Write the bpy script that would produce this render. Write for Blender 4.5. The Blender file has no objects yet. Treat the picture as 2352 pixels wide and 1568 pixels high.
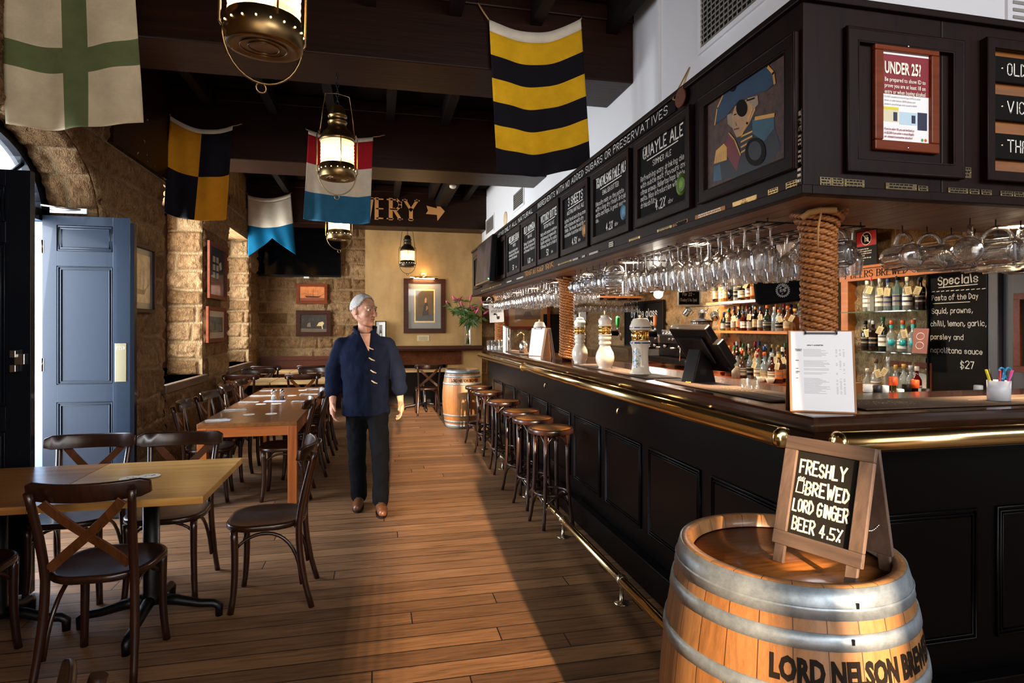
import bpy, bmesh, math, random
import numpy as np
from mathutils import Vector as V, Matrix as M, Euler

random.seed(7)
S = bpy.context.scene
C = S.collection
PI = math.pi
rad = math.radians

# ---------------------------------------------------------------- camera
HC, FPX, PX0, HZ = 1.5, 1380.0, 1176.0, 750.0
TH = math.atan(312 / 1380)
FW = V((math.sin(TH), math.cos(TH), 0)); RT = V((math.cos(TH), -math.sin(TH), 0))
cam = bpy.data.cameras.new('camera'); camo = bpy.data.objects.new('camera', cam); C.objects.link(camo)
cam.sensor_width = 36; cam.lens = FPX / 2352 * 36; cam.shift_y = -34 / 2352
cam.clip_start = 0.02
camo.location = (0, 0, HC); camo.rotation_euler = (PI / 2, 0, -TH)
S.camera = camo

# ---------------------------------------------------------------- view, world, daylight
S.view_settings.view_transform = 'Standard'
S.view_settings.look = 'None'
S.view_settings.gamma = 1
S.view_settings.use_curve_mapping = False
S.view_settings.exposure = 0.42
S.cycles.max_bounces = 12; S.cycles.transparent_max_bounces = 48
S.cycles.diffuse_bounces = 4; S.cycles.glossy_bounces = 4; S.cycles.transmission_bounces = 10
S.cycles.caustics_reflective = False; S.cycles.caustics_refractive = False
S.cycles.sample_clamp_indirect = 6

w = bpy.data.worlds.new('sky'); S.world = w; w.use_nodes = True
bg = w.node_tree.nodes['Background']
bg.inputs[0].default_value = (0.72, 0.84, 1.0, 1); bg.inputs[1].default_value = 2.2


def light(kind, name, loc, power, color, direction=None, **kw):
    l = bpy.data.lights.new(name, kind); o = bpy.data.objects.new(name, l); C.objects.link(o)
    l.energy = power; l.color = color; o.location = loc
    if direction is not None:
        o.rotation_euler = V(direction).to_track_quat('-Z', 'Y').to_euler()
    for k, v_ in kw.items():
        setattr(l, k, v_)
    return o


light('SUN', 'sun', (0, -6, 6), 13, (1.0, 0.70, 0.44), (0.033, 1, -0.215), angle=rad(0.9))
# daylight of the windows behind the camera, the doorway and the two windows
light('AREA', 'daylight_front', (0.2, -2.5, 2.2), 80, (1.0, 0.87, 0.74), (0.08, 1, -0.12), shape='RECTANGLE', size=3.8, size_y=2.4)
light('AREA', 'daylight_front_high', (2.6, -2.4, 3.3), 120, (0.92, 0.95, 1.0), (0.05, 1, -0.1), shape='RECTANGLE', size=3.0, size_y=1.0)
light('AREA', 'daylight_door', (-3.1, 4.58, 1.6), 115, (0.80, 0.88, 1.0), (1, 0.0, -0.10), shape='RECTANGLE', size=1.3, size_y=2.4)
light('AREA', 'daylight_window', (-2.74, 7.6, 1.95), 260, (0.95, 0.97, 1.0), (1, 0.15, -0.15), shape='RECTANGLE', size=1.3, size_y=1.9)
light('AREA', 'daylight_window', (-2.74, 10.4, 1.95), 220, (0.96, 0.97, 1.0), (1, 0.1, -0.15), shape='RECTANGLE', size=1.3, size_y=1.9)


# ---------------------------------------------------------------- from a pixel of the photograph to a point on a real plane
def ray(px, py):
    return FW + RT * ((px - PX0) / FPX) + V((0, 0, (HZ - py) / FPX))


def onX(px, py, X):
    d = ray(px, py); t = X / d.x; return V((X, d.y * t, HC + d.z * t))


def onY(px, py, Y):
    d = ray(px, py); t = Y / d.y; return V((d.x * t, Y, HC + d.z * t))


def onZ(px, py, Z):
    d = ray(px, py); t = (Z - HC) / d.z; return V((d.x * t, d.y * t, Z))


# ---------------------------------------------------------------- mesh builder
class MB:
    def __init__(s):
        s.v = []; s.f = []; s.m = []; s.s = []

    def add(s, vs, fs, mi=0, smooth=False, T=None):
        b = len(s.v)
        if T is not None:
            vs = [T @ V(p) for p in vs]
        s.v += [tuple(p) for p in vs]
        for f in fs:
            s.f.append(tuple(i + b for i in f)); s.m.append(mi); s.s.append(smooth)
        return s

    def box(s, x0, y0, z0, x1, y1, z1, mi=0, T=None):
        vs = [(x0, y0, z0), (x1, y0, z0), (x1, y1, z0), (x0, y1, z0), (x0, y0, z1), (x1, y0, z1), (x1, y1, z1), (x0, y1, z1)]
        return s.add(vs, [(0, 3, 2, 1), (4, 5, 6, 7), (0, 1, 5, 4), (1, 2, 6, 5), (2, 3, 7, 6), (3, 0, 4, 7)], mi, False, T)

    def cbox(s, c, d, mi=0, T=None):
        return s.box(c[0] - d[0] / 2, c[1] - d[1] / 2, c[2] - d[2] / 2, c[0] + d[0] / 2, c[1] + d[1] / 2, c[2] + d[2] / 2, mi, T)

    def quad(s, a, b, c, d, mi=0):
        return s.add([a, b, c, d], [(0, 1, 2, 3)], mi)

    def lathe(s, prof, n=24, mi=0, T=None, smooth=True, sx=1, sy=1):
        vs = []; fs = []
        k = len(prof)
        for r, z in prof:
            for i in range(n):
                a = 2 * PI * i / n
                vs.append((r * math.cos(a) * sx, r * math.sin(a) * sy, z))
        for j in range(k - 1):
            for i in range(n):
                i2 = (i + 1) % n
                fs.append((j * n + i, j * n + i2, (j + 1) * n + i2, (j + 1) * n + i))
        s.add(vs, fs, mi, smooth, T)
        caps = []
        if prof[0][0] > 1e-4: caps.append(tuple(range(n))[::-1])
        if prof[-1][0] > 1e-4: caps.append(tuple(range((k - 1) * n, k * n)))
        if caps:
            b = len(s.v) - len(vs)
            for c in caps:
                s.f.append(tuple(i + b for i in c)); s.m.append(mi); s.s.append(False)
        return s

    def open_lathe(s, prof, n=24, mi=0, T=None, smooth=True):
        vs = []; fs = []; k = len(prof)
        for r, z in prof:
            for i in range(n):
                a = 2 * PI * i / n; vs.append((r * math.cos(a), r * math.sin(a), z))
        for j in range(k - 1):
            for i in range(n):
                i2 = (i + 1) % n
                fs.append((j * n + i, j * n + i2, (j + 1) * n + i2, (j + 1) * n + i))
        return s.add(vs, fs, mi, smooth, T)

    def tube(s, pts, r, n=8, mi=0, closed=False, T=None, sx=1.0):
        """round bar along pts; r a number or one per point; sx widens it sideways"""
        pts = [V(p) for p in pts]; k = len(pts)
        rs = r if isinstance(r, (list, tuple)) else [r] * k
        vs = []; fs = []; up = None
        for j, p in enumerate(pts):
            a = pts[(j - 1) % k] if (closed or j) else p
            b = pts[(j + 1) % k] if (closed or j < k - 1) else p
            t = (b - a)
            t = t.normalized() if t.length > 1e-9 else V((0, 0, 1))
            if up is None:
                up = V((0, 0, 1)) if abs(t.z) < 0.9 else V((0, 1, 0))
            side = t.cross(up)
            if side.length < 1e-6: side = t.orthogonal()
            side.normalize(); up = side.cross(t).normalized()
            for i in range(n):
                an = 2 * PI * i / n
                vs.append(p + side * (math.cos(an) * rs[j] * sx) + up * (math.sin(an) * rs[j]))
        for j in range(k if closed else k - 1):
            j2 = (j + 1) % k
            for i in range(n):
                i2 = (i + 1) % n
                fs.append((j * n + i, j * n + i2, j2 * n + i2, j2 * n + i))
        s.add(vs, fs, mi, True, T)
        if not closed:
            b = len(s.v) - len(vs)
            for c in (tuple(range(n))[::-1], tuple(range((k - 1) * n, k * n))):
                s.f.append(tuple(i + b for i in c)); s.m.append(mi); s.s.append(False)
        return s

    def bar(s, pts, wid, thk, upv=(0, 0, 1), mi=0, T=None):
        """flat bar of rectangular section (wid across, thk along upv) swept along pts"""
        pts = [V(p) for p in pts]; k = len(pts); vs = []; fs = []
        for j, p in enumerate(pts):
            t = (pts[min(j + 1, k - 1)] - pts[max(j - 1, 0)]).normalized()
            side = t.cross(V(upv)).normalized(); u = side.cross(t).normalized()
            w_ = wid[j] if isinstance(wid, (list, tuple)) else wid
            h_ = thk[j] if isinstance(thk, (list, tuple)) else thk
            for a, b in ((-1, -1), (1, -1), (1, 1), (-1, 1)):
                vs.append(p + side * (a * w_ / 2) + u * (b * h_ / 2))
        for j in range(k - 1):
            for i in range(4):
                i2 = (i + 1) % 4
                fs.append((j * 4 + i, j * 4 + i2, (j + 1) * 4 + i2, (j + 1) * 4 + i))
        fs += [(3, 2, 1, 0), (k * 4 - 4, k * 4 - 3, k * 4 - 2, k * 4 - 1)]
        return s.add(vs, fs, mi, False, T)

    def prism(s, poly, h, mi=0, T=None):
        """polygon in xy extruded from z=0 to z=h"""
        n = len(poly)
        vs = [(p[0], p[1], 0) for p in poly] + [(p[0], p[1], h) for p in poly]
        fs = [tuple(range(n))[::-1], tuple(range(n, 2 * n))] + [(i, (i + 1) % n, n + (i + 1) % n, n + i) for i in range(n)]
        return s.add(vs, fs, mi, False, T)

    def ball(s, c, r, n=12, mi=0, T=None):
        rr = r if isinstance(r, (tuple, list)) else (r, r, r)
        vs = []; fs = []; k = max(4, n // 2 + 1)
        for j in range(k + 1):
            ph = PI * j / k
            for i in range(n):
                a = 2 * PI * i / n
                vs.append((c[0] + rr[0] * math.sin(ph) * math.cos(a), c[1] + rr[1] * math.sin(ph) * math.sin(a), c[2] + rr[2] * math.cos(ph)))
        for j in range(k):
            for i in range(n):
                i2 = (i + 1) % n
                fs.append((j * n + i, (j + 1) * n + i, (j + 1) * n + i2, j * n + i2))
        return s.add(vs, fs, mi, True, T)

    def grid(s, fn, nu, nv, mi=0, smooth=True, T=None):
        """fn(u, v) -> point, u and v 0..1; mi a number or fn(u, v)"""
        vs = [fn(i / nu, j / nv) for j in range(nv + 1) for i in range(nu + 1)]
        b = len(s.v)
        s.v += [tuple((T @ V(p)) if T is not None else p) for p in vs]
        for j in range(nv):
            for i in range(nu):
                a = b + j * (nu + 1) + i
                s.f.append((a, a + 1, a + nu + 2, a + nu + 1))
                s.m.append(mi((i + .5) / nu, (j + .5) / nv) if callable(mi) else mi); s.s.append(smooth)
        return s

    def build(s, name, mats, parent=None, loc=None, bev=0, merge=False, solid=0):
        me = bpy.data.meshes.new(name)
        me.from_pydata(s.v, [], s.f)
        if not isinstance(mats, (list, tuple)): mats = [mats]
        for m_ in mats: me.materials.append(m_)
        me.polygons.foreach_set('material_index', s.m)
        me.polygons.foreach_set('use_smooth', s.s)
        if merge:
            bm = bmesh.new(); bm.from_mesh(me); bmesh.ops.remove_doubles(bm, verts=bm.verts, dist=1e-5)
            bmesh.ops.recalc_face_normals(bm, faces=bm.faces); bm.to_mesh(me); bm.free()
        me.update()
        o = bpy.data.objects.new(name, me); C.objects.link(o)
        if parent is not None: o.parent = parent
        if loc is not None: o.location = loc
        if bev:
            b = o.modifiers.new('edge', 'BEVEL'); b.width = bev; b.segments = 2; b.limit_method = 'ANGLE'; b.angle_limit = rad(40)
        if solid:
            b = o.modifiers.new('thick', 'SOLIDIFY'); b.thickness = solid; b.offset = 0
        return o


def Tr(x=0, y=0, z=0, rx=0, ry=0, rz=0):
    return M.Translation((x, y, z)) @ Euler((rx, ry, rz), 'XYZ').to_matrix().to_4x4()


def thing(name, label, cat, loc=(0, 0, 0), rz=0, group=None):
    o = bpy.data.objects.new(name, None); C.objects.link(o); o.empty_display_size = 0.1
    o.location = loc; o.rotation_euler = (0, 0, rz)
    return tag(o, label, cat, group)


def tag(o, label, cat, group=None, kind=None):
    o['label'] = label; o['category'] = cat
    if group: o['group'] = group
    if kind: o['kind'] = kind
    return o


def struct(o):
    o['kind'] = 'structure'; return o


KIDS = {}


def dup(root, loc, rz=0, label=None, group=None, rot=None):
    """a copy of a thing with copies of its parts and sub-parts"""
    if not KIDS:
        pass
    r = root.copy(); C.objects.link(r); r.location = loc
    r.rotation_euler = rot if rot is not None else (0, 0, rz)
    if label: r['label'] = label
    if group: r['group'] = group
    if root.name not in KIDS:
        KIDS[root.name] = [(c, list(c.children)) for c in root.children]
    for c, gs in KIDS[root.name]:
        d = c.copy(); C.objects.link(d); d.parent = r
        for g in gs:
            e = g.copy(); C.objects.link(e); e.parent = d
    return r


# ---------------------------------------------------------------- materials
class NT:
    def __init__(s, name):
        s.m = bpy.data.materials.new(name); s.m.use_nodes = True
        s.t = s.m.node_tree; s.b = s.t.nodes['Principled BSDF']; s.out = s.t.nodes['Material Output']

    def n(s, typ, **kw):
        nd = s.t.nodes.new(typ)
        for k, v_ in kw.items():
            if k.startswith('i_'):
                key = k[2:]
                nd.inputs[int(key) if key.isdigit() else key.replace('_', ' ')].default_value = v_
            else:
                setattr(nd, k, v_)
        return nd

    def l(s, a, b):
        s.t.links.new(a, b)

    def ramp(s, fac, stops):
        r = s.n('ShaderNodeValToRGB'); s.l(fac, r.inputs[0]); cr = r.color_ramp
        while len(cr.elements) < len(stops): cr.elements.new(0.5)
        for e, (p, c) in zip(cr.elements, stops):
            e.position = p; e.color = (*c, 1) if len(c) == 3 else c
        return r.outputs[0]

    def mix(s, fac, a, b, mode='MIX'):
        x = s.n('ShaderNodeMix', data_type='RGBA', blend_type=mode)
        for v_, sk in ((fac, x.inputs[0]), (a, x.inputs[6]), (b, x.inputs[7])):
            if hasattr(v_, 'links'): s.l(v_, sk)
            elif isinstance(v_, (tuple, list)): sk.default_value = (*v_, 1) if len(v_) == 3 else v_
            else: sk.default_value = v_
        return x.outputs[2]

    def math(s, op, a, b=None):
        x = s.n('ShaderNodeMath', operation=op)
        for v_, sk in ((a, x.inputs[0]), (b, x.inputs[1])):
            if v_ is None: continue
            if hasattr(v_, 'links'): s.l(v_, sk)
            else: sk.default_value = v_
        return x.outputs[0]

    def bump(s, h, strength=0.3, dist=0.01):
        b = s.n('ShaderNodeBump'); b.inputs['Strength'].default_value = strength; b.inputs['Distance'].default_value = dist
        s.l(h, b.inputs['Height']); s.l(b.outputs[0], s.b.inputs['Normal'])

    def coords(s, kind='Object', scale=(1, 1, 1), rot=(0, 0, 0)):
        if kind == 'World':
            src = s.n('ShaderNodeNewGeometry').outputs['Position']
        else:
            src = s.n('ShaderNodeTexCoord').outputs[kind]
        mp = s.n('ShaderNodeMapping'); mp.inputs['Scale'].default_value = scale; mp.inputs['Rotation'].default_value = rot
        s.l(src, mp.inputs[0]); return mp.outputs[0]

    def noise(s, vec, scale, detail=4, rough=0.6, dist=0):
        x = s.n('ShaderNodeTexNoise', i_Scale=scale, i_Detail=detail, i_Roughness=rough, i_Distortion=dist)
        if vec is not None: s.l(vec, x.inputs['Vector'])
        return x.outputs[0]

    def set(s, **kw):
        for k, v_ in kw.items():
            k = k.replace('_', ' ')
            sk = s.b.inputs[k]
            if hasattr(v_, 'links'): s.l(v_, sk)
            elif isinstance(v_, (tuple, list)) and len(v_) == 3: sk.default_value = (*v_, 1)
            else: sk.default_value = v_
        return s.m


def hexc(h):
    r = [int(h[i:i + 2], 16) / 255 for i in (0, 2, 4)]
    return tuple(c / 12.92 if c <= 0.04045 else ((c + 0.055) / 1.055) ** 2.4 for c in r)


PM = {}


def plain(color, rough=0.5, metal=0.0, coat=0.0, name=None, var=0.0):
    """a simple painted, plastic or metal surface with a little mottling"""
    c = hexc(color) if isinstance(color, str) else tuple(color)
    key = (c, rough, metal, coat, var)
    if key in PM: return PM[key]
    t = NT(name or 'surface_%d' % len(PM))
    if var:
        nz = t.noise(t.coords('Object', (9, 9, 9)), 1.0, 5)
        col = t.ramp(nz, [(0.3, tuple(x * (1 - var) for x in c)), (0.7, tuple(min(1, x * (1 + var)) for x in c))])
        t.set(Base_Color=col)
    else:
        t.set(Base_Color=c)
    t.set(Roughness=rough, Metallic=metal, Coat_Weight=coat)
    if max(c) < 0.02 and not metal: t.set(Specular_IOR_Level=0.13)
    PM[key] = t.m
    return t.m


def emit(color, strength, name='glow'):
    t = NT(name); t.set(Base_Color=color, Emission_Color=color, Emission_Strength=strength); return t.m


def wood(name, dark, light_, axis='X', scale=1.0, rough=0.35, coat=0.2, kind='Object', bump=0.15, grain=18):
    t = NT(name)
    st = {'X': (0.06, 1, 1), 'Y': (1, 0.06, 1), 'Z': (1, 1, 0.06)}[axis]
    v = t.coords(kind, tuple(x * scale for x in st))
    n1 = t.noise(v, grain, 6, 0.65, 1.2)
    n2 = t.noise(t.coords(kind, tuple(x * scale for x in st)), grain * 4.5, 3, 0.5)
    mixed = t.math('ADD', t.math('MULTIPLY', n1, 0.75), t.math('MULTIPLY', n2, 0.25))
    t.set(Base_Color=t.ramp(mixed, [(0.32, dark), (0.68, light_)]), Roughness=rough, Coat_Weight=coat, Coat_Roughness=0.15)
    t.bump(n2, bump, 0.002)
    if max(light_) < 0.03: t.set(Specular_IOR_Level=0.15)
    return t.m


def glassy(name, tint=(1, 1, 1), refl=0.10, body=0.06, rough=0.02, lens=0.0):
    """thin clear glass: mostly see-through, mirror reflections towards the edge, a little milkiness"""
    t = NT(name)
    tr = t.n('ShaderNodeBsdfTransparent'); tr.inputs[0].default_value = (*tint, 1)
    gl = t.n('ShaderNodeBsdfGlossy'); gl.inputs['Roughness'].default_value = rough
    lw = t.n('ShaderNodeLayerWeight'); lw.inputs[0].default_value = 0.35
    fac = t.math('ADD', t.math('MULTIPLY', lw.outputs['Facing'], 0.55), refl)
    mx = t.n('ShaderNodeMixShader'); t.l(fac, mx.inputs[0]); t.l(tr.outputs[0], mx.inputs[1]); t.l(gl.outputs[0], mx.inputs[2])
    last = mx
    if body:
        df = t.n('ShaderNodeBsdfTranslucent'); df.inputs[0].default_value = (*tint, 1)
        m2 = t.n('ShaderNodeMixShader'); m2.inputs[0].default_value = body
        t.l(mx.outputs[0], m2.inputs[1]); t.l(df.outputs[0], m2.inputs[2]); last = m2
    if lens:
        rf = t.n('ShaderNodeBsdfGlass'); rf.inputs['IOR'].default_value = 1.45; rf.inputs['Roughness'].default_value = 0.0; rf.inputs[0].default_value = (1, 1, 1, 1)
        m3 = t.n('ShaderNodeMixShader'); m3.inputs[0].default_value = lens
        t.l(last.outputs[0], m3.inputs[1]); t.l(rf.outputs[0], m3.inputs[2]); last = m3
    t.l(last.outputs[0], t.out.inputs[0])
    return t.m


def stone_mat(name, c1, c2, mortar, row=0.29, width=0.52, bump=0.9, dark=1.0):
    """chiselled sandstone ashlar laid in courses with pale joints, on any upright face"""
    t = NT(name)
    g = t.n('ShaderNodeNewGeometry'); sp = t.n('ShaderNodeSeparateXYZ'); t.l(g.outputs['Position'], sp.inputs[0])
    sn = t.n('ShaderNodeSeparateXYZ'); t.l(g.outputs['True Normal'], sn.inputs[0])
    isx = t.math('GREATER_THAN', t.math('ABSOLUTE', sn.outputs[0]), 0.6)
    mxx = t.n('ShaderNodeMix', data_type='FLOAT'); t.l(isx, mxx.inputs[0]); t.l(sp.outputs[0], mxx.inputs[2]); t.l(sp.outputs[1], mxx.inputs[3])
    cb = t.n('ShaderNodeCombineXYZ'); t.l(mxx.outputs[0], cb.inputs[0]); t.l(sp.outputs[2], cb.inputs[1])
    wob = t.n('ShaderNodeTexNoise', i_Scale=2.2, i_Detail=3); t.l(g.outputs['Position'], wob.inputs[0])
    va = t.n('ShaderNodeVectorMath', operation='MULTIPLY_ADD'); t.l(wob.outputs[1], va.inputs[0]); va.inputs[1].default_value = (0.07, 0.05, 0); t.l(cb.outputs[0], va.inputs[2])
    br = t.n('ShaderNodeTexBrick', offset=0.43, squash=0.62, squash_frequency=3)
    t.l(va.outputs[0], br.inputs['Vector'])
    for k, v_ in (('Scale', 1), ('Mortar Size', 0.012), ('Mortar Smooth', 0.6), ('Brick Width', width), ('Row Height', row), ('Bias', 0)):
        br.inputs[k].default_value = v_
    br.inputs['Color1'].default_value = (*c1, 1); br.inputs['Color2'].default_value = (*c2, 1); br.inputs['Mortar'].default_value = (*mortar, 1)
    blot = t.noise(g.outputs['Position'], 5.5, 6, 0.7)
    col = t.mix(0.85, br.outputs[0], t.ramp(blot, [(0.3, (0.42, 0.36, 0.30)), (0.55, (0.95, 0.9, 0.85)), (0.75, (1.25, 1.2, 1.1))]), 'MULTIPLY')
    # chisel marks: short slanted strokes
    mp = t.n('ShaderNodeMapping'); mp.inputs['Rotation'].default_value = (0, 0, rad(50)); mp.inputs['Scale'].default_value = (70, 16, 1)
    t.l(va.outputs[0], mp.inputs[0])
    ch = t.noise(mp.outputs[0], 1.0, 3, 0.6, 0.8)
    rough_ = t.noise(g.outputs['Position'], 30, 5, 0.7)
    pil = t.noise(g.outputs['Position'], 7, 3, 0.5)
    h = t.math('ADD', t.math('MULTIPLY', ch, 0.5), t.math('ADD', t.math('MULTIPLY', rough_, 0.6), t.math('MULTIPLY', pil, 0.9)))
    h = t.math('MULTIPLY', h, t.math('SUBTRACT', 1.0, t.math('MULTIPLY', br.outputs['Fac'], 0.75)))
    col = t.mix(0.55, col, t.ramp(ch, [(0.35, (0.6, 0.55, 0.5)), (0.6, (1.15, 1.12, 1.1))]), 'MULTIPLY')
    t.set(Base_Color=col, Roughness=0.92, Specular_IOR_Level=0.15)
    t.bump(h, bump, 0.035)
    return t.m


def floor_mat():
    t = NT('floorboards')
    g = t.n('ShaderNodeNewGeometry')
    sx = t.n('ShaderNodeSeparateXYZ'); t.l(g.outputs['Position'], sx.inputs[0])
    row = t.math('FLOOR', t.math('DIVIDE', sx.outputs[1], 0.128)); wn = t.n('ShaderNodeTexWhiteNoise', noise_dimensions='1D'); t.l(row, wn.inputs['W'])
    cx = t.n('ShaderNodeCombineXYZ'); t.l(t.math('ADD', sx.outputs[0], t.math('MULTIPLY', wn.outputs[0], 7.0)), cx.inputs[0]); t.l(sx.outputs[1], cx.inputs[1])
    br = t.n('ShaderNodeTexBrick', offset=0.0, squash=1.0); t.l(cx.outputs[0], br.inputs['Vector'])
    for k, v_ in (('Scale', 1), ('Mortar Size', 0.0038), ('Mortar Smooth', 0.3), ('Brick Width', 3.1), ('Row Height', 0.128), ('Bias', 0)):
        br.inputs[k].default_value = v_
    br.inputs['Color1'].default_value = (*hexc('8a6646'), 1); br.inputs['Color2'].default_value = (*hexc('664a33'), 1); br.inputs['Mortar'].default_value = (0.012, 0.008, 0.005, 1)
    gr = t.noise(t.coords('World', (1.0, 14, 1)), 3.2, 7, 0.7, 0.6)
    col = t.mix(0.9, br.outputs[0], t.ramp(gr, [(0.28, (0.30, 0.26, 0.23)), (0.48, (0.92, 0.89, 0.86)), (0.72, (1.45, 1.4, 1.34))]), 'MULTIPLY')
    worn = t.noise(t.coords('World', (1, 1.6, 1)), 1.3, 6, 0.65)
    col = t.mix(t.math('MULTIPLY', worn, 0.75), col, (1.18, 1.15, 1.12), 'MULTIPLY')
    scr = t.noise(t.coords('World', (3, 40, 1), (0, 0, 0.6)), 1.2, 5, 0.8, 0.3)
    col = t.mix(t.ramp(scr, [(0.64, (0, 0, 0)), (0.74, (0.5, 0.5, 0.5))]), col, hexc('a58a6c'))
    t.set(Base_Color=col, Roughness=t.math('ADD', t.math('MULTIPLY', worn, 0.35), 0.34), Specular_IOR_Level=0.35)
    h = t.math('SUBTRACT', t.math('MULTIPLY', gr, 0.35), br.outputs['Fac'])
    t.bump(h, 0.35, 0.006)
    return t.m


SILLW = wood('sill_wood', hexc('3c2c20'), hexc('6b5644'), 'Y', 1.0, 0.4, 0.1, 'World', 0.1, 8)
STONE = stone_mat('sandstone', hexc('a9875a'), hexc('8b6238'), hexc('b39a70'))
STONE_B = stone_mat('sandstone_back', hexc('a58355'), hexc('86653c'), hexc('b09464'), row=0.31, width=0.6)
FLOOR = floor_mat()
BEAM = wood('stained_beam', hexc('170a04'), hexc('2a1308'), 'X', 1.0, 0.4, 0.0, 'World', 0.6, 9)
DARKCEIL = wood('stained_boards', hexc('0c0603'), hexc('170c06'), 'Y', 1.0, 0.6, 0.0, 'World', 0.4, 9)
CHAIRW = wood('bentwood', hexc('190a05'), hexc('36190b'), 'Z', 1.0, 0.28, 0.2, 'Object', 0.12, 14)
CHAIRX = wood('bentwood_cross', hexc('371a0b'), hexc('6a3b1b'), 'Z', 1.0, 0.3, 0.25, 'Object', 0.12, 22)
STOOLW = wood('stool_wood', hexc('1e0f0a'), hexc('38201a'), 'Z', 1.0, 0.3, 0.3, 'Object', 0.1, 12)
STOOLT = wood('stool_top', hexc('7a4a22'), hexc('a8712f'), 'X', 1.0, 0.33, 0.25, 'Object', 0.1, 12)
OAKT = wood('oak_tabletop', hexc('b9833f'), hexc('eab86c'), 'X', 1.0, 0.3, 0.2, 'Object', 0.1, 7)
PALET = wood('pale_tabletop', hexc('a9844f'), hexc('cba876'), 'X', 1.0, 0.32, 0.2, 'Object', 0.1, 7)
LONGT = wood('worn_tabletop', hexc('5d3317'), hexc('8f5b2e'), 'Y', 1.0, 0.28, 0.3, 'Object', 0.15, 7)
LONGF = wood('jarrah_frame', hexc('8a4318'), hexc('b5652a'), 'X', 1.0, 0.35, 0.2, 'Object', 0.1, 12)
FRAMEW = wood('picture_frame', hexc('200c06'), hexc('451d0b'), 'X', 1.0, 0.4, 0.05, 'Object', 0.1, 20)
FRAMER = wood('red_frame', hexc('521d09'), hexc('7a3614'), 'X', 1.0, 0.4, 0.05, 'Object', 0.1, 16)
for m_ in (FRAMEW, FRAMER): m_.node_tree.nodes['Principled BSDF'].inputs['Specular IOR Level'].default_value = 0.2
BARW = wood('bar_top_wood', hexc('1c0d06'), hexc('3a1f10'), 'Y', 1.0, 0.16, 0.6, 'World', 0.06, 10)
CANW = wood('canopy_wood', hexc('0c0502'), hexc('1e0c06'), 'Z', 1.0, 0.5, 0.0, 'World', 0.15, 14)
SOFFIT = wood('soffit_boards', hexc('60391f'), hexc('8a5a34'), 'Y', 1.0, 0.45, 0.1, 'World', 0.15, 8)
SHELFW = wood('shelf_wood', hexc('8a4a1e'), hexc('b8702f'), 'Y', 1.0, 0.35, 0.2, 'World', 0.1, 10)
REDCOUNT = wood('red_counter', hexc('6a2a14'), hexc('98491f'), 'Y', 1.0, 0.3, 0.3, 'World', 0.1, 10)
BLACKP = plain('040303', 0.34, 0, 0.0, 'black_gloss_paint')
BLACK = plain('0a0908', 0.55, name='black_matt')
IRON = plain('0d0d0f', 0.38, 0.4, name='cast_iron')
BRASS = plain((0.88, 0.66, 0.31), 0.16, 1.0, name='polished_brass')
OLDBRASS = plain((0.23, 0.145, 0.06), 0.33, 1.0, name='aged_brass', var=0.35)
DARKBRASS = plain((0.06, 0.045, 0.03), 0.4, 0.9, name='blackened_brass', var=0.3)
STEEL = plain((0.62, 0.60, 0.57), 0.22, 1.0, name='stainless_steel')
CHALKB = plain('0f0c0a', 0.8, name='chalkboard', var=0.2)
CHALK = plain('e4e0d6', 0.9, name='chalk')
WHITEP = plain('d9d8da', 0.6, name='white_wall_paint')
PAPER = plain('eeeeee', 0.7, name='white_paper')
CREAM = plain('f3ead6', 0.6, name='cream_paper')
GLASS = glassy('clear_glass', (0.97, 0.98, 0.97), 0.08, 0.05)
MUGG = glassy('mug_glass', (0.985, 0.98, 0.96), 0.20, 0.12, 0.0, 0.5)
WINEG = glassy('wine_glass', (0.985, 0.98, 0.97), 0.12, 0.10, 0.0, 0.45)
PORC = plain('f1e6d2', 0.12, 0, 0.5, 'cream_porcelain')
# ================================================================ the room
XL, XW, YB, YC, ZC = -2.16, 2.0, 12.0, 11.5, 4.05
XO = -2.62          # outer face of the left wall
XR = 4.2            # wall behind the bar
struct(MB().box(-2.7, -2.7, -0.1, 5.6, 12.3, 0).build('floor', FLOOR))
mb = MB().box(-2.7, -2.7, ZC, 5.6, 12.3, ZC + 0.1)
struct(mb.build('ceiling', DARKCEIL))
for i, (y0, y1) in enumerate(((-2.6, 4.46), (5.02, 6.95), (7.56, 11.0))):
    x = -1.95 + 0.2 * i
    while x < 1.95:
        struct(MB().box(x, y0, ZC - 0.24, x + 0.09, y1, ZC).build('ceiling_joist', DARKCEIL)); x += 0.62

# left wall with the arched doorway and two window openings
Z1, RISE, YD0, YD1 = 2.31, 0.61, 3.77, 5.39
W1, W2 = (6.86, 8.34, 0.895, 2.98), (9.62, 11.2, 0.895, 3.0)
mb = MB()
mb.box(XO, -2.7, 0, XL, YD0, ZC).box(XO, YD1, 0, XL, W1[0], ZC)
for a, b in ((W1, W2[0]), (W2, YB + 0.2)):
    mb.box(XO, a[0], 0, XL, a[1], a[2]).box(XO, a[0], a[3], XL, a[1], ZC).box(XO, a[1], 0, XL, b, ZC)
NA = 24
arc = []
for i in range(NA + 1):
    t = PI * i / NA
    arc.append(((YD0 + YD1) / 2 - math.cos(t) * (YD1 - YD0) / 2, Z1 + math.sin(t) * RISE))
for (ya, za), (yb, zb) in zip(arc, arc[1:]):
    mb.quad((XL, ya, za), (XL, yb, zb), (XL, yb, ZC), (XL, ya, ZC))
    mb.quad((XO, yb, zb), (XO, ya, za), (XO, ya, ZC), (XO, yb, ZC))
    mb.quad((XO, ya, za), (XO, yb, zb), (XL, yb, zb), (XL, ya, za))
struct(mb.build('wall_left', STONE))
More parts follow.
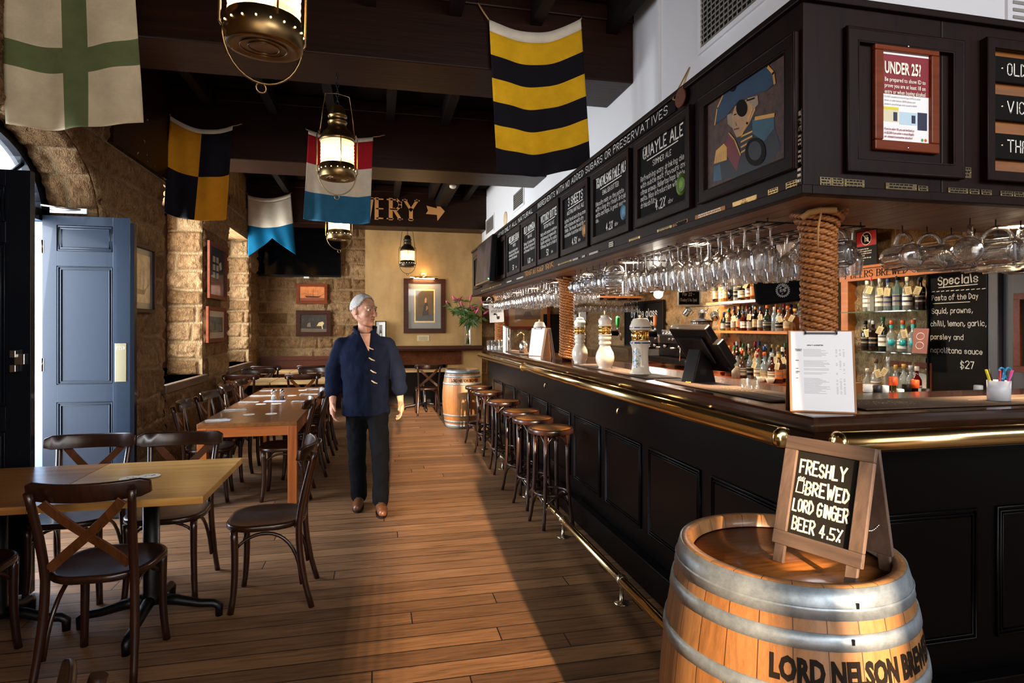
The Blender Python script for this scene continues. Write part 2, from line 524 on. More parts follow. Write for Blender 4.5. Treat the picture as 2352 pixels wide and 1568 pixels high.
# back wall: stone on both sides of a plastered chimney breast
struct(MB().box(-2.62, YB, 0, -0.1, YB + 0.3, ZC).build('wall_back', STONE_B))
struct(MB().box(XW - 0.1, YC + 0.1, 0, XR + 0.4, YC + 0.4, ZC).build('wall_back_bar', STONE_B))
t = NT('ochre_plaster')
nz = t.noise(t.coords('World', (1, 1, 1)), 1.4, 7, 0.65)
nf = t.noise(t.coords('World', (1, 1, 0.35)), 5, 5, 0.6)
t.set(Base_Color=t.mix(0.5, t.ramp(nz, [(0.3, hexc('86663a')), (0.5, hexc('b08a54')), (0.72, hexc('c8a36e'))]), t.ramp(nf, [(0.3, hexc('987547')), (0.7, hexc('bd9a66'))])), Roughness=0.8)
t.bump(nf, 0.15, 0.01)
PLASTER = t.m
FX0, FX1, FZ = 0.08, 1.34, 0.78
mb = MB().box(-0.2, YC, FZ, XW, YB + 0.3, ZC).box(-0.2, YC, 0, FX0, YB + 0.3, FZ).box(FX1, YC, 0, XW, YB + 0.3, FZ)
struct(mb.build('wall_chimney', PLASTER))
struct(MB().box(FX0, YC + 0.42, 0, FX1, YC + 0.5, FZ).build('trim_1', BLACK))
struct(MB().box(-0.15, YC - 0.035, FZ, 1.6, YC + 0.1, 1.065).build('lintel', stone_mat('red_sandstone', hexc('6d3f24'), hexc('5d341e'), hexc('6d3f24'), 0.6, 3.0)))
mb = MB().box(-0.2, YC - 0.30, 1.075, 1.98, YC, 1.14).box(-0.18, YC - 0.26, 1.05, 1.96, YC, 1.075)
tag(mb.build('mantel_shelf', FRAMEW, bev=0.008), 'long dark wooden mantel shelf across the ochre plaster chimney breast', 'shelf')

# dark stained beams
def beam(x0, x1, y0, y1, z0, z1):
    m = MB().box(x0, y0, z0, x1, y1, z1)
    m.box(x0, y0 - 0.02, z1 - 0.14, x1, y0, z1 - 0.02)
    return struct(m.build('ceiling_beam', BEAM, bev=0.01))
beam(XL, XW, 4.46, 5.02, 3.44, ZC)
beam(XL, XW, 6.95, 7.56, 3.30, ZC)
signbeam = beam(XL, XW, 11.0, YC, 3.30, ZC)
struct(MB().box(XL, 11.5, 3.42, -0.2, YB, ZC).build('ceiling_beam', BEAM))
struct(MB().box(XL, 5.55, 3.02, XL + 0.05, 6.95, ZC).build('trim_2', BEAM))

# white painted walls above the bar
mb = MB().box(XW, 2.34, 2.3, XW + 0.12, YC + 0.1, ZC).box(XW, 2.34, 2.3, 5.6, 2.54, ZC)
struct(mb.build('wall_right_upper', WHITEP))
struct(MB().box(XW - 0.022, 3.98, 2.6, XW, 4.01, ZC).build('trim_3', WHITEP))
struct(MB().box(XW, 2.54, 2.44, XR, YC + 0.1, 2.5).build('bar_ceiling', plain('a89a86', 0.7)))
struct(MB().box(3.72, 4.47, 2.2, XR, 5.9, 2.44).build('trim_4', plain('cfc2b0', 0.6)))
GREYP = plain('4a4648', 0.45, name='grey_door_paint')
mb = MB().box(XR, 1.2, 0, XR + 0.15, 4.62, 2.5).box(XR, 4.98, 0, XR + 0.15, YC + 0.4, 2.5).box(XR, 4.62, 2.12, XR + 0.15, 4.98, 2.5)
struct(mb.build('wall_right', STONE_B))
struct(MB().box(XR - 0.03, 1.0, 0, XR, 3.32, 2.44).build('wall_right_painted', GREYP))
struct(MB().box(XR + 0.6, 4.2, 0, XR + 0.65, 5.6, 2.5).build('wall_passage', plain('6b6460', 0.7)))
mb = MB()
for a in ((3.26, 3.34), (2.42, 2.5)):
    mb.box(XR - 0.07, a[0], 0, XR - 0.03, a[1], 2.0)
mb.box(XR - 0.07, 2.42, 1.94, XR - 0.03, 3.34, 2.02)
struct(mb.build('trim_5', GREYP, bev=0.006))
d5 = struct(MB().box(XR - 0.05, 2.5, 0, XR - 0.03, 3.18, 1.92).box(XR - 0.06, 2.58, 0.9, XR - 0.05, 3.1, 1.84).build('door_2', GREYP, bev=0.005))
# wall behind the camera, with street door openings cut, and slats added, to shape the low sun
mb = MB().box(-2.7, -2.72, 0, -0.40, -2.6, ZC).box(-0.40, -2.72, 3.2, -0.02, -2.6, ZC).box(-0.400, -2.72, 0, -0.344, -2.6, 3.2).box(-0.340, -2.72, 0, -0.293, -2.6, 3.2).box(-0.280, -2.72, 0, -0.241, -2.6, 3.2).box(-0.220, -2.72, 0, -0.190, -2.6, 3.2).box(-0.160, -2.72, 0, -0.139, -2.6, 3.2).box(-0.100, -2.72, 0, -0.087, -2.6, 3.2).box(-0.040, -2.72, 0, -0.036, -2.6, 3.2).box(0.735, -2.72, 0, 0.87, -2.6, 3.2).box(1.0, -2.72, 0, 1.36, -2.6, 2.15).box(1.0, -2.72, 2.15, 1.13, -2.6, 3.2).box(1.13, -2.72, 2.86, 1.36, -2.6, 3.2).box(1.36, -2.72, 0, 5.6, -2.6, ZC).box(-0.02, -2.72, 3.2, 1.36, -2.6, ZC)
struct(mb.build('wall_front', WHITEP))
struct(MB().box(5.5, -2.6, 0, 5.6, 2.54, ZC).build('wall_far_right', WHITEP))

m = MB()  # unseen glazing bars added before the front area lamp, to show in reflections
for x in (-1.72, -0.9, 0.8, 2.06): m.box(x - 0.04, -2.45, 0.95, x + 0.04, -2.38, 3.45)
m.box(-1.72, -2.44, 3.41, 2.06, -2.39, 3.46)
struct(m.build('window_3', BLACK))
# windows in the left wall: timber frames, panes, deep sills
WINW = wood('window_timber', hexc('200c06'), hexc('3a170c'), 'Z', 1, 0.4, 0.0, 'World', 0.1, 10)
for k, (a, b, z0, z1) in enumerate((W1, W2)):
    m = MB()
    fx0, fx1 = XL - 0.46, XL - 0.40
    m.box(fx0, a, z0, fx1, a + 0.1, z1).box(fx0, b - 0.20, z0, fx1, b, z1).box(fx0, a, z1 - 0.1, fx1, b, z1).box(fx0, a, z0, fx1, b, z0 + 0.1)
    m.box(fx0 + 0.02, (a + b) / 2 - 0.23, z0, fx1 - 0.01, (a + b) / 2 - 0.17, z1).box(fx0 + 0.02, a, (z0 + z1) / 2 - 0.03, fx1 - 0.01, b, (z0 + z1) / 2 + 0.03)
    wn = struct(m.build('window_%d' % (k + 1), WINW, bev=0.006))
    MB().box(fx0 + 0.03, a + 0.1, z0 + 0.1, fx0 + 0.035, b - 0.20, z1 - 0.1).build('pane', GLASS, wn)
    struct(MB().box(XL - 0.40, a - 0.06, z0 - 0.09, XL + 0.06, b + 0.04, z0).build('window_sill', SILLW, bev=0.01))

# doorway: frame, fanlight, two tall panelled leaves
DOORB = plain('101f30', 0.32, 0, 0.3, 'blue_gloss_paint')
DOORP = plain('8fb2d6', 0.3, 0, 0.3, 'lit_blue_paint')  # door paint lightened: daylight on the frame put into its colour
NAVY = plain('0b1018', 0.35, 0, 0.2, 'dark_shaded_navy_paint')  # dark paint that also holds the shade on the near leaf's unlit face
XD = XL - 0.33
m = MB()
for (ya, za), (yb, zb) in zip(arc, arc[1:]):
    cy = (YD0 + YD1) / 2
    f = 0.86
    ia, ib = (cy + (ya - cy) * f, Z1 + (za - Z1) * f), (cy + (yb - cy) * f, Z1 + (zb - Z1) * f)
    m.quad((XD, ya, za), (XD, yb, zb), (XD, *ib), (XD, *ia))
    m.quad((XD, *ia), (XD, *ib), (XD - 0.08, *ib), (XD - 0.08, *ia))
m.box(XD - 0.1, YD0, Z1, XD, YD1, Z1 + 0.09)
for t_ in (0.25, 0.5, 0.75):
    a_ = PI * t_; cy = (YD0 + YD1) / 2
    m.tube([(XD - 0.03, cy, Z1 + 0.05), (XD - 0.03, cy - math.cos(a_) * 0.7, Z1 + math.sin(a_) * 0.54)], 0.014, 6)
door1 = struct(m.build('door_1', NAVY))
struct(MB().box(XD - 0.08, YD1 - 0.09, 0, XD + 0.03, YD1, Z1).box(XD - 0.08, YD0, 0, XD + 0.03, YD0 + 0.09, Z1).build('door_frame', DOORP, bev=0.006))
m = MB()
gp = [(XD - 0.05, (YD0 + YD1) / 2 - math.cos(PI * i / 16) * 0.72, Z1 + 0.09 + math.sin(PI * i / 16) * 0.46) for i in range(17)]
m.add(gp, [tuple(range(17))])
m.build('fanlight_glass', GLASS, door1)


def door_leaf(mat_, wd, h, front):
    """leaf in local x 0..wd, thickness in y, panels sunk on both faces"""
    m = MB()
    th = 0.045
    px0, px1 = 0.16 * wd, 0.80 * wd
    rows = [(0.10, 0.40), (0.50, 1.42), (1.60 + 0.02, 2.08)] if h > 2 else []
    rows = [(0.13, 0.91), (1.045, 1.955), (2.07, 2.27)]
    xs = [0, px0, px1, wd]
    zs = [0] + [z for r in rows for z in r] + [h]
    m.box(0, 0, 0, px0, th, h).box(px1, 0, 0, wd, th, h)
    for i in range(0, len(zs), 2):
        m.box(px0, 0, zs[i], px1, th, zs[i + 1])
    for a, b in rows:
        m.box(px0, 0.012, a, px1, th - 0.012, b)
        for q in (0.006, th - 0.006):
            for w_ in (0.0, 0.018):
                m.tube([(px0 + .008 + w_, q, a + .008 + w_), (px1 - .008 - w_, q, a + .008 + w_), (px1 - .008 - w_, q, b - .008 - w_), (px0 + .008 + w_, q, b - .008 - w_)], 0.0065, 6, closed=True)
    return m


lw = 0.60
root = thing('door_leaf', 'tall blue panelled door leaf standing open with brass push plate', 'door', (XD + 0.01, 5.25, 0.01))
door_leaf(DOORB, lw, 2.34, True).build('leaf_panel', DOORB, root, bev=0.003)
MB().box(lw - 0.105, -0.006, 1.06, lw - 0.025, 0.0, 1.36).build('push_plate', plain((0.75, 0.58, 0.30), 0.25, 1.0), root, bev=0.002)
for z in (0.25, 1.15, 2.05):
    m = MB()
    m.box(-0.012, -0.004, z, 0.012, 0.05, z + 0.1).tube([(0, -0.006, z), (0, -0.006, z + 0.1)], 0.008, 8)
    m.build('hinge', STEEL, root)
m = MB().box(lw, 0.0, 0, lw + 0.03, 0.05, 2.3)
m.build('edge_strip', NAVY, root)
m = MB(); chalk_push = [((0, 0), (0, 6)), ((0, 6), (2, 6)), ((2, 6), (2, 3)), ((2, 3), (0, 3)), ((4, 6), (4, 0)), ((4, 0), (6, 0)), ((6, 0), (6, 6)), ((10, 6), (8, 6)), ((8, 6), (8, 3)), ((8, 3), (10, 3)), ((10, 3), (10, 0)), ((10, 0), (8, 0)), ((12, 0), (12, 6)), ((14, 0), (14, 6)), ((12, 3), (14, 3))]
for (ax, az), (bx, bz) in chalk_push:
    k_ = 0.0042; X0, Z0_ = lw - 0.094, 1.312
    m.box(X0 + min(ax, bx) * k_ - .001, -0.0075, Z0_ + min(az, bz) * k_ - .001, X0 + max(ax, bx) * k_ + .001, -0.006, Z0_ + max(az, bz) * k_ + .001)
m.build('push_lettering', plain('f0ece0', 0.5), root)
MB().box(0.05, 0.0, 2.36, 0.30, 0.04, 2.40).tube([(0.28, 0.02, 2.39), (0.05, -0.12, 2.395), (-0.02, 0.05, 2.395)], 0.008, 6).build('door_closer', STEEL, root)
root = thing('door_leaf', 'near-black shaded door leaf open at the left edge beneath the fanlight', 'door', (XD + 0.01, 3.86, 0.01))
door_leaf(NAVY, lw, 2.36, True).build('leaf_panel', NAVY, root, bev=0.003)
m = MB().box(lw - 0.07, -0.02, 1.28, lw - 0.02, 0.0, 1.34).box(lw - 0.085, -0.035, 1.32, lw - 0.055, 0.0, 1.36).box(lw - 0.085, -0.035, 1.24, lw - 0.055, 0.0, 1.28)
m.build('latch', STEEL, root, bev=0.003)
# daylight street pavement outside the doorway
struct(MB().box(-5.5, 2.0, -0.12, -2.7, 8.0, -0.02).build('ground_outside', plain('8a8a88', 0.8)))
# ================================================================ rough faced sandstone: real relief course by course
NR = np.random.RandomState(5)
LAT = NR.rand(64, 64, 64)


def vnoise(p):
    """smooth value noise of an (n, 3) array"""
    i = np.floor(p).astype(int); f = p - i; f = f * f * (3 - 2 * f); i &= 63; j = (i + 1) & 63
    r = 0
    for a in (0, 1):
        for b in (0, 1):
            for c in (0, 1):
                w_ = (f[:, 0] if a else 1 - f[:, 0]) * (f[:, 1] if b else 1 - f[:, 1]) * (f[:, 2] if c else 1 - f[:, 2])
                r = r + w_ * LAT[(j if a else i)[:, 0], (j if b else i)[:, 1], (j if c else i)[:, 2]]
    return r


def coursing(seed, rh=(0.24, 0.33), bw=(0.34, 0.78)):
    q = np.random.RandomState(seed); rows = [-0.05]
    while rows[-1] < 4.6: rows.append(rows[-1] + q.uniform(*rh))
    cols = []
    for _ in rows:
        c = [-8.0 + q.uniform(0, .5)]
        while c[-1] < 16: c.append(c[-1] + q.uniform(*bw))
        cols.append(np.array(c))
    return np.array(rows), cols


def stone_face(P, Nn, U, Vv, course, edge=None, amp=1.0):
    """displace points P (n,3) along Nn by the relief at wall coordinates (U, Vv); returns points and pattern colours"""
    rows, cols = course
    wob = np.stack([P[:, 0] * 4, P[:, 1] * 4, P[:, 2] * 4], 1)
    U = U + (vnoise(wob) - .5) * 0.05; Vv = Vv + (vnoise(wob + 17.3) - .5) * 0.05
    ri = np.clip(np.searchsorted(rows, Vv) - 1, 0, len(rows) - 2)
    dv = np.minimum(Vv - rows[ri], rows[ri + 1] - Vv); du = np.zeros_like(dv); sid = np.zeros_like(dv)
    for r in np.unique(ri):
        k = ri == r; c = cols[r]; ci = np.clip(np.searchsorted(c, U[k]) - 1, 0, len(c) - 2)
        du[k] = np.minimum(U[k] - c[ci], c[ci + 1] - U[k]); sid[k] = ((ci * 7919 + r * 104729) % 1000) / 1000
    e = np.minimum(du, dv)
    m = np.clip(1 - (e - 0.006) / 0.010, 0, 1)
    s = np.clip((e - 0.008) / 0.035, 0, 1); s = s * s * (3 - 2 * s)
    n1 = vnoise(P * 9 + 3.1); n2 = vnoise(P * 26); n3 = vnoise(P * np.array([1, 1, 1]) * 55)
    h = s * (0.012 + 0.010 * sid + 0.020 * n1 + 0.030 * (n2 - .35) + 0.018 * (n3 - .5)) * amp
    if edge is not None: h = h * edge
    h = np.maximum(h, 0) + 0.001
    return P + Nn * h[:, None], np.stack([sid, m, n1, np.ones_like(m)], 1)


def stone_mesh(name, patches, mat_):
    """patches: (fn(a, b)->(P, N, U, V, edge), na, nb); all in one wall skin"""
    vs = []; fs = []; cl = []; base = 0
    for fn, na, nb in patches:
        a, b = np.meshgrid(np.linspace(0, 1, na + 1), np.linspace(0, 1, nb + 1)); a = a.ravel(); b = b.ravel()
        P, Nn, U, Vv, ed, crs = fn(a, b)
        Q, c = stone_face(P, Nn, U, Vv, crs, ed); vs.append(Q); cl.append(c)
        for j in range(nb):
            r0 = base + j * (na + 1)
            fs += [(r0 + i, r0 + i + 1, r0 + na + 2 + i, r0 + na + 1 + i) for i in range(na)]
        base += len(Q)
    vs = np.concatenate(vs); cl = np.concatenate(cl)
    me = bpy.data.meshes.new(name); me.from_pydata(vs.tolist(), [], fs); me.materials.append(mat_)
    ca = me.color_attributes.new('pattern', 'FLOAT_COLOR', 'POINT'); ca.data.foreach_set('color', cl.ravel())
    me.polygons.foreach_set('use_smooth', [True] * len(fs)); me.update()
    o = bpy.data.objects.new(name, me); C.objects.link(o); return struct(o)


def rough_stone(name, c1, c2, c3, mortar):
    t = NT(name); at = t.n('ShaderNodeAttribute', attribute_name='pattern'); sp = t.n('ShaderNodeSeparateColor'); t.l(at.outputs['Color'], sp.inputs[0])
    g = t.n('ShaderNodeNewGeometry')
    col = t.ramp(sp.outputs[0], [(0.0, c1), (0.5, c2), (1.0, c3)])
    n1 = t.noise(g.outputs['Position'], 9, 6, 0.72); n2 = t.noise(g.outputs['Position'], 48, 4, 0.7)
    mp = t.n('ShaderNodeMapping'); mp.inputs['Rotation'].default_value = (rad(40), rad(35), 0); mp.inputs['Scale'].default_value = (60, 60, 13); t.l(g.outputs['Position'], mp.inputs[0])
    ch = t.noise(mp.outputs[0], 1.0, 3, 0.6, 0.9)
    col = t.mix(0.9, col, t.ramp(n1, [(0.28, (0.45, 0.38, 0.32)), (0.52, (0.98, 0.95, 0.9)), (0.75, (1.3, 1.25, 1.18))]), 'MULTIPLY')
    col = t.mix(0.6, col, t.ramp(ch, [(0.35, (0.55, 0.48, 0.42)), (0.62, (1.2, 1.17, 1.12))]), 'MULTIPLY')
    col = t.mix(t.math('MULTIPLY', sp.outputs[1], 0.6), col, mortar)
    t.set(Base_Color=col, Roughness=0.92, Specular_IOR_Level=0.12)
    h = t.math('ADD', t.math('MULTIPLY', ch, 0.8), t.math('MULTIPLY', n2, 0.6))
    t.bump(h, 1.0, 0.045)
    return t.m


RST = rough_stone('chiselled_sandstone', hexc('7f6243'), hexc('957554'), hexc('ad906c'), hexc('a8926f'))
CRL, CRB = coursing(3), coursing(9, (0.20, 0.30), (0.3, 0.8))


def pl(axis, const, nsign, u0, u1, z0, z1, course, res=0.022, trim=(0, 0, 0, 0)):
    """flat patch; axis 'X' faces +-x with u = y, axis 'Y' faces +-y with u = x; trim: which edges (u0, u1, z0, z1) die to zero"""
    na, nb = max(2, int((u1 - u0) / res)), max(2, int((z1 - z0) / res))
    def fn(a, b):
        u = u0 + (u1 - u0) * a; z = z0 + (z1 - z0) * b; c = np.full_like(u, const); s = np.full_like(u, nsign); o = np.zeros_like(u)
        P = np.stack([c, u, z], 1) if axis == 'X' else np.stack([u, c, z], 1)
        Nn = np.stack([s, o, o], 1) if axis == 'X' else np.stack([o, s, o], 1)
        ed = np.ones_like(u)
        for f, dist in zip(trim, (u - u0, u1 - u, z - z0, z1 - z)):
            if f: ed = ed * np.clip(0.25 + dist / 0.03, 0, 1)
        return P, Nn, u + (0 if axis == 'X' else 31.7 % 1), z, ed, course
    return fn, na, nb


pt_ = [pl('X', XL, 1, 2.4, YD0, 0, 3.5, CRL, 0.03, (0, 1, 0, 0)), pl('X', XL, 1, YD1, W1[0], 0, 3.5, CRL, 0.022, (1, 1, 0, 0)), pl('X', XL, 1, W1[1], W2[0], 0, 3.5, CRL, 0.022, (1, 1, 0, 0)), pl('X', XL, 1, W2[1], YB, 0, 3.5, CRL, 0.022, (1, 0, 0, 0))]
for a in (W1, W2):
    pt_ += [pl('X', XL, 1, a[0], a[1], 0, a[2] - .09, CRL, 0.025), pl('X', XL, 1, a[0], a[1], a[3], 3.5, CRL, 0.025, (0, 0, 1, 0)), pl('Y', a[1], -1, XL - .40, XL, a[2], a[3], CRB, 0.012, (0, 1, 0, 0))]
def arch_front(a, b):
    t = PI * a; cy = (YD0 + YD1) / 2; y = cy - np.cos(t) * (YD1 - YD0) / 2; z0 = Z1 + np.sin(t) * RISE; z = z0 + (3.6 - z0) * b
    o = np.zeros_like(y); return np.stack([o + XL, y, z], 1), np.stack([o + 1, o, o], 1), y, z, np.clip(0.25 + (z - z0) / 0.03, 0, 1), CRL
def arch_soffit(a, b):
    t = PI * a; cy = (YD0 + YD1) / 2; hw = (YD1 - YD0) / 2; y = cy - np.cos(t) * hw; z = Z1 + np.sin(t) * RISE; x = XL - 0.32 + 0.32 * b
    n = np.stack([np.zeros_like(y), np.cos(t) / hw, -np.sin(t) / RISE], 1); n /= np.linalg.norm(n, axis=1)[:, None]
    # voussoirs: courses follow the curve
    return np.stack([x, y, z], 1), n, x * 1.0, 2.0 + a * 2.3, np.clip(0.25 + (XL - x) / 0.03, 0, 1), CRL
pt_ += [(arch_front, 70, 45), (arch_soffit, 110, 14), pl('Y', YD1, -1, XL - .32, XL, 0, Z1, CRB, 0.02, (0, 1, 0, 0))]
stone_mesh('wall_left_stonework', pt_, RST)
stone_mesh('wall_back_stonework', [pl('Y', YB, -1, XL, -0.19, 0.4, 3.42, CRB, 0.022)], RST)
stone_mesh('wall_back_bar_stonework', [pl('Y', YC + .1, -1, XW, XR, 0.9, 2.44, CRB, 0.035)], RST)
stone_mesh('wall_right_bar_stonework', [pl('X', XR, -1, 6.75, YC + .1, 0.9, 2.44, CRB, 0.035), pl('X', XR, -1, 5.0, 6.75, 0.95, 2.44, CRB, 0.03)], RST)
stone_mesh('wall_right_stonework', [pl('X', XR - .02, -1, 3.82, 4.6, 0.9, 2.0, CRB, 0.022)], rough_stone('pale_sandstone', hexc('9c8563'), hexc('ad9876'), hexc('bda98a'), hexc('c2b296')))
# ================================================================ chairs, tables, stools
def rrect(w, d, r, n=6, taper=0.0):
    pts = []
    for cx, cy, a0 in ((w / 2 - r, d / 2 - r, 0), (-w / 2 + r, d / 2 - r, 90), (-w / 2 + r, -d / 2 + r, 180), (w / 2 - r, -d / 2 + r, 270)):
        for i in range(n + 1):
            a = rad(a0 + 90 * i / n); x, y = cx + r * math.cos(a), cy + r * math.sin(a)
            pts.append((x * (1 + taper * y), y))
    return pts


def loft(m, rings, mi=0, smooth=True, cap0=True, cap1=True, T=None):
    n = len(rings[0]); vs = [p for r in rings for p in r]; fs = []
    for j in range(len(rings) - 1):
        for i in range(n):
            i2 = (i + 1) % n
            fs.append((j * n + i, j * n + i2, (j + 1) * n + i2, (j + 1) * n + i))
    if cap0: fs.append(tuple(range(n))[::-1])
    if cap1: fs.append(tuple(range((len(rings) - 1) * n, len(rings) * n)))
    return m.add(vs, fs, mi, smooth, T)


def bez(p0, p1, p2, p3, n=8):
    p0, p1, p2, p3 = map(V, (p0, p1, p2, p3))
    return [p0 * (1 - t) ** 3 + p1 * 3 * t * (1 - t) ** 2 + p2 * 3 * t * t * (1 - t) + p3 * t ** 3 for t in [i / n for i in range(n + 1)]]


def make_chair():
    t = thing('dining_chair', 'x', 'chair')
    m = MB(); base = rrect(0.41, 0.40, 0.15, 7, 0.28)
    sc = lambda k, z: [(x * k, y * k, z) for x, y in base]
    loft(m, [sc(0.95, 0.425), sc(1.0, 0.432), sc(1.0, 0.452), sc(0.97, 0.459), sc(0.90, 0.457), sc(0.7, 0.449), sc(0.3, 0.446)])
    m.build('seat', CHAIRW, t)
    for s in (-1, 1):
        m = MB(); pts = bez((s * 0.178, 0.16, 0), (s * 0.165, 0.135, 0.14), (s * 0.163, 0.14, 0.3), (s * 0.168, 0.145, 0.43))
        m.tube(pts, [0.0165, 0.0165, 0.017, 0.0175, 0.018, 0.0185, 0.019, 0.019, 0.019], 10).build('leg', CHAIRW, t)
    for s in (-1, 1):
        m = MB()
        pts = bez((s * 0.19, -0.245, 0), (s * 0.178, -0.19, 0.18), (s * 0.17, -0.175, 0.32), (s * 0.168, -0.178, 0.45), 8)
        pts += bez((s * 0.168, -0.178, 0.45), (s * 0.168, -0.19, 0.56), (s * 0.178, -0.225, 0.70), (s * 0.19, -0.258, 0.832), 8)[1:]
        m.tube(pts, [0.0155] * 3 + [0.018] * 10 + [0.0165] * 4, 10).build('leg', CHAIRW, t)
    m = MB()
    pts = []
    for i in range(15):
        q = i / 14 * 2 - 1
        pts.append((q * 0.236, -0.268 + 0.065 * q * q + 0.022, 0.815 + 0.006 * q * q))
    k = len(pts); vs = []; fs = []
    for i, (x, y, z) in enumerate(pts):
        q = i / 14 * 2 - 1
        e = 1 - 0.35 * max(0, abs(q) - 0.86) / 0.14
        for dy, dz in ((-0.011, -0.036 * e), (0.011, -0.036 * e), (0.011 - 0.004, 0.040 * e), (0.0, 0.046 * e), (-0.012, 0.040 * e)):
            vs.append((x, y + dy - dz * 0.16, z + dz))
    for j in range(k - 1):
        for i in range(5):
            i2 = (i + 1) % 5
            fs.append((j * 5 + i, j * 5 + i2, (j + 1) * 5 + i2, (j + 1) * 5 + i))
    fs += [(4, 3, 2, 1, 0), tuple(range(k * 5 - 5, k * 5))]
    m.add(vs, fs, 0, True).build('top_rail', CHAIRW, t, bev=0.004)
    for s in (-1, 1):
        m = MB()
        pts = bez((s * 0.15, -0.185, 0.495), (s * 0.07, -0.185 + 0.012, 0.575), (-s * 0.06, -0.225, 0.67), (-s * 0.15, -0.243, 0.785), 10)
        m.bar([V(p) + V((0, 0.004 * s, 0)) for p in pts], 0.040, 0.008, (0, 1, 0.25)).build('cross_slat', CHAIRX, t, bev=0.002)
    for s in (-1, 1):
        m = MB()
        pts = [V((s * 0.158, 0.135, 0.335))] + bez((s * 0.15, 0.115, 0.355), (s * 0.138, 0.03, 0.425), (s * 0.14, -0.13, 0.43), (s * 0.160, -0.178, 0.22), 12)
        pts.append(V((s * 0.168, -0.192, 0.12)))
        m.tube(pts, 0.0095, 8).build('brace', CHAIRW, t)
    m = MB().tube(bez((-0.145, 0.10, 0.36), (-0.09, 0.10, 0.43), (0.09, 0.10, 0.43), (0.145, 0.10, 0.36), 10), 0.008, 8)
    m.build('brace', CHAIRW, t)
    return t


CH = make_chair(); CH_USED = []
GC = 'bentwood cross-back chairs'


def chair(x, y, rz, label):
    if not CH_USED:
        CH.location = (x, y, 0); CH.rotation_euler = (0, 0, rad(rz)); CH['label'] = label; CH['group'] = GC; CH_USED.append(1); return CH
    return dup(CH, (x, y, 0), rad(rz), label, GC)


# rz 0 faces away from the camera (+y), 180 faces the camera, 90 faces the left wall
chair(-1.165, 3.03, -2, 'dark bentwood chair seen from behind at the near side of the oak table')
chair(-0.585, 3.56, 91, 'dark bentwood chair standing sideways at the end of the oak table')
chair(-1.15, 3.78, 179, 'dark bentwood chair across the oak table, behind the pair of coasters')
chair(-1.64, 3.82, 181, 'dark bentwood chair across the oak table in front of the blue door')
chair(-1.80, 3.08, 3, 'dark chair cut off by the left edge beside the seen-from-behind chair')
chair(-0.77, 1.10, 92, 'chair whose rail end pokes up at the bottom edge of the picture')
for k, (y, who) in enumerate(((5.72, 'nearest'), (6.42, 'second nearest'), (7.1, 'third nearest'), (7.78, 'farthest'))):
    chair(-1.42 + 0.01 * k, y, -90 + (6, -4, 3, -2)[k], '%s dark chair on the wall side of the long worn table' % who)
for k, (y, who) in enumerate(((5.66, 'nearest'), (6.42, 'second nearest'), (7.1, 'third nearest'), (7.75, 'farthest'))):
    chair(-0.80 + (0.0, 0.05, 0.06, 0.08)[k], y, 91 + (0, 5, -5, 3)[k], '%s dark chair on the aisle side of the long worn table' % who)
chair(-0.98, 8.80, 2, 'dark chair at the far head of the long table, back toward us')
chair(-1.76, 8.85, -4, 'dark chair beside the left wall at the pale table, back toward us')
chair(-0.95, 9.62, 178, 'chair with shining rail on the far side of the pale table')
chair(-1.74, 9.60, 184, 'shadowed chair facing us across the pale table by the left wall')
chair(-1.76, 10.62, 3, 'dark chair with its back to us at the farthest table, under the television')
chair(-1.03, 10.62, -3, 'dark chair with its back to us at the farthest table, behind the walking man')
chair(0.86, 10.42, 2, 'lone dark chair facing the small table by the fireplace')

# ---- tables
def coaster_mat():
    t = NT('printed_coaster')
    v = t.coords('Object', (1, 1, 1))
    ln = t.n('ShaderNodeVectorMath', operation='LENGTH'); t.l(v, ln.inputs[0])
    nz = t.noise(v, 60, 2, 0.5)
    ins = t.math('LESS_THAN', ln.outputs[1], 0.028)
    ink = t.math('MULTIPLY', ins, t.math('GREATER_THAN', nz, 0.56))
    t.set(Base_Color=t.mix(ink, hexc('ece4d8'), t.ramp(t.noise(v, 40, 1), [(0.45, hexc('b98a2e')), (0.55, hexc('4a4a50'))])), Roughness=0.7)
    return t.m


COAST = coaster_mat()


def pedestal_table(x, y, w, d, top, label, wood_, feet=True, z=0.73):
    t = thing('pedestal_table', label, 'table', (x, y, 0))
    MB().box(-w / 2, -d / 2, z - 0.034, w / 2, d / 2, z).build('tabletop', wood_, t, bev=0.003)
    m = MB()
    m.lathe([(0.052, 0.10), (0.045, 0.13), (0.038, 0.16), (0.038, z - 0.06)], 20).box(-0.2, -0.02, z - 0.06, 0.2, 0.02, z - 0.034).box(-0.02, -0.2, z - 0.06, 0.02, 0.2, z - 0.034)
    m.build('column', IRON, t)
    q_ = min(0.36, w / 2 - 0.03) - 0.36
    for k in range(4):
        m = MB(); T = Tr(rz=k * PI / 2)
        m.tube([(0.03, 0, 0.115), (0.12, 0, 0.10), (0.27 + q_, 0, 0.072), (0.335 + q_, 0, 0.066), (0.36 + q_, 0, 0.05), (0.36 + q_, 0, 0.0)], [0.03, 0.026, 0.021, 0.021, 0.021, 0.018], 10, T=T)
        m.build('foot', IRON, t)
    return t


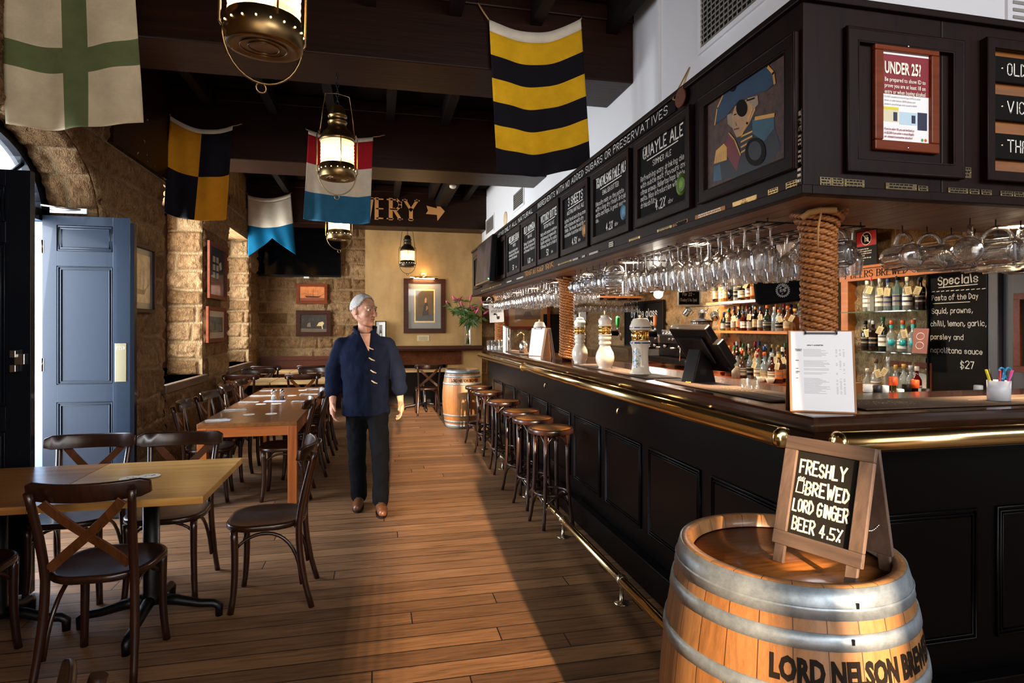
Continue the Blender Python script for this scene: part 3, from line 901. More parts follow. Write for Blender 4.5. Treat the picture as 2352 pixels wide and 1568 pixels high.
pedestal_table(-1.115, 3.385, 0.696, 0.83, 0, 'oak topped pedestal table with a pair of overlapping coasters', OAKT)
pedestal_table(-1.785, 3.385, 0.64, 0.83, 0, 'oak topped pedestal table pushed against its twin at the left edge', wood('red_oak_tabletop', hexc('8e5a2a'), hexc('bd8446'), 'X', 1, 0.3, 0.2, 'Object', 0.1, 7))
pedestal_table(-1.06, 9.22, 0.72, 0.84, 0, 'pale topped table beyond the long table, half nearer the aisle', PALET)
pedestal_table(-1.762, 9.22, 0.66, 0.84, 0, 'pale topped table beyond the long table, half against the left wall', PALET)
pedestal_table(-1.06, 11.12, 0.72, 0.7, 0, 'pale topped table by the back bench, half nearer the chimney breast', PALET)
pedestal_table(-1.762, 11.12, 0.66, 0.7, 0, 'pale topped table by the back bench, half in the left corner', PALET)
pedestal_table(0.86, 10.98, 0.9, 0.6, 0, 'small pale topped table set before the black fireplace', PALET)

t = thing('long_table', 'long worn brown communal table with thick reddish timber frame', 'table', (-1.045, 6.86, 0))
L, Wd, z = 2.98, 0.78, 0.70
MB().box(-Wd / 2, -L / 2, z - 0.036, Wd / 2, L / 2, z).build('tabletop', LONGT, t, bev=0.003)
m = MB()
a, b = Wd / 2 - 0.002, L / 2 - 0.002
m.box(-a, -b, z - 0.115, a, -b + 0.03, z - 0.036).box(-a, b - 0.03, z - 0.115, a, b, z - 0.036)
m.box(-a, -b, z - 0.115, -a + 0.03, b, z - 0.036).box(a - 0.03, -b, z - 0.115, a, b, z - 0.036)
m.build('apron', LONGF, t)
LEGF = wood('jarrah_leg', hexc('8a4318'), hexc('b5652a'), 'Z', 1.0, 0.35, 0.2, 'Object', 0.1, 12)
for sx in (-1, 1):
    for sy in (-1, 1):
        x0 = sx * (a - 0.036); y0 = sy * (b - 0.036)
        MB().box(x0 - 0.037, y0 - 0.037, 0, x0 + 0.037, y0 + 0.037, z - 0.036).build('leg', LEGF, t, bev=0.003)

# things on the tables
first = None
for k, (x, y, zz, lab) in enumerate((
        (-1.215, 3.40, 0.73, 'round printed coaster overlapped by its twin on the oak table'),
        (-1.135, 3.42, 0.7335, 'round printed coaster lying partly over another on the oak table'),
        (-1.86, 3.36, 0.73, 'round printed coaster at the left edge of the picture'))):
    m = MB().lathe([(0.05, 0), (0.051, 0.001), (0.05, 0.002)], 28)
    o = m.build('coaster', COAST, loc=(x, y, zz)); tag(o, lab, 'coaster', 'beer coasters')
    o.rotation_euler = (0, 0.035 if k == 1 else 0, k)
    if k == 0: first = o
for k, (x, y, lab) in enumerate(((-1.13, 5.86, 'left round coaster of the near pair on the long table'), (-0.94, 5.87, 'right round coaster of the near pair on the long table'),
        (-1.16, 6.62, 'left round coaster before the salt and pepper'), (-1.01, 6.62, 'right round coaster before the salt and pepper'),
        (-1.20, 7.42, 'left round coaster behind the salt and pepper'), (-0.95, 7.36, 'right round coaster behind the salt and pepper'), (-0.9, 7.95, 'farthest round coaster on the long table'))):
    o = first.copy(); C.objects.link(o); o.location = (x, y, 0.70); o['label'] = lab
menu = MB().box(-0.11, -0.08, 0, 0.11, 0.08, 0.0015, 0)
mm = NT('menu_print'); v = mm.coords('Object', (1, 1, 1))
br = mm.n('ShaderNodeTexBrick'); mm.l(v, br.inputs[0])
for k_, v_ in (('Scale', 1), ('Brick Width', 0.06), ('Row Height', 0.04), ('Mortar Size', 0.012)): br.inputs[k_].default_value = v_
br.inputs['Color1'].default_value = (*hexc('7c86b8'), 1); br.inputs['Color2'].default_value = (*hexc('8d94bf'), 1); br.inputs['Mortar'].default_value = (*hexc('d9d6e2'), 1)
mm.set(Base_Color=br.outputs[0], Roughness=0.6)
tag(menu.build('menu_card', mm.m, loc=(-1.06, 6.86, 0.70)), 'flat printed menu card under the salt and pepper shakers', 'menu')
for k, (x, lab, fill) in enumerate(((-1.09, 'left glass shaker with white salt and steel top', 'f2efe8'), (-1.0, 'right glass shaker with steel top on the long table', '6b5138'))):
    t = thing('salt_shaker' if k == 0 else 'pepper_shaker', lab, 'shaker', (x, 6.95, 0.702))
    MB().lathe([(0.026, 0), (0.026, 0.06), (0.024, 0.085)], 12).build('jar', GLASS, t)
    MB().lathe([(0.022, 0.003), (0.022, 0.045)], 12).build('filling', plain(fill, 0.8), t)
    MB().lathe([(0.027, 0.085), (0.027, 0.10), (0.02, 0.116), (0.004, 0.119)], 12).build('cap', STEEL, t)


def cutlery(kind):
    m = MB()
    if kind == 'fork':
        m.bar([(-0.09, 0, 0.003), (0.02, 0, 0.004), (0.05, 0, 0.008)], [0.009, 0.006, 0.012], 0.0025)
        for q in (-0.009, -0.003, 0.003, 0.009):
            m.bar([(0.045, q * 0.7, 0.008), (0.07, q, 0.007), (0.095, q, 0.010)], 0.0028, 0.002)
    else:
        m.bar([(-0.10, 0, 0.004), (0.0, 0, 0.004), (0.005, 0, 0.004), (0.09, 0.003, 0.003), (0.11, 0.006, 0.003)], [0.011, 0.010, 0.016, 0.015, 0.003], 0.003)
    return m


base = {}
names = ['nearest', 'second', 'third', 'fourth', 'farthest']
for side, xs, who in ((-1, -1.315, 'wall'), (1, -0.775, 'aisle')):
    for k, y in enumerate((5.58, 6.22, 6.82, 7.42, 8.0) if side < 0 else (6.75, 7.45, 8.05)):
        nm = (names if side < 0 else ['nearest', 'second', 'farthest'])[k]
        a = 0.06 * math.sin(k * 2.3 + side)
        for kind in ('napkin', 'fork', 'knife'):
            if kind not in base:
                if kind == 'napkin': o = MB().box(-0.10, -0.045, 0, 0.10, 0.045, 0.004).build('napkin', plain('e9ebf2', 0.8), bev=0.002)
                else: o = cutlery(kind).build(kind, STEEL)
                base[kind] = o
            else:
                o = base[kind].copy(); C.objects.link(o)
            dy, dz = {'napkin': (0, 0.7), 'fork': (0.018, 0.7042), 'knife': (-0.02, 0.7042)}[kind]
            o.location = (xs, y + dy, dz); o.rotation_euler = (0, 0, a + (0 if side < 0 else PI) + (0.25 if kind == 'knife' else 0))
            tag(o, {'napkin': 'white folded napkin under cutlery, %s setting on the %s side of long table', 'fork': 'steel fork on napkin, %s setting on the %s side of long table', 'knife': 'steel knife on napkin, %s setting on the %s side of long table'}[kind] % (nm, who), kind, kind + 's on the long table')

# ---- bench along the back wall
t = thing('bench', 'long reddish brown bench with high back against the stone wall', 'bench', (-1.2, 11.72, 0))
MB().box(-0.88, 0.09, 0.3, 0.98, 0.14, 0.93).box(-0.88, 0.07, 0.88, 0.98, 0.15, 0.95).build('backrest', wood('bench_wood', hexc('3a160c'), hexc('5f2a17'), 'X', 1, 0.3, 0.3, 'Object', 0.1, 8), t)
MB().box(-0.88, -0.24, 0.40, 0.98, 0.09, 0.45).build('seat', FRAMEW, t)
MB().box(-0.88, -0.2, 0.0, 0.98, 0.1, 0.40).build('base', FRAMEW, t)

# ---- bar stools
def make_stool():
    t = thing('bar_stool', 'x', 'stool')
    H = 0.735; R = 0.176
    st = MB().lathe([(R - 0.02, H - 0.042), (R - 0.004, H - 0.038), (R, H - 0.03), (R, H - 0.008), (R - 0.004, H), (R - 0.018, H + 0.001), (R - 0.021, H - 0.004)], 32).build('seat', STOOLW, t)
    MB().lathe([(R - 0.0215, H - 0.02), (R - 0.0215, H - 0.0035), (0.1, H - 0.003), (0.001, H - 0.003)], 32).build('seat_top', STOOLT, st)
    for k in range(4):
        a = PI / 4 + k * PI / 2; c, s = math.cos(a), math.sin(a)
        prof = [(0.128, 0.70), (0.131, 0.5), (0.135, 0.32), (0.145, 0.18), (0.163, 0.06), (0.176, 0.0)]
        MB().tube([(c * r, s * r, z) for r, z in prof], [0.0155, 0.0155, 0.015, 0.0145, 0.0135, 0.013], 10).build('leg', STOOLW, t)
    MB().tube([(0.128 * math.cos(i * PI / 16), 0.128 * math.sin(i * PI / 16), 0.245) for i in range(32)], 0.0105, 8, closed=True).build('foot_ring', STOOLW, t)
    for k in range(4):
        a0 = PI / 4 + k * PI / 2
        for z0, z1, rr in ((0.60, 0.685, 0.125), (0.15, 0.232, 0.14)):
            pts = []
            for i in range(9):
                q = i / 8; a = a0 + q * PI / 2
                zz = z0 + (z1 - z0) * math.sin(PI * q) ** 0.6
                r_ = rr - 0.03 * math.sin(PI * q)
                pts.append((r_ * math.cos(a), r_ * math.sin(a), zz))
            MB().tube(pts, 0.008, 7).build('brace', STOOLW, t)
    return t


st = make_stool()
for k, (y, who) in enumerate(((4.40, 'nearest'), (4.90, 'second nearest'), (5.36, 'third nearest'), (6.1, 'fourth nearest'), (7.0, 'fifth nearest'), (7.65, 'farthest'))):
    lab = '%s of the round dark bentwood stools lined up along the bar' % who
    if k == 0: st.location = (1.30, y, 0); st['label'] = lab; st['group'] = 'bar stools'
    else: dup(st, (1.30 - 0.01 * (k % 2), y, 0), 0.25 * (k % 3), lab, 'bar stools')
st.rotation_euler = (0, 0, 0.18)
# ================================================================ the bar counter, rails and canopy
XF, YF, ZT = 1.55, 1.875, 1.184       # panel faces and counter height
t = thing('bar_counter', 'long black panelled bar counter with dark polished wooden top turning a corner', 'bar counter', (0, 0, 0))
MB().box(XF, YF, 0, 2.0, 8.1, ZT - 0.06).box(2.0, YF, 0, XR - 0.05, 2.36, ZT - 0.06).build('body', BLACKP, t)
MB().box(XF - 0.06, YF - 0.06, 0, XF, 8.1, 0.17).box(XF, YF - 0.06, 0, XR - 0.05, YF, 0.17).build('plinth', BLACKP, t, bev=0.006)
def nosing(a, b, out):
    """moulded counter edge swept from a to b, sticking out along out"""
    a, b, out = V(a), V(b), V(out); m = MB()
    return m
m = MB()
prof = [(0.0, ZT - 0.15), (0.02, ZT - 0.145), (0.022, ZT - 0.10), (0.012, ZT - 0.085), (0.03, ZT - 0.062), (0.05, ZT - 0.055), (0.056, ZT - 0.045), (0.056, ZT - 0.012), (0.05, ZT - 0.003), (0.04, ZT), (-0.02, ZT)]
path = [((XF, 8.14), (-1, 0)), ((XF, YF), (-1, -1)), ((XR - 0.05, YF), (0, -1))]
vs = []; fs = []
for (x, y), (ox, oy) in path:
    for o_, z_ in prof: vs.append((x + ox * o_, y + oy * o_, z_))
n_ = len(prof)
for j in range(2):
    for i in range(n_ - 1): fs.append((j * n_ + i, j * n_ + i + 1, (j + 1) * n_ + i + 1, (j + 1) * n_ + i))
m.add(vs, fs)
m.box(XF + 0.02, YF + 0.02, ZT - 0.05, 2.12, 8.14, ZT).box(2.12, YF + 0.02, ZT - 0.05, XR - 0.05, 2.42, ZT)
m.build('counter_top', BARW, t)
def raised_panel(m, T, w_, h):
    """panel in local xy with moulded frame"""
    m.box(0.035, 0.035, 0, w_ - 0.035, h - 0.035, 0.006, 0, T)
    for off, r in ((0.006, 0.008), (0.022, 0.006), (0.034, 0.004)):
        m.tube([(off, off, 0.003), (w_ - off, off, 0.003), (w_ - off, h - off, 0.003), (off, h - off, 0.003)], r, 6, closed=True, T=T)
def faceX(y_far, z0, X):     # local x runs toward the camera, normal toward -x
    return M(((0, 0, -1, X), (-1, 0, 0, y_far), (0, 1, 0, z0), (0, 0, 0, 1)))
def faceY(x0, z0, Y):        # faces the camera
    return M(((1, 0, 0, x0), (0, 0, -1, Y), (0, 1, 0, z0), (0, 0, 0, 1)))
for k in range(9):
    y0 = 1.99 + 0.672 * k
    m = MB(); raised_panel(m, faceX(y0 + 0.575, 0.29, XF), 0.575, 0.51); m.build('raised_panel', BLACKP, t)
for k in range(3):
    m = MB(); raised_panel(m, faceY(1.72 + 0.64 * k, 0.29, YF), 0.55, 0.51); m.build('raised_panel', BLACKP, t)
m = MB().tube([(XF - 0.02, 3.6, 0.98), (XF - 0.045, 3.6, 0.975), (XF - 0.05, 3.6, 0.95), (XF - 0.035, 3.6, 0.94)], 0.005, 6)
m.build('bag_hook', BRASS, t)
m = MB().tube([(XF - 0.02, 5.3, 0.98), (XF - 0.045, 5.3, 0.975), (XF - 0.05, 5.3, 0.95), (XF - 0.035, 5.3, 0.94)], 0.005, 6)
m.build('bag_hook', BRASS, t)

def dome(T, r, m):
    m.lathe([(r, 0), (r * 1.1, 0.001), (r * 1.1, 0.012), (r * 0.9, 0.02), (r * 0.5, 0.027), (0.0005, 0.03)], 28, 0, T)
t = thing('brass_handrail', 'thick polished brass handrail along the long side of the bar', 'handrail', (0, 0, 0))
MB().tube([(1.425, 1.90, 1.10), (1.425, 8.35, 1.10)], 0.036, 28).build('rail', BRASS, t)
m = MB(); dome(Tr(1.425, 1.90, 1.10, rx=PI / 2), 0.036, m); m.build('end_cap', BRASS, t)
for y in (2.6, 3.7, 4.8, 5.9, 7.0, 8.0):
    MB().tube([(1.43, y, 1.085), (1.48, y, 1.07), (XF - 0.01, y, 1.06)], 0.012, 8).build('bracket', BRASS, t)
MB().tube([(1.425 + 0.039 * math.cos(i * PI / 10), 5.75, 1.10 + 0.039 * math.sin(i * PI / 10)) for i in range(20)], 0.005, 6, closed=True).build('collar', BRASS, t)
t = thing('brass_handrail', 'thick polished brass handrail along the short side behind the barrel', 'handrail', (0, 0, 0))
MB().tube([(1.545, 1.755, 1.104), (XR - 0.1, 1.755, 1.104)], 0.036, 28).build('rail', BRASS, t)
m = MB(); dome(Tr(1.545, 1.755, 1.104, ry=-PI / 2), 0.036, m); m.build('end_cap', BRASS, t)
for x in (2.2, 3.2):
    MB().tube([(x, 1.76, 1.09), (x, 1.81, 1.07), (x, YF - 0.01, 1.06)], 0.012, 8).build('bracket', BRASS, t)
t = thing('foot_rail', 'brass foot rail on short floor posts in front of the bar', 'foot rail', (0, 0, 0))
MB().tube([(1.30, 1.72, 0.125), (1.30, 8.1, 0.125)], 0.024, 18).build('rail', BRASS, t)
for y in (3.05, 4.1, 5.15, 6.2, 7.25):
    m = MB().lathe([(0.042, 0), (0.042, 0.004), (0.03, 0.009), (0.011, 0.012), (0.010, 0.09), (0.02, 0.10)], 18, 0, Tr(1.30, y, 0))
    m.tube([(1.30, y - 0.022, 0.125), (1.30, y - 0.012, 0.125), (1.30, y + 0.012, 0.125), (1.30, y + 0.022, 0.125)], [0.025, 0.031, 0.031, 0.025], 16)
    m.build('floor_post', plain((0.72, 0.66, 0.52), 0.25, 1.0), t)

# ---- canopy over the bar
XK, YK, ZK0, ZK1 = 1.42, 1.78, 1.955, 2.62
t = thing('bar_canopy', 'dark timber canopy hanging over the bar, carrying menu boards and brass plaques', 'canopy', (0, 0, 0))
m = MB().box(XK, YK, ZK0 + 0.02, XW - 0.002, 9.0, ZK1).box(XW - 0.002, YK, ZK0 + 0.02, 5.4, 2.338, ZK1)
m.build('fascia', CANW, t, bev=0.006)
m = MB().box(XK - 0.012, YK - 0.012, ZK0 - 0.004, XK + 0.03, 9.0, ZK0 + 0.03).box(XK + 0.03, YK - 0.012, ZK0 - 0.004, 5.4, YK + 0.03, ZK0 + 0.03)
m.build('bottom_moulding', CANW, t, bev=0.004)
m = MB().box(XK - 0.02, YK - 0.02, ZK1 - 0.012, XK + 0.03, 9.0, ZK1 + 0.014).box(XK + 0.03, YK - 0.02, ZK1 - 0.012, 5.4, YK + 0.03, ZK1 + 0.014)
m.build('top_moulding', CANW, t, bev=0.004)
m = MB()
x = XK + 0.03
while x < 2.13:
    m.box(x, YK + 0.03 if x > 2.0 else YK + 0.03, ZK0, min(x + 0.094, 2.14), 9.0, ZK0 + 0.02); x += 0.097
x = 2.14
while x < 5.3:
    m.box(x, YK + 0.03, ZK0, x + 0.094, 2.34, ZK0 + 0.02); x += 0.097
m.build('soffit', SOFFIT, t)
MB().box(XK - 0.008, 2.66, 2.545, XK, 8.2, ZK1 - 0.014).build('lettering_band', CHALKB, t)

# recessed ceiling lights in the soffit
DL = emit((1.0, 0.80, 0.55), 45, 'downlight_glow')
RIMM = plain('d9b48a', 0.4)
k = 0
dl0 = None
for (x, y, lab) in ((1.71, 2.96, 'nearest downlight in the long soffit'), (1.74, 3.93, 'second downlight along the soffit'), (1.76, 4.87, 'third downlight along the soffit, before the middle rope column'),
                    (1.78, 5.85, 'fourth downlight, just past the middle rope column'), (1.79, 6.81, 'fifth downlight along the soffit'), (1.80, 7.75, 'sixth downlight along the soffit'), (1.80, 8.65, 'farthest downlight in the soffit'),
                    (2.80, 2.14, 'downlight above the hanging beer mugs at the right edge')):
    d = thing('downlight', lab, 'light', (x, y, ZK0), group='recessed soffit downlights')
    MB().lathe([(0.075, 0.002), (0.075, -0.006), (0.058, -0.008), (0.055, -0.002)], 24).build('trim_ring', RIMM, d)
    MB().lathe([(0.055, -0.004), (0.02, -0.005), (0.0005, -0.005)], 24).build('lens', DL, d)
    light('SPOT', 'downlight_lamp', (x, y, ZK0 - 0.02), 170, (1.0, 0.74, 0.46), (0.38, 0, -1) if y > 2.2 else (0, 0.2, -1), spot_size=rad(88), spot_blend=0.9, shadow_soft_size=0.05)

# ---- rope-bound columns
def rope_mesh(h):
    """four ropes laid side by side, winding down a post, each of three twisted strands"""
    m = MB(); r0 = 0.044; starts = 4; pitch = 0.0245 * starts; nseg = 34
    def rr(z):
        return r0 + 0.048 * max(0, 1 - (h - z) / 0.09) ** 1.5 + 0.028 * max(0, 1 - z / 0.12) ** 1.5
    for st in range(starts):
        path = []; n = int((h - 0.024 - 0.0245 * st) / pitch * nseg)
        for i in range(n + 1):
            z = 0.012 + 0.0245 * st + i / nseg * pitch; a = -2 * PI * i / nseg
            path.append((z, a, rr(z) + 0.0125))
        for s in range(3):
            pts = []; acc = 0
            for (z, a, r) in path:
                acc += 2 * PI * r / nseg
                ph = -acc / 0.060 * 2 * PI + s * 2 * PI / 3
                dr, dz = math.cos(ph) * 0.0062, math.sin(ph) * 0.0062
                pts.append(((r + dr) * math.cos(a), (r + dr) * math.sin(a), z + dz))
            m.tube(pts, 0.0076, 5)
    return m
tr = NT('manila_rope')
fb = tr.noise(tr.coords('Object', (60, 60, 60)), 1.0, 4, 0.7)
tr.set(Base_Color=tr.ramp(fb, [(0.3, hexc('6a3a16')), (0.7, hexc('bd7a3e'))]), Roughness=0.45)
ROPE = tr.m
hcol = ZK0 - ZT
rope = None
for (y, lab) in ((2.03, 'thick rope-bound column at the near corner of the bar'), (5.22, 'rope-bound column halfway along the bar'), (8.27, 'rope-bound column at the far end behind the water station sign')):
    z0 = ZT if y < 8.1 else ZT
    c = thing('rope_column', lab, 'column', (1.69, y, z0), group='rope-bound bar columns')
    if rope is None:
        post = MB().lathe([(0.046, 0), (0.046, hcol)], 24).build('post', FRAMEW, c)
        rope = rope_mesh(hcol).build('rope_winding', ROPE, c)
        knot = MB().tube([(-0.02, -0.115, hcol - 0.022), (-0.07, -0.095, hcol - 0.02), (-0.10, -0.07, hcol - 0.026), (-0.115, -0.05, hcol - 0.045)], 0.012, 8)
        knot.tube([(-0.07, -0.10, hcol - 0.02), (-0.072, -0.085, hcol - 0.08), (-0.066, -0.075, hcol - 0.16)], 0.004, 6)
        knot.build('rope_tail', plain('b5864e', 0.8), c)
    else:
        for o in (post, rope):
            q = o.copy(); C.objects.link(q); q.parent = c
MB().box(1.5, 8.1, 0, 2.05, 8.45, ZT)
t = thing('end_cabinet', 'black end cabinet closing the far end of the bar', 'cabinet', (0, 0, 0))
MB().box(1.58, 8.15, 0, 2.1, 8.6, ZT - 0.04).build('body', BLACKP, t)
MB().box(1.54, 8.142, ZT - 0.04, 2.14, 8.62, ZT).build('top', BARW, t, bev=0.006)
# ================================================================ lettering
GLY = {
 'A': '022842|1434', 'B': '0208283736250525343322 02', 'C': '3728180706040312 2233', 'D': '020818273634 231202', 'E': '38080232|0525', 'F': '380802|0525',
 'G': '372818070403122233 3515', 'H': '0208|3238|0535', 'I': '1218', 'J': '383322120 3', 'K': '0208|380532', 'L': '080232', 'M': '0208254842', 'N': '02083238',
 'O': '18070312 2233372818', 'P': '02082837362505', 'Q': '180703122233372818|2432', 'R': '02082837362505|1532', 'S': '37281807061525343322 1203', 'T': '0848|2822',
 'U': '080312223338', 'V': '082248', 'W': '0812263248', 'X': '0238|0832', 'Y': '082548|2522', 'Z': '08380232',
 '0': '180703122233372818', '1': '071812', '2': '071828373602 32', '3': '07182837362515|2534332212 03', '4': '22280434', '5': '380805253433220 2', '6': '2806031222333425 05',
 '7': '083812', '8': '180706152534332212030415|2536372818', '9': '3515060718283722',
 'a': '3632|3526160503122233', 'b': '0802|0516263533221202', 'c': '352616050312 2233', 'd': '3832|3526160503122233', 'e': '0434352616050312 2233', 'f': '3828171 2|0636',
 'g': '3631201001|3526160503122233', 'h': '0802|0516263532', 'i': '1612|1718', 'j': '2621 1000|2728', 'k': '0802|360432', 'l': '0812', 'm': '0602|05162522|25364542',
 'n': '0602|0516263532', 'o': '160503122233352616', 'p': '0600|0516263533221202', 'q': '3630|3526160503122233', 'r': '0602|041626', 's': '3526160514243322 1203',
 't': '181322 32|0636', 'u': '0603122233|3632', 'v': '062246', 'w': '0612253246', 'x': '0632|0236', 'y': '0623|3610', 'z': '06360232',
 '.': '1213', ',': '1301', '%': '0238|0817|2322', '?': '071828373625 24|2322', '$': '3728180706152534332212 03|1911', "'": '1817', '!': '1814|1312', '-': '0525', '&': '3204173 7260312 34',
 '(': '28161422', ')': '08161402', '+': '1713|0525', '#': '0838|0535', '/': '0238', '|': '1810'}


def strokes(ch):
    out = []
    for part in GLY.get(ch, '').split('|'):
        q = part.replace(' ', '')
        pts = [(int(q[i]), int(q[i + 1]) - 2) for i in range(0, len(q) - 1, 2)]
        if pts: out.append(pts)
    return out


def adv(ch):
    if ch == ' ': return 2.6
    w_ = max([x for st in strokes(ch) for x, y in st] or [2])
    return w_ + 1.5


def ribbon(m, a, b, wa, T, mi, z):
    dx, dy = b[0] - a[0], b[1] - a[1]; L = math.hypot(dx, dy) or 1e-6
    dx /= L; dy /= L; e = wa * 0.4
    ax, ay, bx, by = a[0] - dx * e, a[1] - dy * e, b[0] + dx * e, b[1] + dy * e
    nx, ny = -dy * wa / 2, dx * wa / 2
    m.add([(ax + nx, ay + ny, z), (ax - nx, ay - ny, z), (bx - nx, by - ny, z), (bx + nx, by + ny, z)], [(0, 1, 2, 3)], mi, False, T)


RNG = random.Random(11)


def chalk(m, text, x, y, cap, T, maxw=None, wt=0.13, mi=0, jit=0.16, z=0.0012, align='l', slant=0.0, serif=False, fn=None, squeeze=True):
    """hand lettering: cap = capital height; text squeezed to maxw when given; fn may bend (x, y) -> (x, y, z)"""
    total = sum(adv(c) for c in text) - 1.5
    k = cap / 6.0; kx = k
    if maxw and (total * k > maxw or not squeeze): kx = maxw / total
    if align == 'c': x -= total * kx / 2
    if align == 'r': x -= total * kx
    cx = x
    for c in text:
        jy = RNG.uniform(-jit, jit) * 1.2; js = 1 + RNG.uniform(-jit, jit) * 0.4
        for st in strokes(c):
            pts = [(cx + (px_ * js + RNG.uniform(-jit, jit) * 0.6 + py_ * slant) * kx, y + (py_ * js + jy + RNG.uniform(-jit, jit) * 0.6) * k) for px_, py_ in st]
            for a, b in zip(pts, pts[1:]):
                w_ = wt * cap
                if serif:
                    dx, dy = abs(b[0] - a[0]), abs(b[1] - a[1])
                    w_ = cap * (0.07 + 0.13 * dy / (dx + dy + 1e-9))
                ribbon(m, a, b, w_, T, mi, z)
            if serif:
                for q, pr in ((st[0], pts[0]), (st[-1], pts[-1])):
                    if q[1] in (0, 6):
                        ribbon(m, (pr[0] - cap * 0.11, pr[1]), (pr[0] + cap * 0.11, pr[1]), cap * 0.07, T, mi, z)
        cx += adv(c) * kx
    return cx


def btext(m, text, size, T, bold=0.0, align='LEFT', mi=0, z=0.001, maxw=None, warp=None):
    """printed lettering in Blender's built-in face"""
    cu = bpy.data.curves.new('lettering', 'FONT'); cu.body = text; cu.size = size; cu.align_x = align; cu.offset = bold; cu.resolution_u = 2
    o = bpy.data.objects.new('lettering', cu); C.objects.link(o)
    dg = bpy.context.evaluated_depsgraph_get(); ev = o.evaluated_get(dg); me = ev.to_mesh()
    vs = [tuple(v_.co) for v_ in me.vertices]; fs = [tuple(p.vertices) for p in me.polygons]
    ev.to_mesh_clear(); bpy.data.objects.remove(o); bpy.data.curves.remove(cu)
    if not vs: return
    x0, x1 = min(v_[0] for v_ in vs), max(v_[0] for v_ in vs)
    sx = maxw / (x1 - x0) if maxw and x1 - x0 > maxw else 1
    vs = [(v_[0] * sx, v_[1], z) for v_ in vs]
    if warp: vs = [warp(*v_) for v_ in vs]
    m.add(vs, fs, mi, False, T)


# ================================================================ menu boards on the long canopy face
def frame_of(m, w_, h, T, fw=0.045, dep=0.022, mi=0):
    for a, b, c, d in ((0, 0, w_, fw), (0, h - fw, w_, h), (0, fw, fw, h - fw), (w_ - fw, fw, w_, h - fw)):
        m.box(a, b, 0, c, d, dep, mi, T)
    for off, r in ((0.004, 0.008), (fw - 0.004, 0.006)):
        m.tube([(off, off, dep * 0.8), (w_ - off, off, dep * 0.8), (w_ - off, h - off, dep * 0.8), (off, h - off, dep * 0.8)], r, 6, mi, True, T)
    return m


def chalkboard(T, w_, h, label, rows, badge=None, cat='menu board', name='menu_board', fw=0.045, framem=None, group=None):
    t = thing(name, label, cat, T.translation, group=group)
    t.matrix_world = M.Translation(T.translation)
    R = T.to_3x3().to_4x4()
    frame_of(MB(), w_, h, R, fw).build('frame', framem or CANW, t)
    MB().box(fw * 0.8, fw * 0.8, 0.0, w_ - fw * 0.8, h - fw * 0.8, 0.006, 0, R).build('board', CHALKB, t)
    m = MB()
    for (txt, x, y, cap, mw, al, wt, ul) in rows:
        chalk(m, txt, x, y, cap, R, mw, wt, 0, 0.16, 0.0075, al)
        if ul: ribbon(m, (x - ul / 2, y - cap * 0.35), (x + ul / 2, y - cap * 0.25), cap * 0.09, R, 0, 0.0075)
    m.build('chalk_lettering', CHALK, t)
    if badge:
        m = MB().lathe([(0.052, 0.0075), (0.0005, 0.0078)], 24, 0, R @ Tr(w_ - fw - 0.058, fw + 0.085, 0))
        m.lathe([(0.040, 0.0082), (0.030, 0.0084), (0.0005, 0.0085)], 20, 1, R @ Tr(w_ - fw - 0.058, fw + 0.085, 0))
        for q in range(5):
            m.box(-0.018 + q * 0.007, -0.014 - (q % 2) * 0.006, 0.0086, -0.014 + q * 0.007, 0.012 + (q % 3) * 0.005, 0.0092, 0, R @ Tr(w_ - fw - 0.058, fw + 0.085, 0))
        m.build('round_badge', [plain(badge, 0.5), plain(tuple(x * 0.35 for x in hexc(badge)), 0.6)], t)
    return t


def ale(y_far, y_near, label, title, sub, lines, abv, badge=None):
    w_ = y_far - y_near; h = 0.47; c = w_ / 2
    rows = [(title, c, 0.362, 0.058, w_ - 0.13, 'c', 0.15, w_ * 0.55), (sub, c, 0.298, 0.027, w_ - 0.2, 'c', 0.12, 0)]
    for i, ln in enumerate(lines):
        rows.append((ln, 0.058, 0.245 - i * 0.036, 0.026, w_ - 0.12, 'l', 0.12, 0))
    rows.append((abv, c - 0.07, 0.060, 0.045, 0.13, 'l', 0.15, 0)); rows.append(('abv', c + 0.07, 0.066, 0.022, 0.06, 'l', 0.12, 0))
    return chalkboard(faceX(y_far, 2.045, XK), w_, h, label, rows, badge, group='framed ale boards along the canopy')


ale(3.11, 2.50, 'framed ale chalkboard with a green badge, right beside the officer painting', 'QUAYLE ALE', 'SUMMER ALE', ['Refreshing easy drinking ale', 'with subtle malt flavours and', 'citrus aromas. Hallertau hops lighter', 'malts. Nice introduction with high', 'drinkability.'], '4.2%', '7fb62f')
ale(3.80, 3.18, 'framed ale chalkboard with a light blue badge, second from the officer painting', 'TRAFALGAR PALE ALE', 'ENGLISH BITTER', ['Biscuity malt on the palate', 'with a long dry finish. British', 'malts and hops. A great session', 'ale.'], '4.2%', '5fa6c8')
ale(4.47, 3.86, 'framed ale chalkboard with an orange badge, third from the officer painting', '3 SHEETS', 'AUSTRALIAN PALE ALE', ['Lethal floral and citrus aroma', 'with a balanced malty dry', 'finish. The house favourite and', 'available in bottles nationally'], '4.9%', 'd9922e')
ale(5.16, 4.53, 'framed bitter chalkboard without badge, fourth from the officer painting', 'VICTORY BITTER', 'BRITISH PALE ALE', ['Malty with caramel overtones', 'and generously hopped with', 'English varieties for a spicy', 'bitterness. Biscuit to finish this'], '5%')
ale(5.78, 5.20, 'framed dark ale chalkboard, fifth from the officer painting', 'OLD ADMIRAL', 'DARK ALE', ['Strong, full bodied, malty', 'silky smooth texture with', 'a bittersweet finish as rich'], '6.1%')
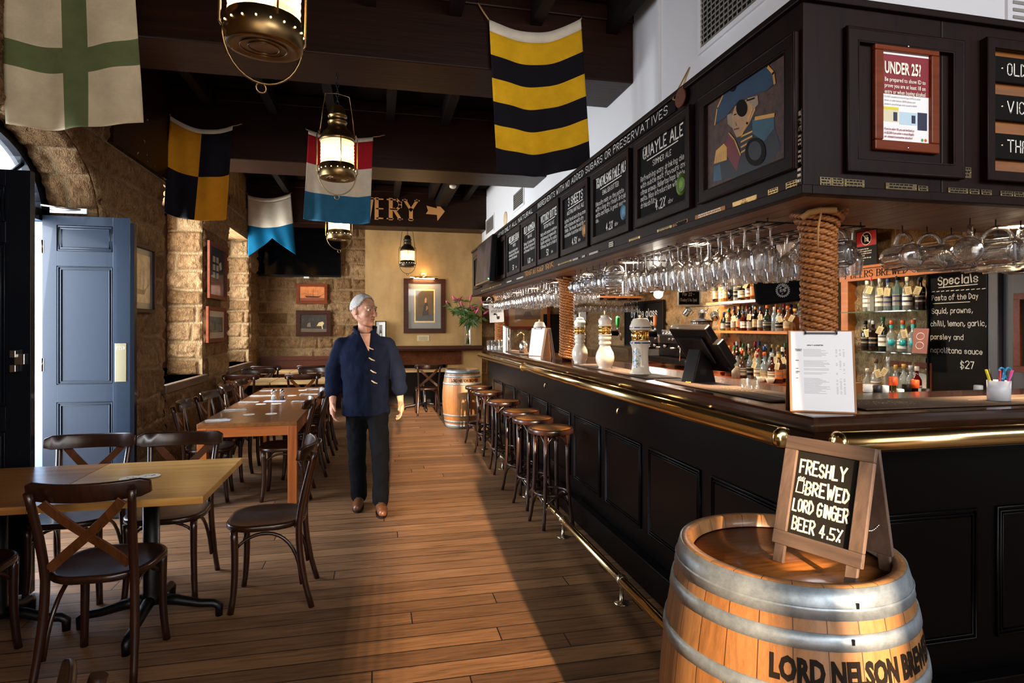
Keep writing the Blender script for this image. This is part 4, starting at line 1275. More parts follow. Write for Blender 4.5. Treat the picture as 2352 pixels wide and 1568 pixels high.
ale(6.46, 5.83, 'framed porter chalkboard, nearest to the wall television', "NELSON'S BLOOD", 'PORTER', ['Robust dark malty porter', 'chocolate and coffee notes', 'creamy with a balanced'], '5%')
w_ = 0.62
chalkboard(faceX(8.75, 2.045, XK), w_, 0.47, 'small framed chalkboard at the far end of the canopy beyond the television', [(s, w_ / 2, 0.36 - i * 0.058, 0.036, w_ - 0.16, 'c', 0.16, 0) for i, s in enumerate(('GUEST', 'WINES', 'BEERS', 'CIDERS', 'SPIRITS', 'TODAY'))])
m = frame_of(MB(), 0.6, 0.47, faceX(7.12, 2.045, XK))
tag(m.build('panel_frame', CANW), 'empty dark moulded panel frame behind the wall television', 'frame')
# band of lettering along the top of the canopy
m = MB()
chalk(m, 'INGREDIENTS WITH NO ADDED SUGARS OR PRESERVATIVES', 0, 0, 0.042, faceX(5.2, 2.557, XK - 0.008), 2.46, 0.12, 0, 0.1, 0.002, squeeze=False)
chalk(m, 'USING ONLY ALL NATURAL', 0, 0, 0.042, faceX(7.0, 2.557, XK - 0.008), 1.62, 0.12, 0, 0.1, 0.002, squeeze=False)
CAN = bpy.data.objects['bar_canopy']
m.build('band_lettering', CHALK, CAN)
m = MB()
chalk(m, 'TRAFALGAR 1805.', 0, 0, 0.055, faceX(5.72, 1.978, XK), 1.02, 0.15, 0, 0.0, 0.002, serif=True, squeeze=False)
m.build('gold_lettering', plain('c58a3c', 0.4, 0.3), CAN)

# ---- painted panel of a naval officer, generic
Tp = faceX(2.43, 2.045, XK)
t = thing('painted_panel', 'framed painting of a naval officer with cocked hat and eye patch', 'painting', Tp.translation)
R = Tp.to_3x3().to_4x4()
frame_of(MB(), 0.63, 0.47, R, 0.05).build('frame', CANW, t)
pt = NT('painting_ground'); nz = pt.noise(pt.coords('Object', (1, 1, 1)), 30, 5, 0.7)
pt.set(Base_Color=pt.ramp(nz, [(0.3, hexc('2a1a16')), (0.7, hexc('5a4038'))]), Roughness=0.6)
MB().box(0.04, 0.04, 0, 0.59, 0.43, 0.006, 0, R).build('canvas', pt.m, t)
Ti = Tp.inverted()


def trace(pts):
    out = []
    for x, y in pts:
        q = Ti @ onX(1552 + x / 2.614, y / 2.614, XK); out.append((q.x, q.y))
    return out


m = MB()
paints = ['1d3f5e', 'd2a04e', 'b9946f', '9b8c78', '0c0a0a', '6d2430', '2b5a70', '12202e']
def patch(pts, mi, z): 
    p = trace(pts); m.add([(x, y, z) for x, y in p], [tuple(range(len(p)))], mi, False, R)
def line(pts, mi, wd, z):
    p = trace(pts)
    for a, b in zip(p, p[1:]): ribbon(m, a, b, wd, R, mi, z)
def oval(cx, cy, rx, ry, mi, z): patch([(cx + rx * math.cos(i * PI / 10), cy + ry * math.sin(i * PI / 10)) for i in range(20)], mi, z)
patch([(235, 1090), (238, 990), (285, 900), (330, 810), (400, 830), (470, 700), (495, 690), (600, 690), (604, 760), (640, 880), (560, 1010), (400, 1055)], 7, .0066)
patch([(470, 720), (600, 700), (600, 770), (540, 850), (470, 800)], 6, .0070)
patch([(235, 1090), (238, 1000), (275, 985), (285, 1080)], 6, .0070)
patch([(330, 810), (365, 830), (400, 935), (375, 1030), (290, 890)], 5, .0072)
patch([(365, 640), (430, 600), (485, 600), (488, 660), (450, 745), (405, 815), (375, 826), (350, 770), (345, 700)], 2, .0074)
patch([(440, 590), (502, 575), (508, 625), (480, 655), (455, 620)], 3, .0078)
patch([(318, 690), (346, 680), (350, 770), (322, 745)], 3, .0076)
patch([(245, 748), (258, 655), (305, 555), (345, 480), (420, 430), (505, 372), (560, 395), (600, 440), (606, 500), (560, 545), (500, 562), (440, 588), (385, 612), (345, 660), (310, 705)], 0, .0082)
line([(245, 748), (260, 650), (318, 520)], 1, .008, .0086); line([(505, 372), (560, 397), (598, 440), (606, 500)], 1, .011, .0086)
oval(352, 512, 26, 40, 4, .0088); oval(408, 650, 34, 52, 4, .0088); line([(440, 605), (485, 590)], 4, .006, .0089)
line([(470, 655), (440, 740), (405, 812)], 1, .011, .0088); line([(330, 800), (365, 840), (400, 930)], 1, .006, .0088)
for k in range(4): line([(405, 820 + 32 * k), (470, 790 + 28 * k)], 1, .007, .0088)
line([(492, 712), (600, 692)], 1, .014, .0089)
patch([(252, 905), (300, 862), (318, 885), (318, 960), (240, 985)], 1, .0084)
for k in range(5): line([(262 + 12 * k, 925 - 6 * k), (252 + 15 * k, 980 - 8 * k)], 3, .003, .0088)
oval(490, 912, 62, 85, 4, .0090); oval(488, 905, 40, 58, 7, .0092)
line([(362, 690), (374, 686)], 4, .005, .0086); line([(366, 735), (376, 752), (368, 756)], 3, .004, .0086); line([(362, 778), (388, 772)], 5, .006, .0086)
m.build('painted_figure', [plain(p, 0.5, var=0.25) for p in paints], t)

# ---- plaques along the canopy
PBR = plain((0.62, 0.45, 0.20), 0.28, 1.0, name='plaque_brass', var=0.15)
PBK = plain('15110d', 0.35, name='plaque_black')
PCR = plain('b9a36b', 0.4, 0.5, name='plaque_pale')
POR = plain('8f5a24', 0.45, 0.4, name='plaque_copper', var=0.4)
np_ = 0


def plaque(P0, P1, T, mat_, ink, label, texts=None, lines=3):
    """P0, P1: lower-left and upper-right corners in the face's own xy"""
    w_, h = P1[0] - P0[0], P1[1] - P0[1]
    t = thing('plaque', label, 'plaque', T @ V((P0[0], P0[1], 0)), group='small engraved plaques on the canopy')
    R = T.to_3x3().to_4x4()
    MB().box(0, 0, 0, w_, h, 0.003, 0, R).build('plate', mat_, t)
    m = MB()
    if texts:
        for i, s in enumerate(texts):
            chalk(m, s, w_ / 2, h * (1 - (i + 0.8) / len(texts)), h / len(texts) * 0.55, R, w_ * 0.86, 0.14, 0, 0.0, 0.004, 'c', serif=True)
    else:
        rr = random.Random(int(w_ * 1e5))
        for i in range(lines):
            x = w_ * 0.12; y = h * (1 - (i + 0.7) / (lines + 0.3))
            while x < w_ * 0.85:
                l_ = min(rr.uniform(0.006, 0.02), w_ * 0.88 - x); m.box(x, y, 0.0031, x + l_, y + h * 0.28 / lines * 1.6, 0.0036, 0, R); x += l_ + 0.004
    m.build('engraving', ink, t)
    m = MB()
    for x in (0.004, w_ - 0.004): m.ball((x, h / 2, 0.003), (0.003, 0.003, 0.002), 8, 0, R)
    m.build('screws', PCR, t)


FXc = faceX(9.0, 0, XK); FYc = faceY(0, 0, YK)
FXi, FYi = FXc.inverted(), FYc.inverted()
def PX(px, py): q = FXi @ onX(px, py, XK); return (q.x, q.y)
def PY(px, py): q = FYi @ onY(px, py, YK); return (q.x, q.y)
zc = lambda x, y: (1100 + x / 3.485, 380 + y / 3.485)
INKB, INKW = BLACK, CREAM
for (x0, y0, x1, y1, mt, ink, lab) in (
        (1430, 570, 1548, 480, PCR, INKB, 'dull gold plaque under the green badged ale board, left of a copper one'), (1556, 530, 1668, 465, POR, INKB, 'copper plaque under the green badged ale board'),
        (1205, 650, 1293, 600, PBR, INKB, 'small brass plaque under the right end of the blue badged board'), (1040, 665, 1082, 602, PBK, INKW, 'small black plaque under the middle of the blue badged board'),
        (876, 755, 966, 708, PBK, INKW, 'black plaque under the right end of the orange badged board'), (826, 780, 856, 718, PBK, INKW, 'small black plaque under the middle of the orange badged board'),
        (748, 808, 802, 742, PBK, INKW, 'black plaque under the left end of the orange badged board'), (635, 845, 745, 795, PBR, INKB, 'long brass plaque right of the gold battle lettering'),
        (220, 978, 270, 935, PBK, INKW, 'small black plaque under the far porter board'), (296, 950, 366, 890, PBK, INKW, 'black plaque left of the gold battle lettering'),
        (20, 1045, 100, 1005, PBR, INKB, 'brass plaque at the far end of the canopy'), (110, 1012, 180, 980, PBR, INKB, 'brass plaque under the wall television')):
    a = PX(*zc(x0, y0)); b = PX(*zc(x1, y1))
    z0 = max(1.975, min(a[1], b[1])); plaque((a[0], z0), (b[0], min(2.043, max(z0 + 0.025, b[1]))), FXc, mt, ink, lab)
zc2 = lambda x, y: (1552 + x / 2.614, y / 2.614)
for (x0, y0, x1, y1, mt, ink, lab, tx) in (
        (345, 1262, 490, 1180, PBR, INKB, 'large shining brass plaque under the painted officer', ['FOR THE', 'TABLE KNIGHT', 'TABLE']), (558, 1190, 618, 1150, PBR, INKB, 'small brass plaque right of the large shining one', None),
        (665, 1150, 735, 1108, PBR, INKB, 'brass plaque just left of the stacked black plaques', None), (8, 1375, 75, 1330, POR, INKB, 'copper plaque at the left under the painted officer', None),
        (120, 1335, 300, 1275, POR, INKW, 'patterned copper strip under the left end of the painted officer', None)):
    a = PX(*zc2(x0, y0)); b = PX(*zc2(x1, y1)); z0 = max(1.975, a[1]); plaque((a[0], z0), (b[0], max(z0 + 0.03, min(b[1], 2.043))), FXc, mt, ink, lab, tx)
for (z0, z1, tx, lab) in ((2.167, 2.245, ['Bill', '(missing)', 'Penfold'], 'topmost and largest of the stacked black plaques at the canopy corner'), (2.115, 2.16, None, 'second of the stacked black plaques at the canopy corner'),
        (2.055, 2.108, None, 'third of the stacked black plaques at the canopy corner'), (1.985, 2.048, None, 'lowest of the stacked black plaques at the canopy corner')):
    plaque((9.0 - 1.808 + 0.002, z0), (9.0 - 1.735 - 0.05, z1), FXc, PBK, INKW, lab, tx)
PDK = plain((0.20, 0.15, 0.08), 0.3, 1.0, name='plaque_dull', var=0.2)
for k, (x0, y0, x1, y1) in enumerate(((1882, 428, 1908, 408), (1909, 428, 1936, 410), (1938, 434, 1984, 414), (2033, 442, 2104, 424), (2107, 449, 2130, 430), (2176, 458, 2222, 440), (2225, 461, 2248, 444), (2252, 462, 2276, 445), (2296, 468, 2325, 450), (2327, 470, 2352, 453), (2206, 408, 2229, 385))):
    a = PY(x0, y0); b = PY(x1, y1)
    lab = ['first', 'second', 'third', 'fourth', 'fifth', 'sixth', 'seventh', 'eighth', 'ninth', 'tenth'][k] + ' dull plaque from the corner, low on the short canopy side' if k < 10 else 'single dull plaque right of the red framed age notice'
    z0 = max(1.975, a[1]); plaque((a[0], z0), (b[0], max(z0 + 0.03, b[1])), FYc, PDK, INKB, lab)

# ---- short canopy side: age notice in a red wood frame, ale names
a, b = PY(1936, 408), PY(2204, 50)
m = frame_of(MB(), b[0] - a[0], 0.50, faceY(a[0], 2.035, YK), 0.05, 0.02)
tag(m.build('panel_frame', CANW), 'dark moulded panel frame around the red framed age notice', 'frame')
a, b = PY(2001, 345), PY(2148, 112)
w_, h = b[0] - a[0], b[1] - a[1]
T = faceY(a[0], a[1], YK - 0.001)
t = thing('age_notice', 'red framed poster asking UNDER 25? on the short canopy side', 'poster', T.translation); R = T.to_3x3().to_4x4()
m = MB(); fw = 0.035
for q in ((0, 0, w_, fw), (0, h - fw, w_, h), (0, fw, fw, h - fw), (w_ - fw, fw, w_, h - fw)): m.box(q[0], q[1], 0, q[2], q[3], 0.018, 0, R)
m.build('frame', FRAMER, t, bev=0.004)
pw, ph = w_ - 2 * fw, h - 2 * fw
MB().box(fw, fw, 0, w_ - fw, h - fw, 0.005, 0, R).build('paper', PAPER, t)
m = MB().box(fw, fw + ph * 0.53, 0.005, w_ - fw, h - fw - 0.008, 0.006, 0, R)
m.box(fw + 0.01, fw + ph * 0.22, 0.005, fw + pw * 0.36, fw + ph * 0.36, 0.006, 1, R).box(fw + pw * 0.38, fw + ph * 0.20, 0.005, fw + pw * 0.74, fw + ph * 0.34, 0.006, 2, R).box(fw + pw * 0.76, fw + ph * 0.15, 0.005, fw + pw * 0.96, fw + ph * 0.35, 0.006, 3, R)
m.box(fw + 0.01, fw + ph * 0.355, 0.006, fw + pw * 0.36, fw + ph * 0.385, 0.0065, 4, R).box(fw + pw * 0.25, fw + ph * 0.23, 0.006, fw + pw * 0.33, fw + ph * 0.33, 0.0065, 3, R).box(fw + pw * 0.63, fw + ph * 0.22, 0.006, fw + pw * 0.71, fw + ph * 0.31, 0.0065, 3, R)
m.ball((fw + pw * 0.86, fw + ph * 0.04, 0.0055), (0.006, 0.006, 0.001), 8, 5, R).ball((fw + pw * 0.93, fw + ph * 0.04, 0.0055), (0.006, 0.006, 0.001), 8, 6, R)
m.build('printed_areas', [plain('7e1522', 0.5), plain('d8cfae', 0.5), plain('b9d2df', 0.5), plain('1e2440', 0.5), plain('d8cc2a', 0.5), plain('4f9a3c', 0.5), plain('d8541f', 0.5)], t)
m = MB(); TL = R @ Tr(fw + 0.012, 0, 0.007)
btext(m, 'UNDER 25?', 0.058, TL @ Tr(0, h - fw - 0.075, 0), 0.0016, maxw=pw - 0.05)
for i, s in enumerate(('Be prepared to show ID to', 'prove you are at least 18 on', 'entry or when buying alcohol')):
    btext(m, s, 0.0205, TL @ Tr(0, h - fw - 0.104 - i * 0.0215, 0), 0.0002, maxw=pw - 0.03)
m.build('white_lettering', CREAM, t)
m = MB()
for i, s in enumerate(('The ONLY acceptable forms of proof of age in NSW are a current', 'driver or rider licence, NSW photo card', 'passport, proof of age card issued in NSW')):
    btext(m, s, 0.008, TL @ Tr(0, fw + ph * 0.49 - i * 0.013, 0), maxw=pw - 0.05)
m.build('small_print', plain('4a4540', 0.7), t)
m = MB()
for i, s in enumerate(("If you're under 18, you can be fined up", 'to $2,200 if you enter a venue illegally', 'or obtain/consume alcohol')):
    btext(m, s, 0.011, TL @ Tr(0, fw + ph * 0.125 - i * 0.0135, 0), 0.0002, maxw=pw * 0.62)
m.build('red_lettering', plain('8e2030', 0.6), t)
for q in (0.012, h - 0.014):
    MB().ball((w_ / 2, q, 0.018), (0.005, 0.005, 0.003), 8, 0, R).build('screw', STEEL, t)

a = PY(2250, 405); T = faceY(a[0], 2.035, YK)
t = thing('tap_list', 'framed list of black name boards at the right end of the canopy', 'menu board', T.translation); R = T.to_3x3().to_4x4()
frame_of(MB(), 0.75, 0.52, R, 0.035, 0.03).build('frame', CANW, t)
MB().box(0.03, 0.03, 0, 0.72, 0.49, 0.004, 0, R).build('back_panel', wood('golden_lit_board', hexc('5e3413'), hexc('8f5720'), 'X', 1, 0.3, 0.3, 'World', 0.1, 12), t)  # golden light on this panel put into its wood colour
for i, (s, z0) in enumerate((('OLD ADMIRAL', 0.365), ('VICTORY BITTER', 0.225), ('THREE SHEETS', 0.082))):
    nb = MB().box(0.045, z0, 0.004, 0.70, z0 + 0.095, 0.022, 0, R).build('name_board', CHALKB, t, bev=0.004)
    m = MB(); chalk(m, s, 0.10, z0 + 0.028, 0.042, R, 0.52, 0.11, 0, 0.08, 0.0235); m.build('chalk_lettering', CHALK, nb)
    MB().ball((0.075, z0 + 0.05, 0.022), (0.006, 0.006, 0.004), 8, 0, R).build('screw', BRASS, nb)

# ---- the beam sign
m = MB()
A = onY(724, 500, 10.98); B = onY(958, 500, 10.98); top = onY(900, 463, 10.98)
Tb = faceY(A.x, (A.z + B.z) / 2, 10.978)
chalk(m, 'BREWERY', 0, 0, top.z - A.z, Tb, B.x - A.x, 0.2, 0, 0.0, 0.004, serif=True, squeeze=False)
a0 = onY(978, 487, 10.98).x - A.x; hh = (top.z - A.z) / 2
m.add([(a0, hh - 0.06, .004), (a0 + 0.04, hh, .004), (a0 + 0.01, hh + 0.09, .004), (a0 + .20, hh + .05, .004), (a0 + .20, hh + .15, .004), (a0 + .345, hh, .004), (a0 + .21, hh - .18, .004), (a0 + .20, hh - .07, .004)], [(0, 1, 2, 3, 6 + 1), (3, 4, 5, 6, 7)], 0, False, Tb)
tag(m.build('beam_lettering', plain('c8894a', 0.5, name='gold_paint')), 'gold lettering BREWERY with an arrow painted on the farthest beam', 'lettering')
# ================================================================ signal flags hung on the beams
def cloth(name, c, var=0.12, weave=90):
    t = NT(name); c = hexc(c)
    n1 = t.noise(t.coords('Object', (1, 1, 1)), 6, 5, 0.7); n2 = t.noise(t.coords('Object', (1, 1, 1)), weave, 2, 0.5)
    t.set(Base_Color=t.ramp(n1, [(0.3, tuple(x * (1 - var) for x in c)), (0.7, tuple(min(1, x * (1 + var)) for x in c))]), Roughness=0.85, Specular_IOR_Level=0.1)
    t.bump(n2, 0.25, 0.002); return t.m


HEAD = cloth('flag_heading', 'd8ccb8')
ROPEM = plain('a07c4e', 0.9, name='thin_rope')
def flag(label, Y, tl, tr_, bl, br_, sag, mats, fn, hooks, notch=0, head=0.045, ph=0.0):
    a, b, c, d = (onY(*q, Y) for q in (tl, tr_, bl, br_))
    t = thing('signal_flag', label, 'flag', (a + b) / 2); o0 = (a + b) / 2
    wd = (b - a).length
    def pos(u, v):
        p = a * (1 - u) * (1 - v) + b * u * (1 - v) + c * (1 - u) * v + d * u * v
        p = p - o0
        p.z -= sag * 4 * u * (1 - u) * (1 - 0.45 * v)
        if notch:
            p.z += notch * max(0, v - 0.5) * 2 * (1 - abs(2 * u - 1))
        p.y += -0.025 - (0.028 * math.sin(u * 8 + ph + 1.6 * v) + 0.015 * math.sin(u * 17 + ph * 2 - v * 3)) * (0.25 + 0.75 * v) - 0.02 * v
        return p
    nu, nv = 36, 48
    MB().grid(lambda u, v: pos(u, head + (1 - head) * v), nu, nv, fn).build('cloth', mats, t, solid=0.002)
    MB().grid(lambda u, v: pos(u, head * v * 1.05 - 0.002) + V((0, -0.002, 0)), nu, 2).build('heading', HEAD, t, solid=0.005)
    for q, (hx, hy) in zip((a, b), hooks):
        h = onY(hx, hy, Y) - o0
        m = MB().tube([q - o0 + V((0, -0.025, 0)), (q - o0 + h) / 2 + V((0, -0.012, -0.004)), h], 0.006, 6)
        m.build('halyard', ROPEM, t)
        MB().tube([h + V((0, 0.02, 0)), h + V((0, -0.015, 0)), h + V((0, -0.015, 0.02))], 0.005, 6).build('hook', IRON, t)
    return t


YEL, BLK = cloth('yellow_bunting', 'd9a51c'), cloth('black_bunting', '17141a')
flag('large yellow and black striped flag on the nearest beam', 4.44, (1122, 50), (1331, 48), (1138, 398), (1350, 380), 0.10, [YEL, BLK], lambda u, v: int(v * 6) % 2, ((1097, 6), (1336, 40)), head=0.07)
flag('large faded white flag with green cross at the upper left', 4.14, (18, -48), (312, -48), (24, 290), (332, 283), 0.07, [cloth('faded_white_bunting', 'c9b898', 0.15), cloth('faded_green_bunting', '5f6642', 0.15)],
     lambda u, v: 1 if (0.43 < u < 0.60 or 0.40 < v < 0.58) else 0, ((8, -60), (325, -60)), ph=1.0)
flag('flag quartered in orange and black left of the hanging lanterns', 6.92, (393, 268), (536, 291), (380, 490), (520, 504), 0.09, [cloth('orange_bunting', 'c5821c'), BLK], lambda u, v: 0 if (u < 0.5) == (v < 0.5) else 1, ((390, 262), (556, 284)), ph=2.0)
flag('red, white and blue striped flag behind a glowing lantern', 6.92, (709, 300), (857, 316), (697, 503), (850, 514), 0.05, [cloth('red_bunting', 'a81f27'), cloth('cream_bunting', 'dcc9ae'), cloth('blue_bunting', '2f6480')], lambda u, v: int(v * 2.999), ((703, 296), (884, 310)), ph=3.0)
flag('small white and blue swallowtail pennant on the lettered beam', 10.97, (570, 449), (668, 444), (571, 590), (680, 585), 0.07, [cloth('white_bunting', 'd5c8b2'), cloth('sky_blue_bunting', '0b5272')], lambda u, v: 0 if v < 0.45 else 1, ((566, 441), (671, 442)), notch=0.34, head=0.06, ph=0.5)

# ================================================================ ship's lanterns
tg = NT('lantern_glass')
tr_s = tg.n('ShaderNodeBsdfTransparent'); tl_s = tg.n('ShaderNodeBsdfTranslucent'); tl_s.inputs[0].default_value = (1, 0.80, 0.52, 1)
gl_s = tg.n('ShaderNodeBsdfGlossy'); gl_s.inputs['Roughness'].default_value = 0.1
m1 = tg.n('ShaderNodeMixShader'); m1.inputs[0].default_value = 0.55; tg.l(tr_s.outputs[0], m1.inputs[1]); tg.l(tl_s.outputs[0], m1.inputs[2])
m2 = tg.n('ShaderNodeMixShader'); m2.inputs[0].default_value = 0.08; tg.l(m1.outputs[0], m2.inputs[1]); tg.l(gl_s.outputs[0], m2.inputs[2])
tg.l(m2.outputs[0], tg.out.inputs[0])
LGLASS = tg.m
BULB = emit((1.0, 0.72, 0.40), 40, 'lamp_bulb')


def lantern(label, loc, sc, top, body, tilt=0.0, power=60, rz=0.0):
    t = thing('ship_lantern', label, 'lantern', loc); t.scale = (sc, sc, sc); t.rotation_euler = (tilt, 0, rz)
    m = MB().lathe([(0.0005, 0.004), (0.09, 0.004), (0.10, 0.0), (0.118, 0.0), (0.126, 0.006), (0.126, 0.075), (0.119, 0.082), (0.119, 0.10), (0.105, 0.105)], 36)
    for k in range(2): m.tube([(r * math.cos(i * PI / 16), r * math.sin(i * PI / 16), 0.003) for i in range(32) for r in [(0.075, 0.05)[k]]], 0.0025, 6, closed=True)
    m.build('base', body, t)
    m = MB()
    for i in range(18):
        a = i * PI / 9; m.ball((0.1262 * math.cos(a), 0.1262 * math.sin(a), 0.06), 0.0035, 6)
    m.build('vent_hole', emit((1, 0.75, 0.4), 6, 'vent_glow') if 'vent_glow' not in bpy.data.materials else bpy.data.materials['vent_glow'], t)['kind'] = 'stuff'
    prof = []
    for i in range(41):
        z = 0.10 + 0.17 * i / 40; prof.append((0.112 + 0.0045 * abs(math.sin(i / 40 * PI * 7)), z))
    MB().open_lathe(prof, 36).build('lens', LGLASS, t)
    MB().ball((0, 0, 0.17), (0.03, 0.03, 0.045), 12).tube([(0, 0, 0.09), (0, 0, 0.14)], 0.018, 10).build('bulb', BULB, t)
    m = MB().lathe([(0.118, 0.262), (0.124, 0.268), (0.124, 0.285), (0.116, 0.292), (0.112, 0.31), (0.095, 0.335), (0.072, 0.355), (0.064, 0.37), (0.064, 0.40), (0.068, 0.402), (0.068, 0.41), (0.06, 0.412), (0.06, 0.44), (0.067, 0.442), (0.067, 0.455), (0.055, 0.468), (0.052, 0.50), (0.035, 0.52), (0.012, 0.528), (0.0005, 0.528)], 32)
    m.build('cap', body, t)
    for s in (-1, 1):
        m = MB().tube([(s * 0.128, 0, 0.03), (s * 0.142, 0, 0.05), (s * 0.142, 0, 0.30), (s * 0.130, 0, 0.33), (s * 0.122, 0, 0.30)], 0.005, 6)
        m.build('guard_wire', body, t)
    for a in (PI / 2, PI * 1.5):
        MB().tube([(0.122 * math.cos(a), 0.122 * math.sin(a), 0.08), (0.124 * math.cos(a), 0.124 * math.sin(a), 0.29)], 0.0035, 6).build('guard_wire', body, t)
    m = MB().tube([(0.134 * math.cos(PI + i * PI / 16), 0.02 * math.sin(i * PI / 16), 0.045 + 0.155 * math.sin(PI + i * PI / 16)) for i in range(17)], 0.004, 6)
    m.tube([(0.017 * math.cos(i * PI / 6), 0.02, -0.125 + 0.017 * math.sin(i * PI / 6)) for i in range(12)], 0.0035, 6, closed=True)
    m.build('lower_bail', body, t)
    m = MB().tube([(-0.122, 0, 0.30), (-0.105, 0, 0.46), (-0.085, 0, 0.60), (0.0, 0, 0.61), (0.085, 0, 0.60), (0.105, 0, 0.46), (0.122, 0, 0.30)], 0.004, 6)
    m.build('upper_bail', body, t)
    m = MB(); z = 0.52; k = 0; hz = (top - loc[2]) / sc
    while z < hz - 0.02:
        m.tube([(0.011 * math.cos(i * PI / 5) * (1 - k % 2), 0.011 * math.cos(i * PI / 5) * (k % 2), z + 0.02 + 0.021 * math.sin(i * PI / 5)) for i in range(10)], 0.0032, 5, closed=True); z += 0.034; k += 1
    m.build('chain', IRON, t)['kind'] = 'stuff'
    light('POINT', 'lantern_lamp', V(loc) + V((0, 0, 0.17 * sc)), power, (1.0, 0.60, 0.27), shadow_soft_size=0.035)
    return t


q = onY(606, 110, 2.31)
lantern('large brass lantern cut off by the top edge of the picture', (q.x, q.y, 2.50), 1.06, ZC, OLDBRASS, 0.06, 50, 0.5)
q = onY(775, 400, 4.74); lantern('brass lantern glowing in front of the striped red flag', (q.x, q.y, 2.62), 1.06, 3.44, OLDBRASS, 0, 60, 0.25)
q = onY(779, 545, 7.25); lantern('lantern glowing just below the hem of the red flag', (q.x, q.y, 2.51), 1.05, 3.30, OLDBRASS, 0, 60)
q = onY(936, 615, 11.2); lantern('small black lantern against the ochre plaster wall', (q.x, q.y, 2.60), 1.1, 3.30, DARKBRASS, 0, 75)

# ================================================================ pictures
def faceL(y_near, z0, X):
    return M(((0, 0, 1, X), (1, 0, 0, y_near), (0, 1, 0, z0), (0, 0, 0, 1)))


def picture(label, T, w_, h, fw, framem, mount, mw, shapes, ground, dep=0.03):
    """shapes: list of (polygon in 0..1 of the picture area, colour)"""
    t = thing('framed_picture', label, 'picture', T.translation); R = T.to_3x3().to_4x4()
    m = MB()
    for q in ((0, 0, w_, fw), (0, h - fw, w_, h), (0, fw, fw, h - fw), (w_ - fw, fw, w_, h - fw)): m.box(q[0], q[1], 0, q[2], q[3], dep, 0, R)
    m.tube([(fw, fw, dep * .9), (w_ - fw, fw, dep * .9), (w_ - fw, h - fw, dep * .9), (fw, h - fw, dep * .9)], 0.006, 6, 0, True, R)
    m.build('frame', framem, t, bev=0.004)
    MB().box(fw, fw, 0, w_ - fw, h - fw, 0.008, 0, R).build('mount', plain(mount, 0.25, 0, 0.6), t)
    x0, y0, pw, ph = fw + mw, fw + mw, w_ - 2 * (fw + mw), h - 2 * (fw + mw)
    m = MB().box(x0, y0, 0.008, x0 + pw, y0 + ph, 0.009, 0, R); mats = [plain(ground, 0.25, 0, 0.6, var=0.3)]
    for k, (pl, c) in enumerate(shapes):
        m.add([(x0 + a * pw, y0 + b * ph, 0.0092 + k * 0.0002) for a, b in pl], [tuple(range(len(pl)))], k + 1, False, R); mats.append(plain(c, 0.3, 0, 0.5, var=0.2))
    m.build('print', mats, t)
    return t


def ship(c, x=0.5, y=0.2, s=1.0, sails=None):
    out = [([(x - .34 * s, y + .08 * s), (x - .26 * s, y - .05 * s), (x + .22 * s, y - .05 * s), (x + .34 * s, y + .12 * s), (x + .2 * s, y + .05 * s)], c)]
    for k, (mx, mh) in enumerate(((-.2, .45), (0, .58), (.18, .48))):
        out.append(([(x + mx * s - .006, y), (x + mx * s + .006, y), (x + mx * s + .004, y + mh * s), (x + mx * s - .004, y + mh * s)], c))
        for q in (.3, .55, .8):
            wd = .11 * s * (1.15 - q * 0.6)
            out.append(([(x + mx * s - wd, y + mh * s * q), (x + mx * s + wd, y + mh * s * q), (x + mx * s + wd * .9, y + mh * s * (q + .012)), (x + mx * s - wd * .9, y + mh * s * (q + .012))], c))
    out.append(([(x + .3 * s, y + .08 * s), (x + .48 * s, y + .22 * s), (x + .475 * s, y + .235 * s), (x + .29 * s, y + .1 * s)], c))
    return out


def wallL(p0, p1, label, *a):
    A, B = onX(*p0, XL + 0.05), onX(*p1, XL + 0.05)
    picture(label, faceL(A.y, A.z, XL + 0.05), B.y - A.y, B.z - A.z, *a)
def wallB(p0, p1, Y, label, *a):
    g_ = 0.05 if Y == YB else 0.004
    A, B = onY(*p0, Y - g_), onY(*p1, Y - g_)
    return picture(label, faceY(A.x, A.z, Y - g_), B.x - A.x, B.z - A.z, *a)
wallL((282, 715), (350, 571), 'framed sailing ship drawing on cream paper beside the blue door', 0.03, FRAMEW, '6d7570', 0.06, ship('7a6248', 0.52, 0.22, 0.95), 'c9b490')
wallL((476, 684), (517, 572), 'upper framed picture with pinned cards between the two windows', 0.05, FRAMER, '2a2c30', 0.02, [([(a, b), (a + .16, b), (a + .16, b + .13), (a, b + .13)], 'b9b3a2') for a in (.2, .42) for b in (.35, .52, .7)] + [([(.66, .55), (.8, .6), (.74, .76), (.6, .7)], 'c9c3b0')], '2c2d30')
wallL((473, 787), (515, 708), 'lower framed photograph in white mount between the two windows', 0.045, FRAMER, 'c9bda2', 0.085, [([(.1, .2), (.9, .1), (.9, .5), (.1, .6)], '6d6a52'), ([(.3, .1), (.5, .1), (.45, .7), (.35, .7)], '2c2b22')], '4c5040')
wallB((681, 697), (752, 652), YB, 'orange framed picture of a beached sailing ship under the television', 0.05, FRAMER, 'b06a38', 0.0, ship('3a150c', 0.55, 0.28, 1.0) + [([(0, 0), (1, 0), (1, .22), (0, .2)], '7a3a1c')], 'c0703c')
wallB((680, 772), (760, 713), YB, 'dark framed picture of a pale horse, lower on the back wall', 0.075, FRAMEW, '3c342a', 0.0, [([(.62, .35), (.7, .55), (.85, .6), (.9, .5), (.84, .35), (.86, .15), (.82, .15), (.8, .35), (.7, .35)], 'c0a878'), ([(.25, .3), (.4, .3), (.38, .55), (.28, .5)], '6a5a44'), ([(0, 0), (1, 0), (1, .18), (0, .22)], '5a4c38')], '2c2822')
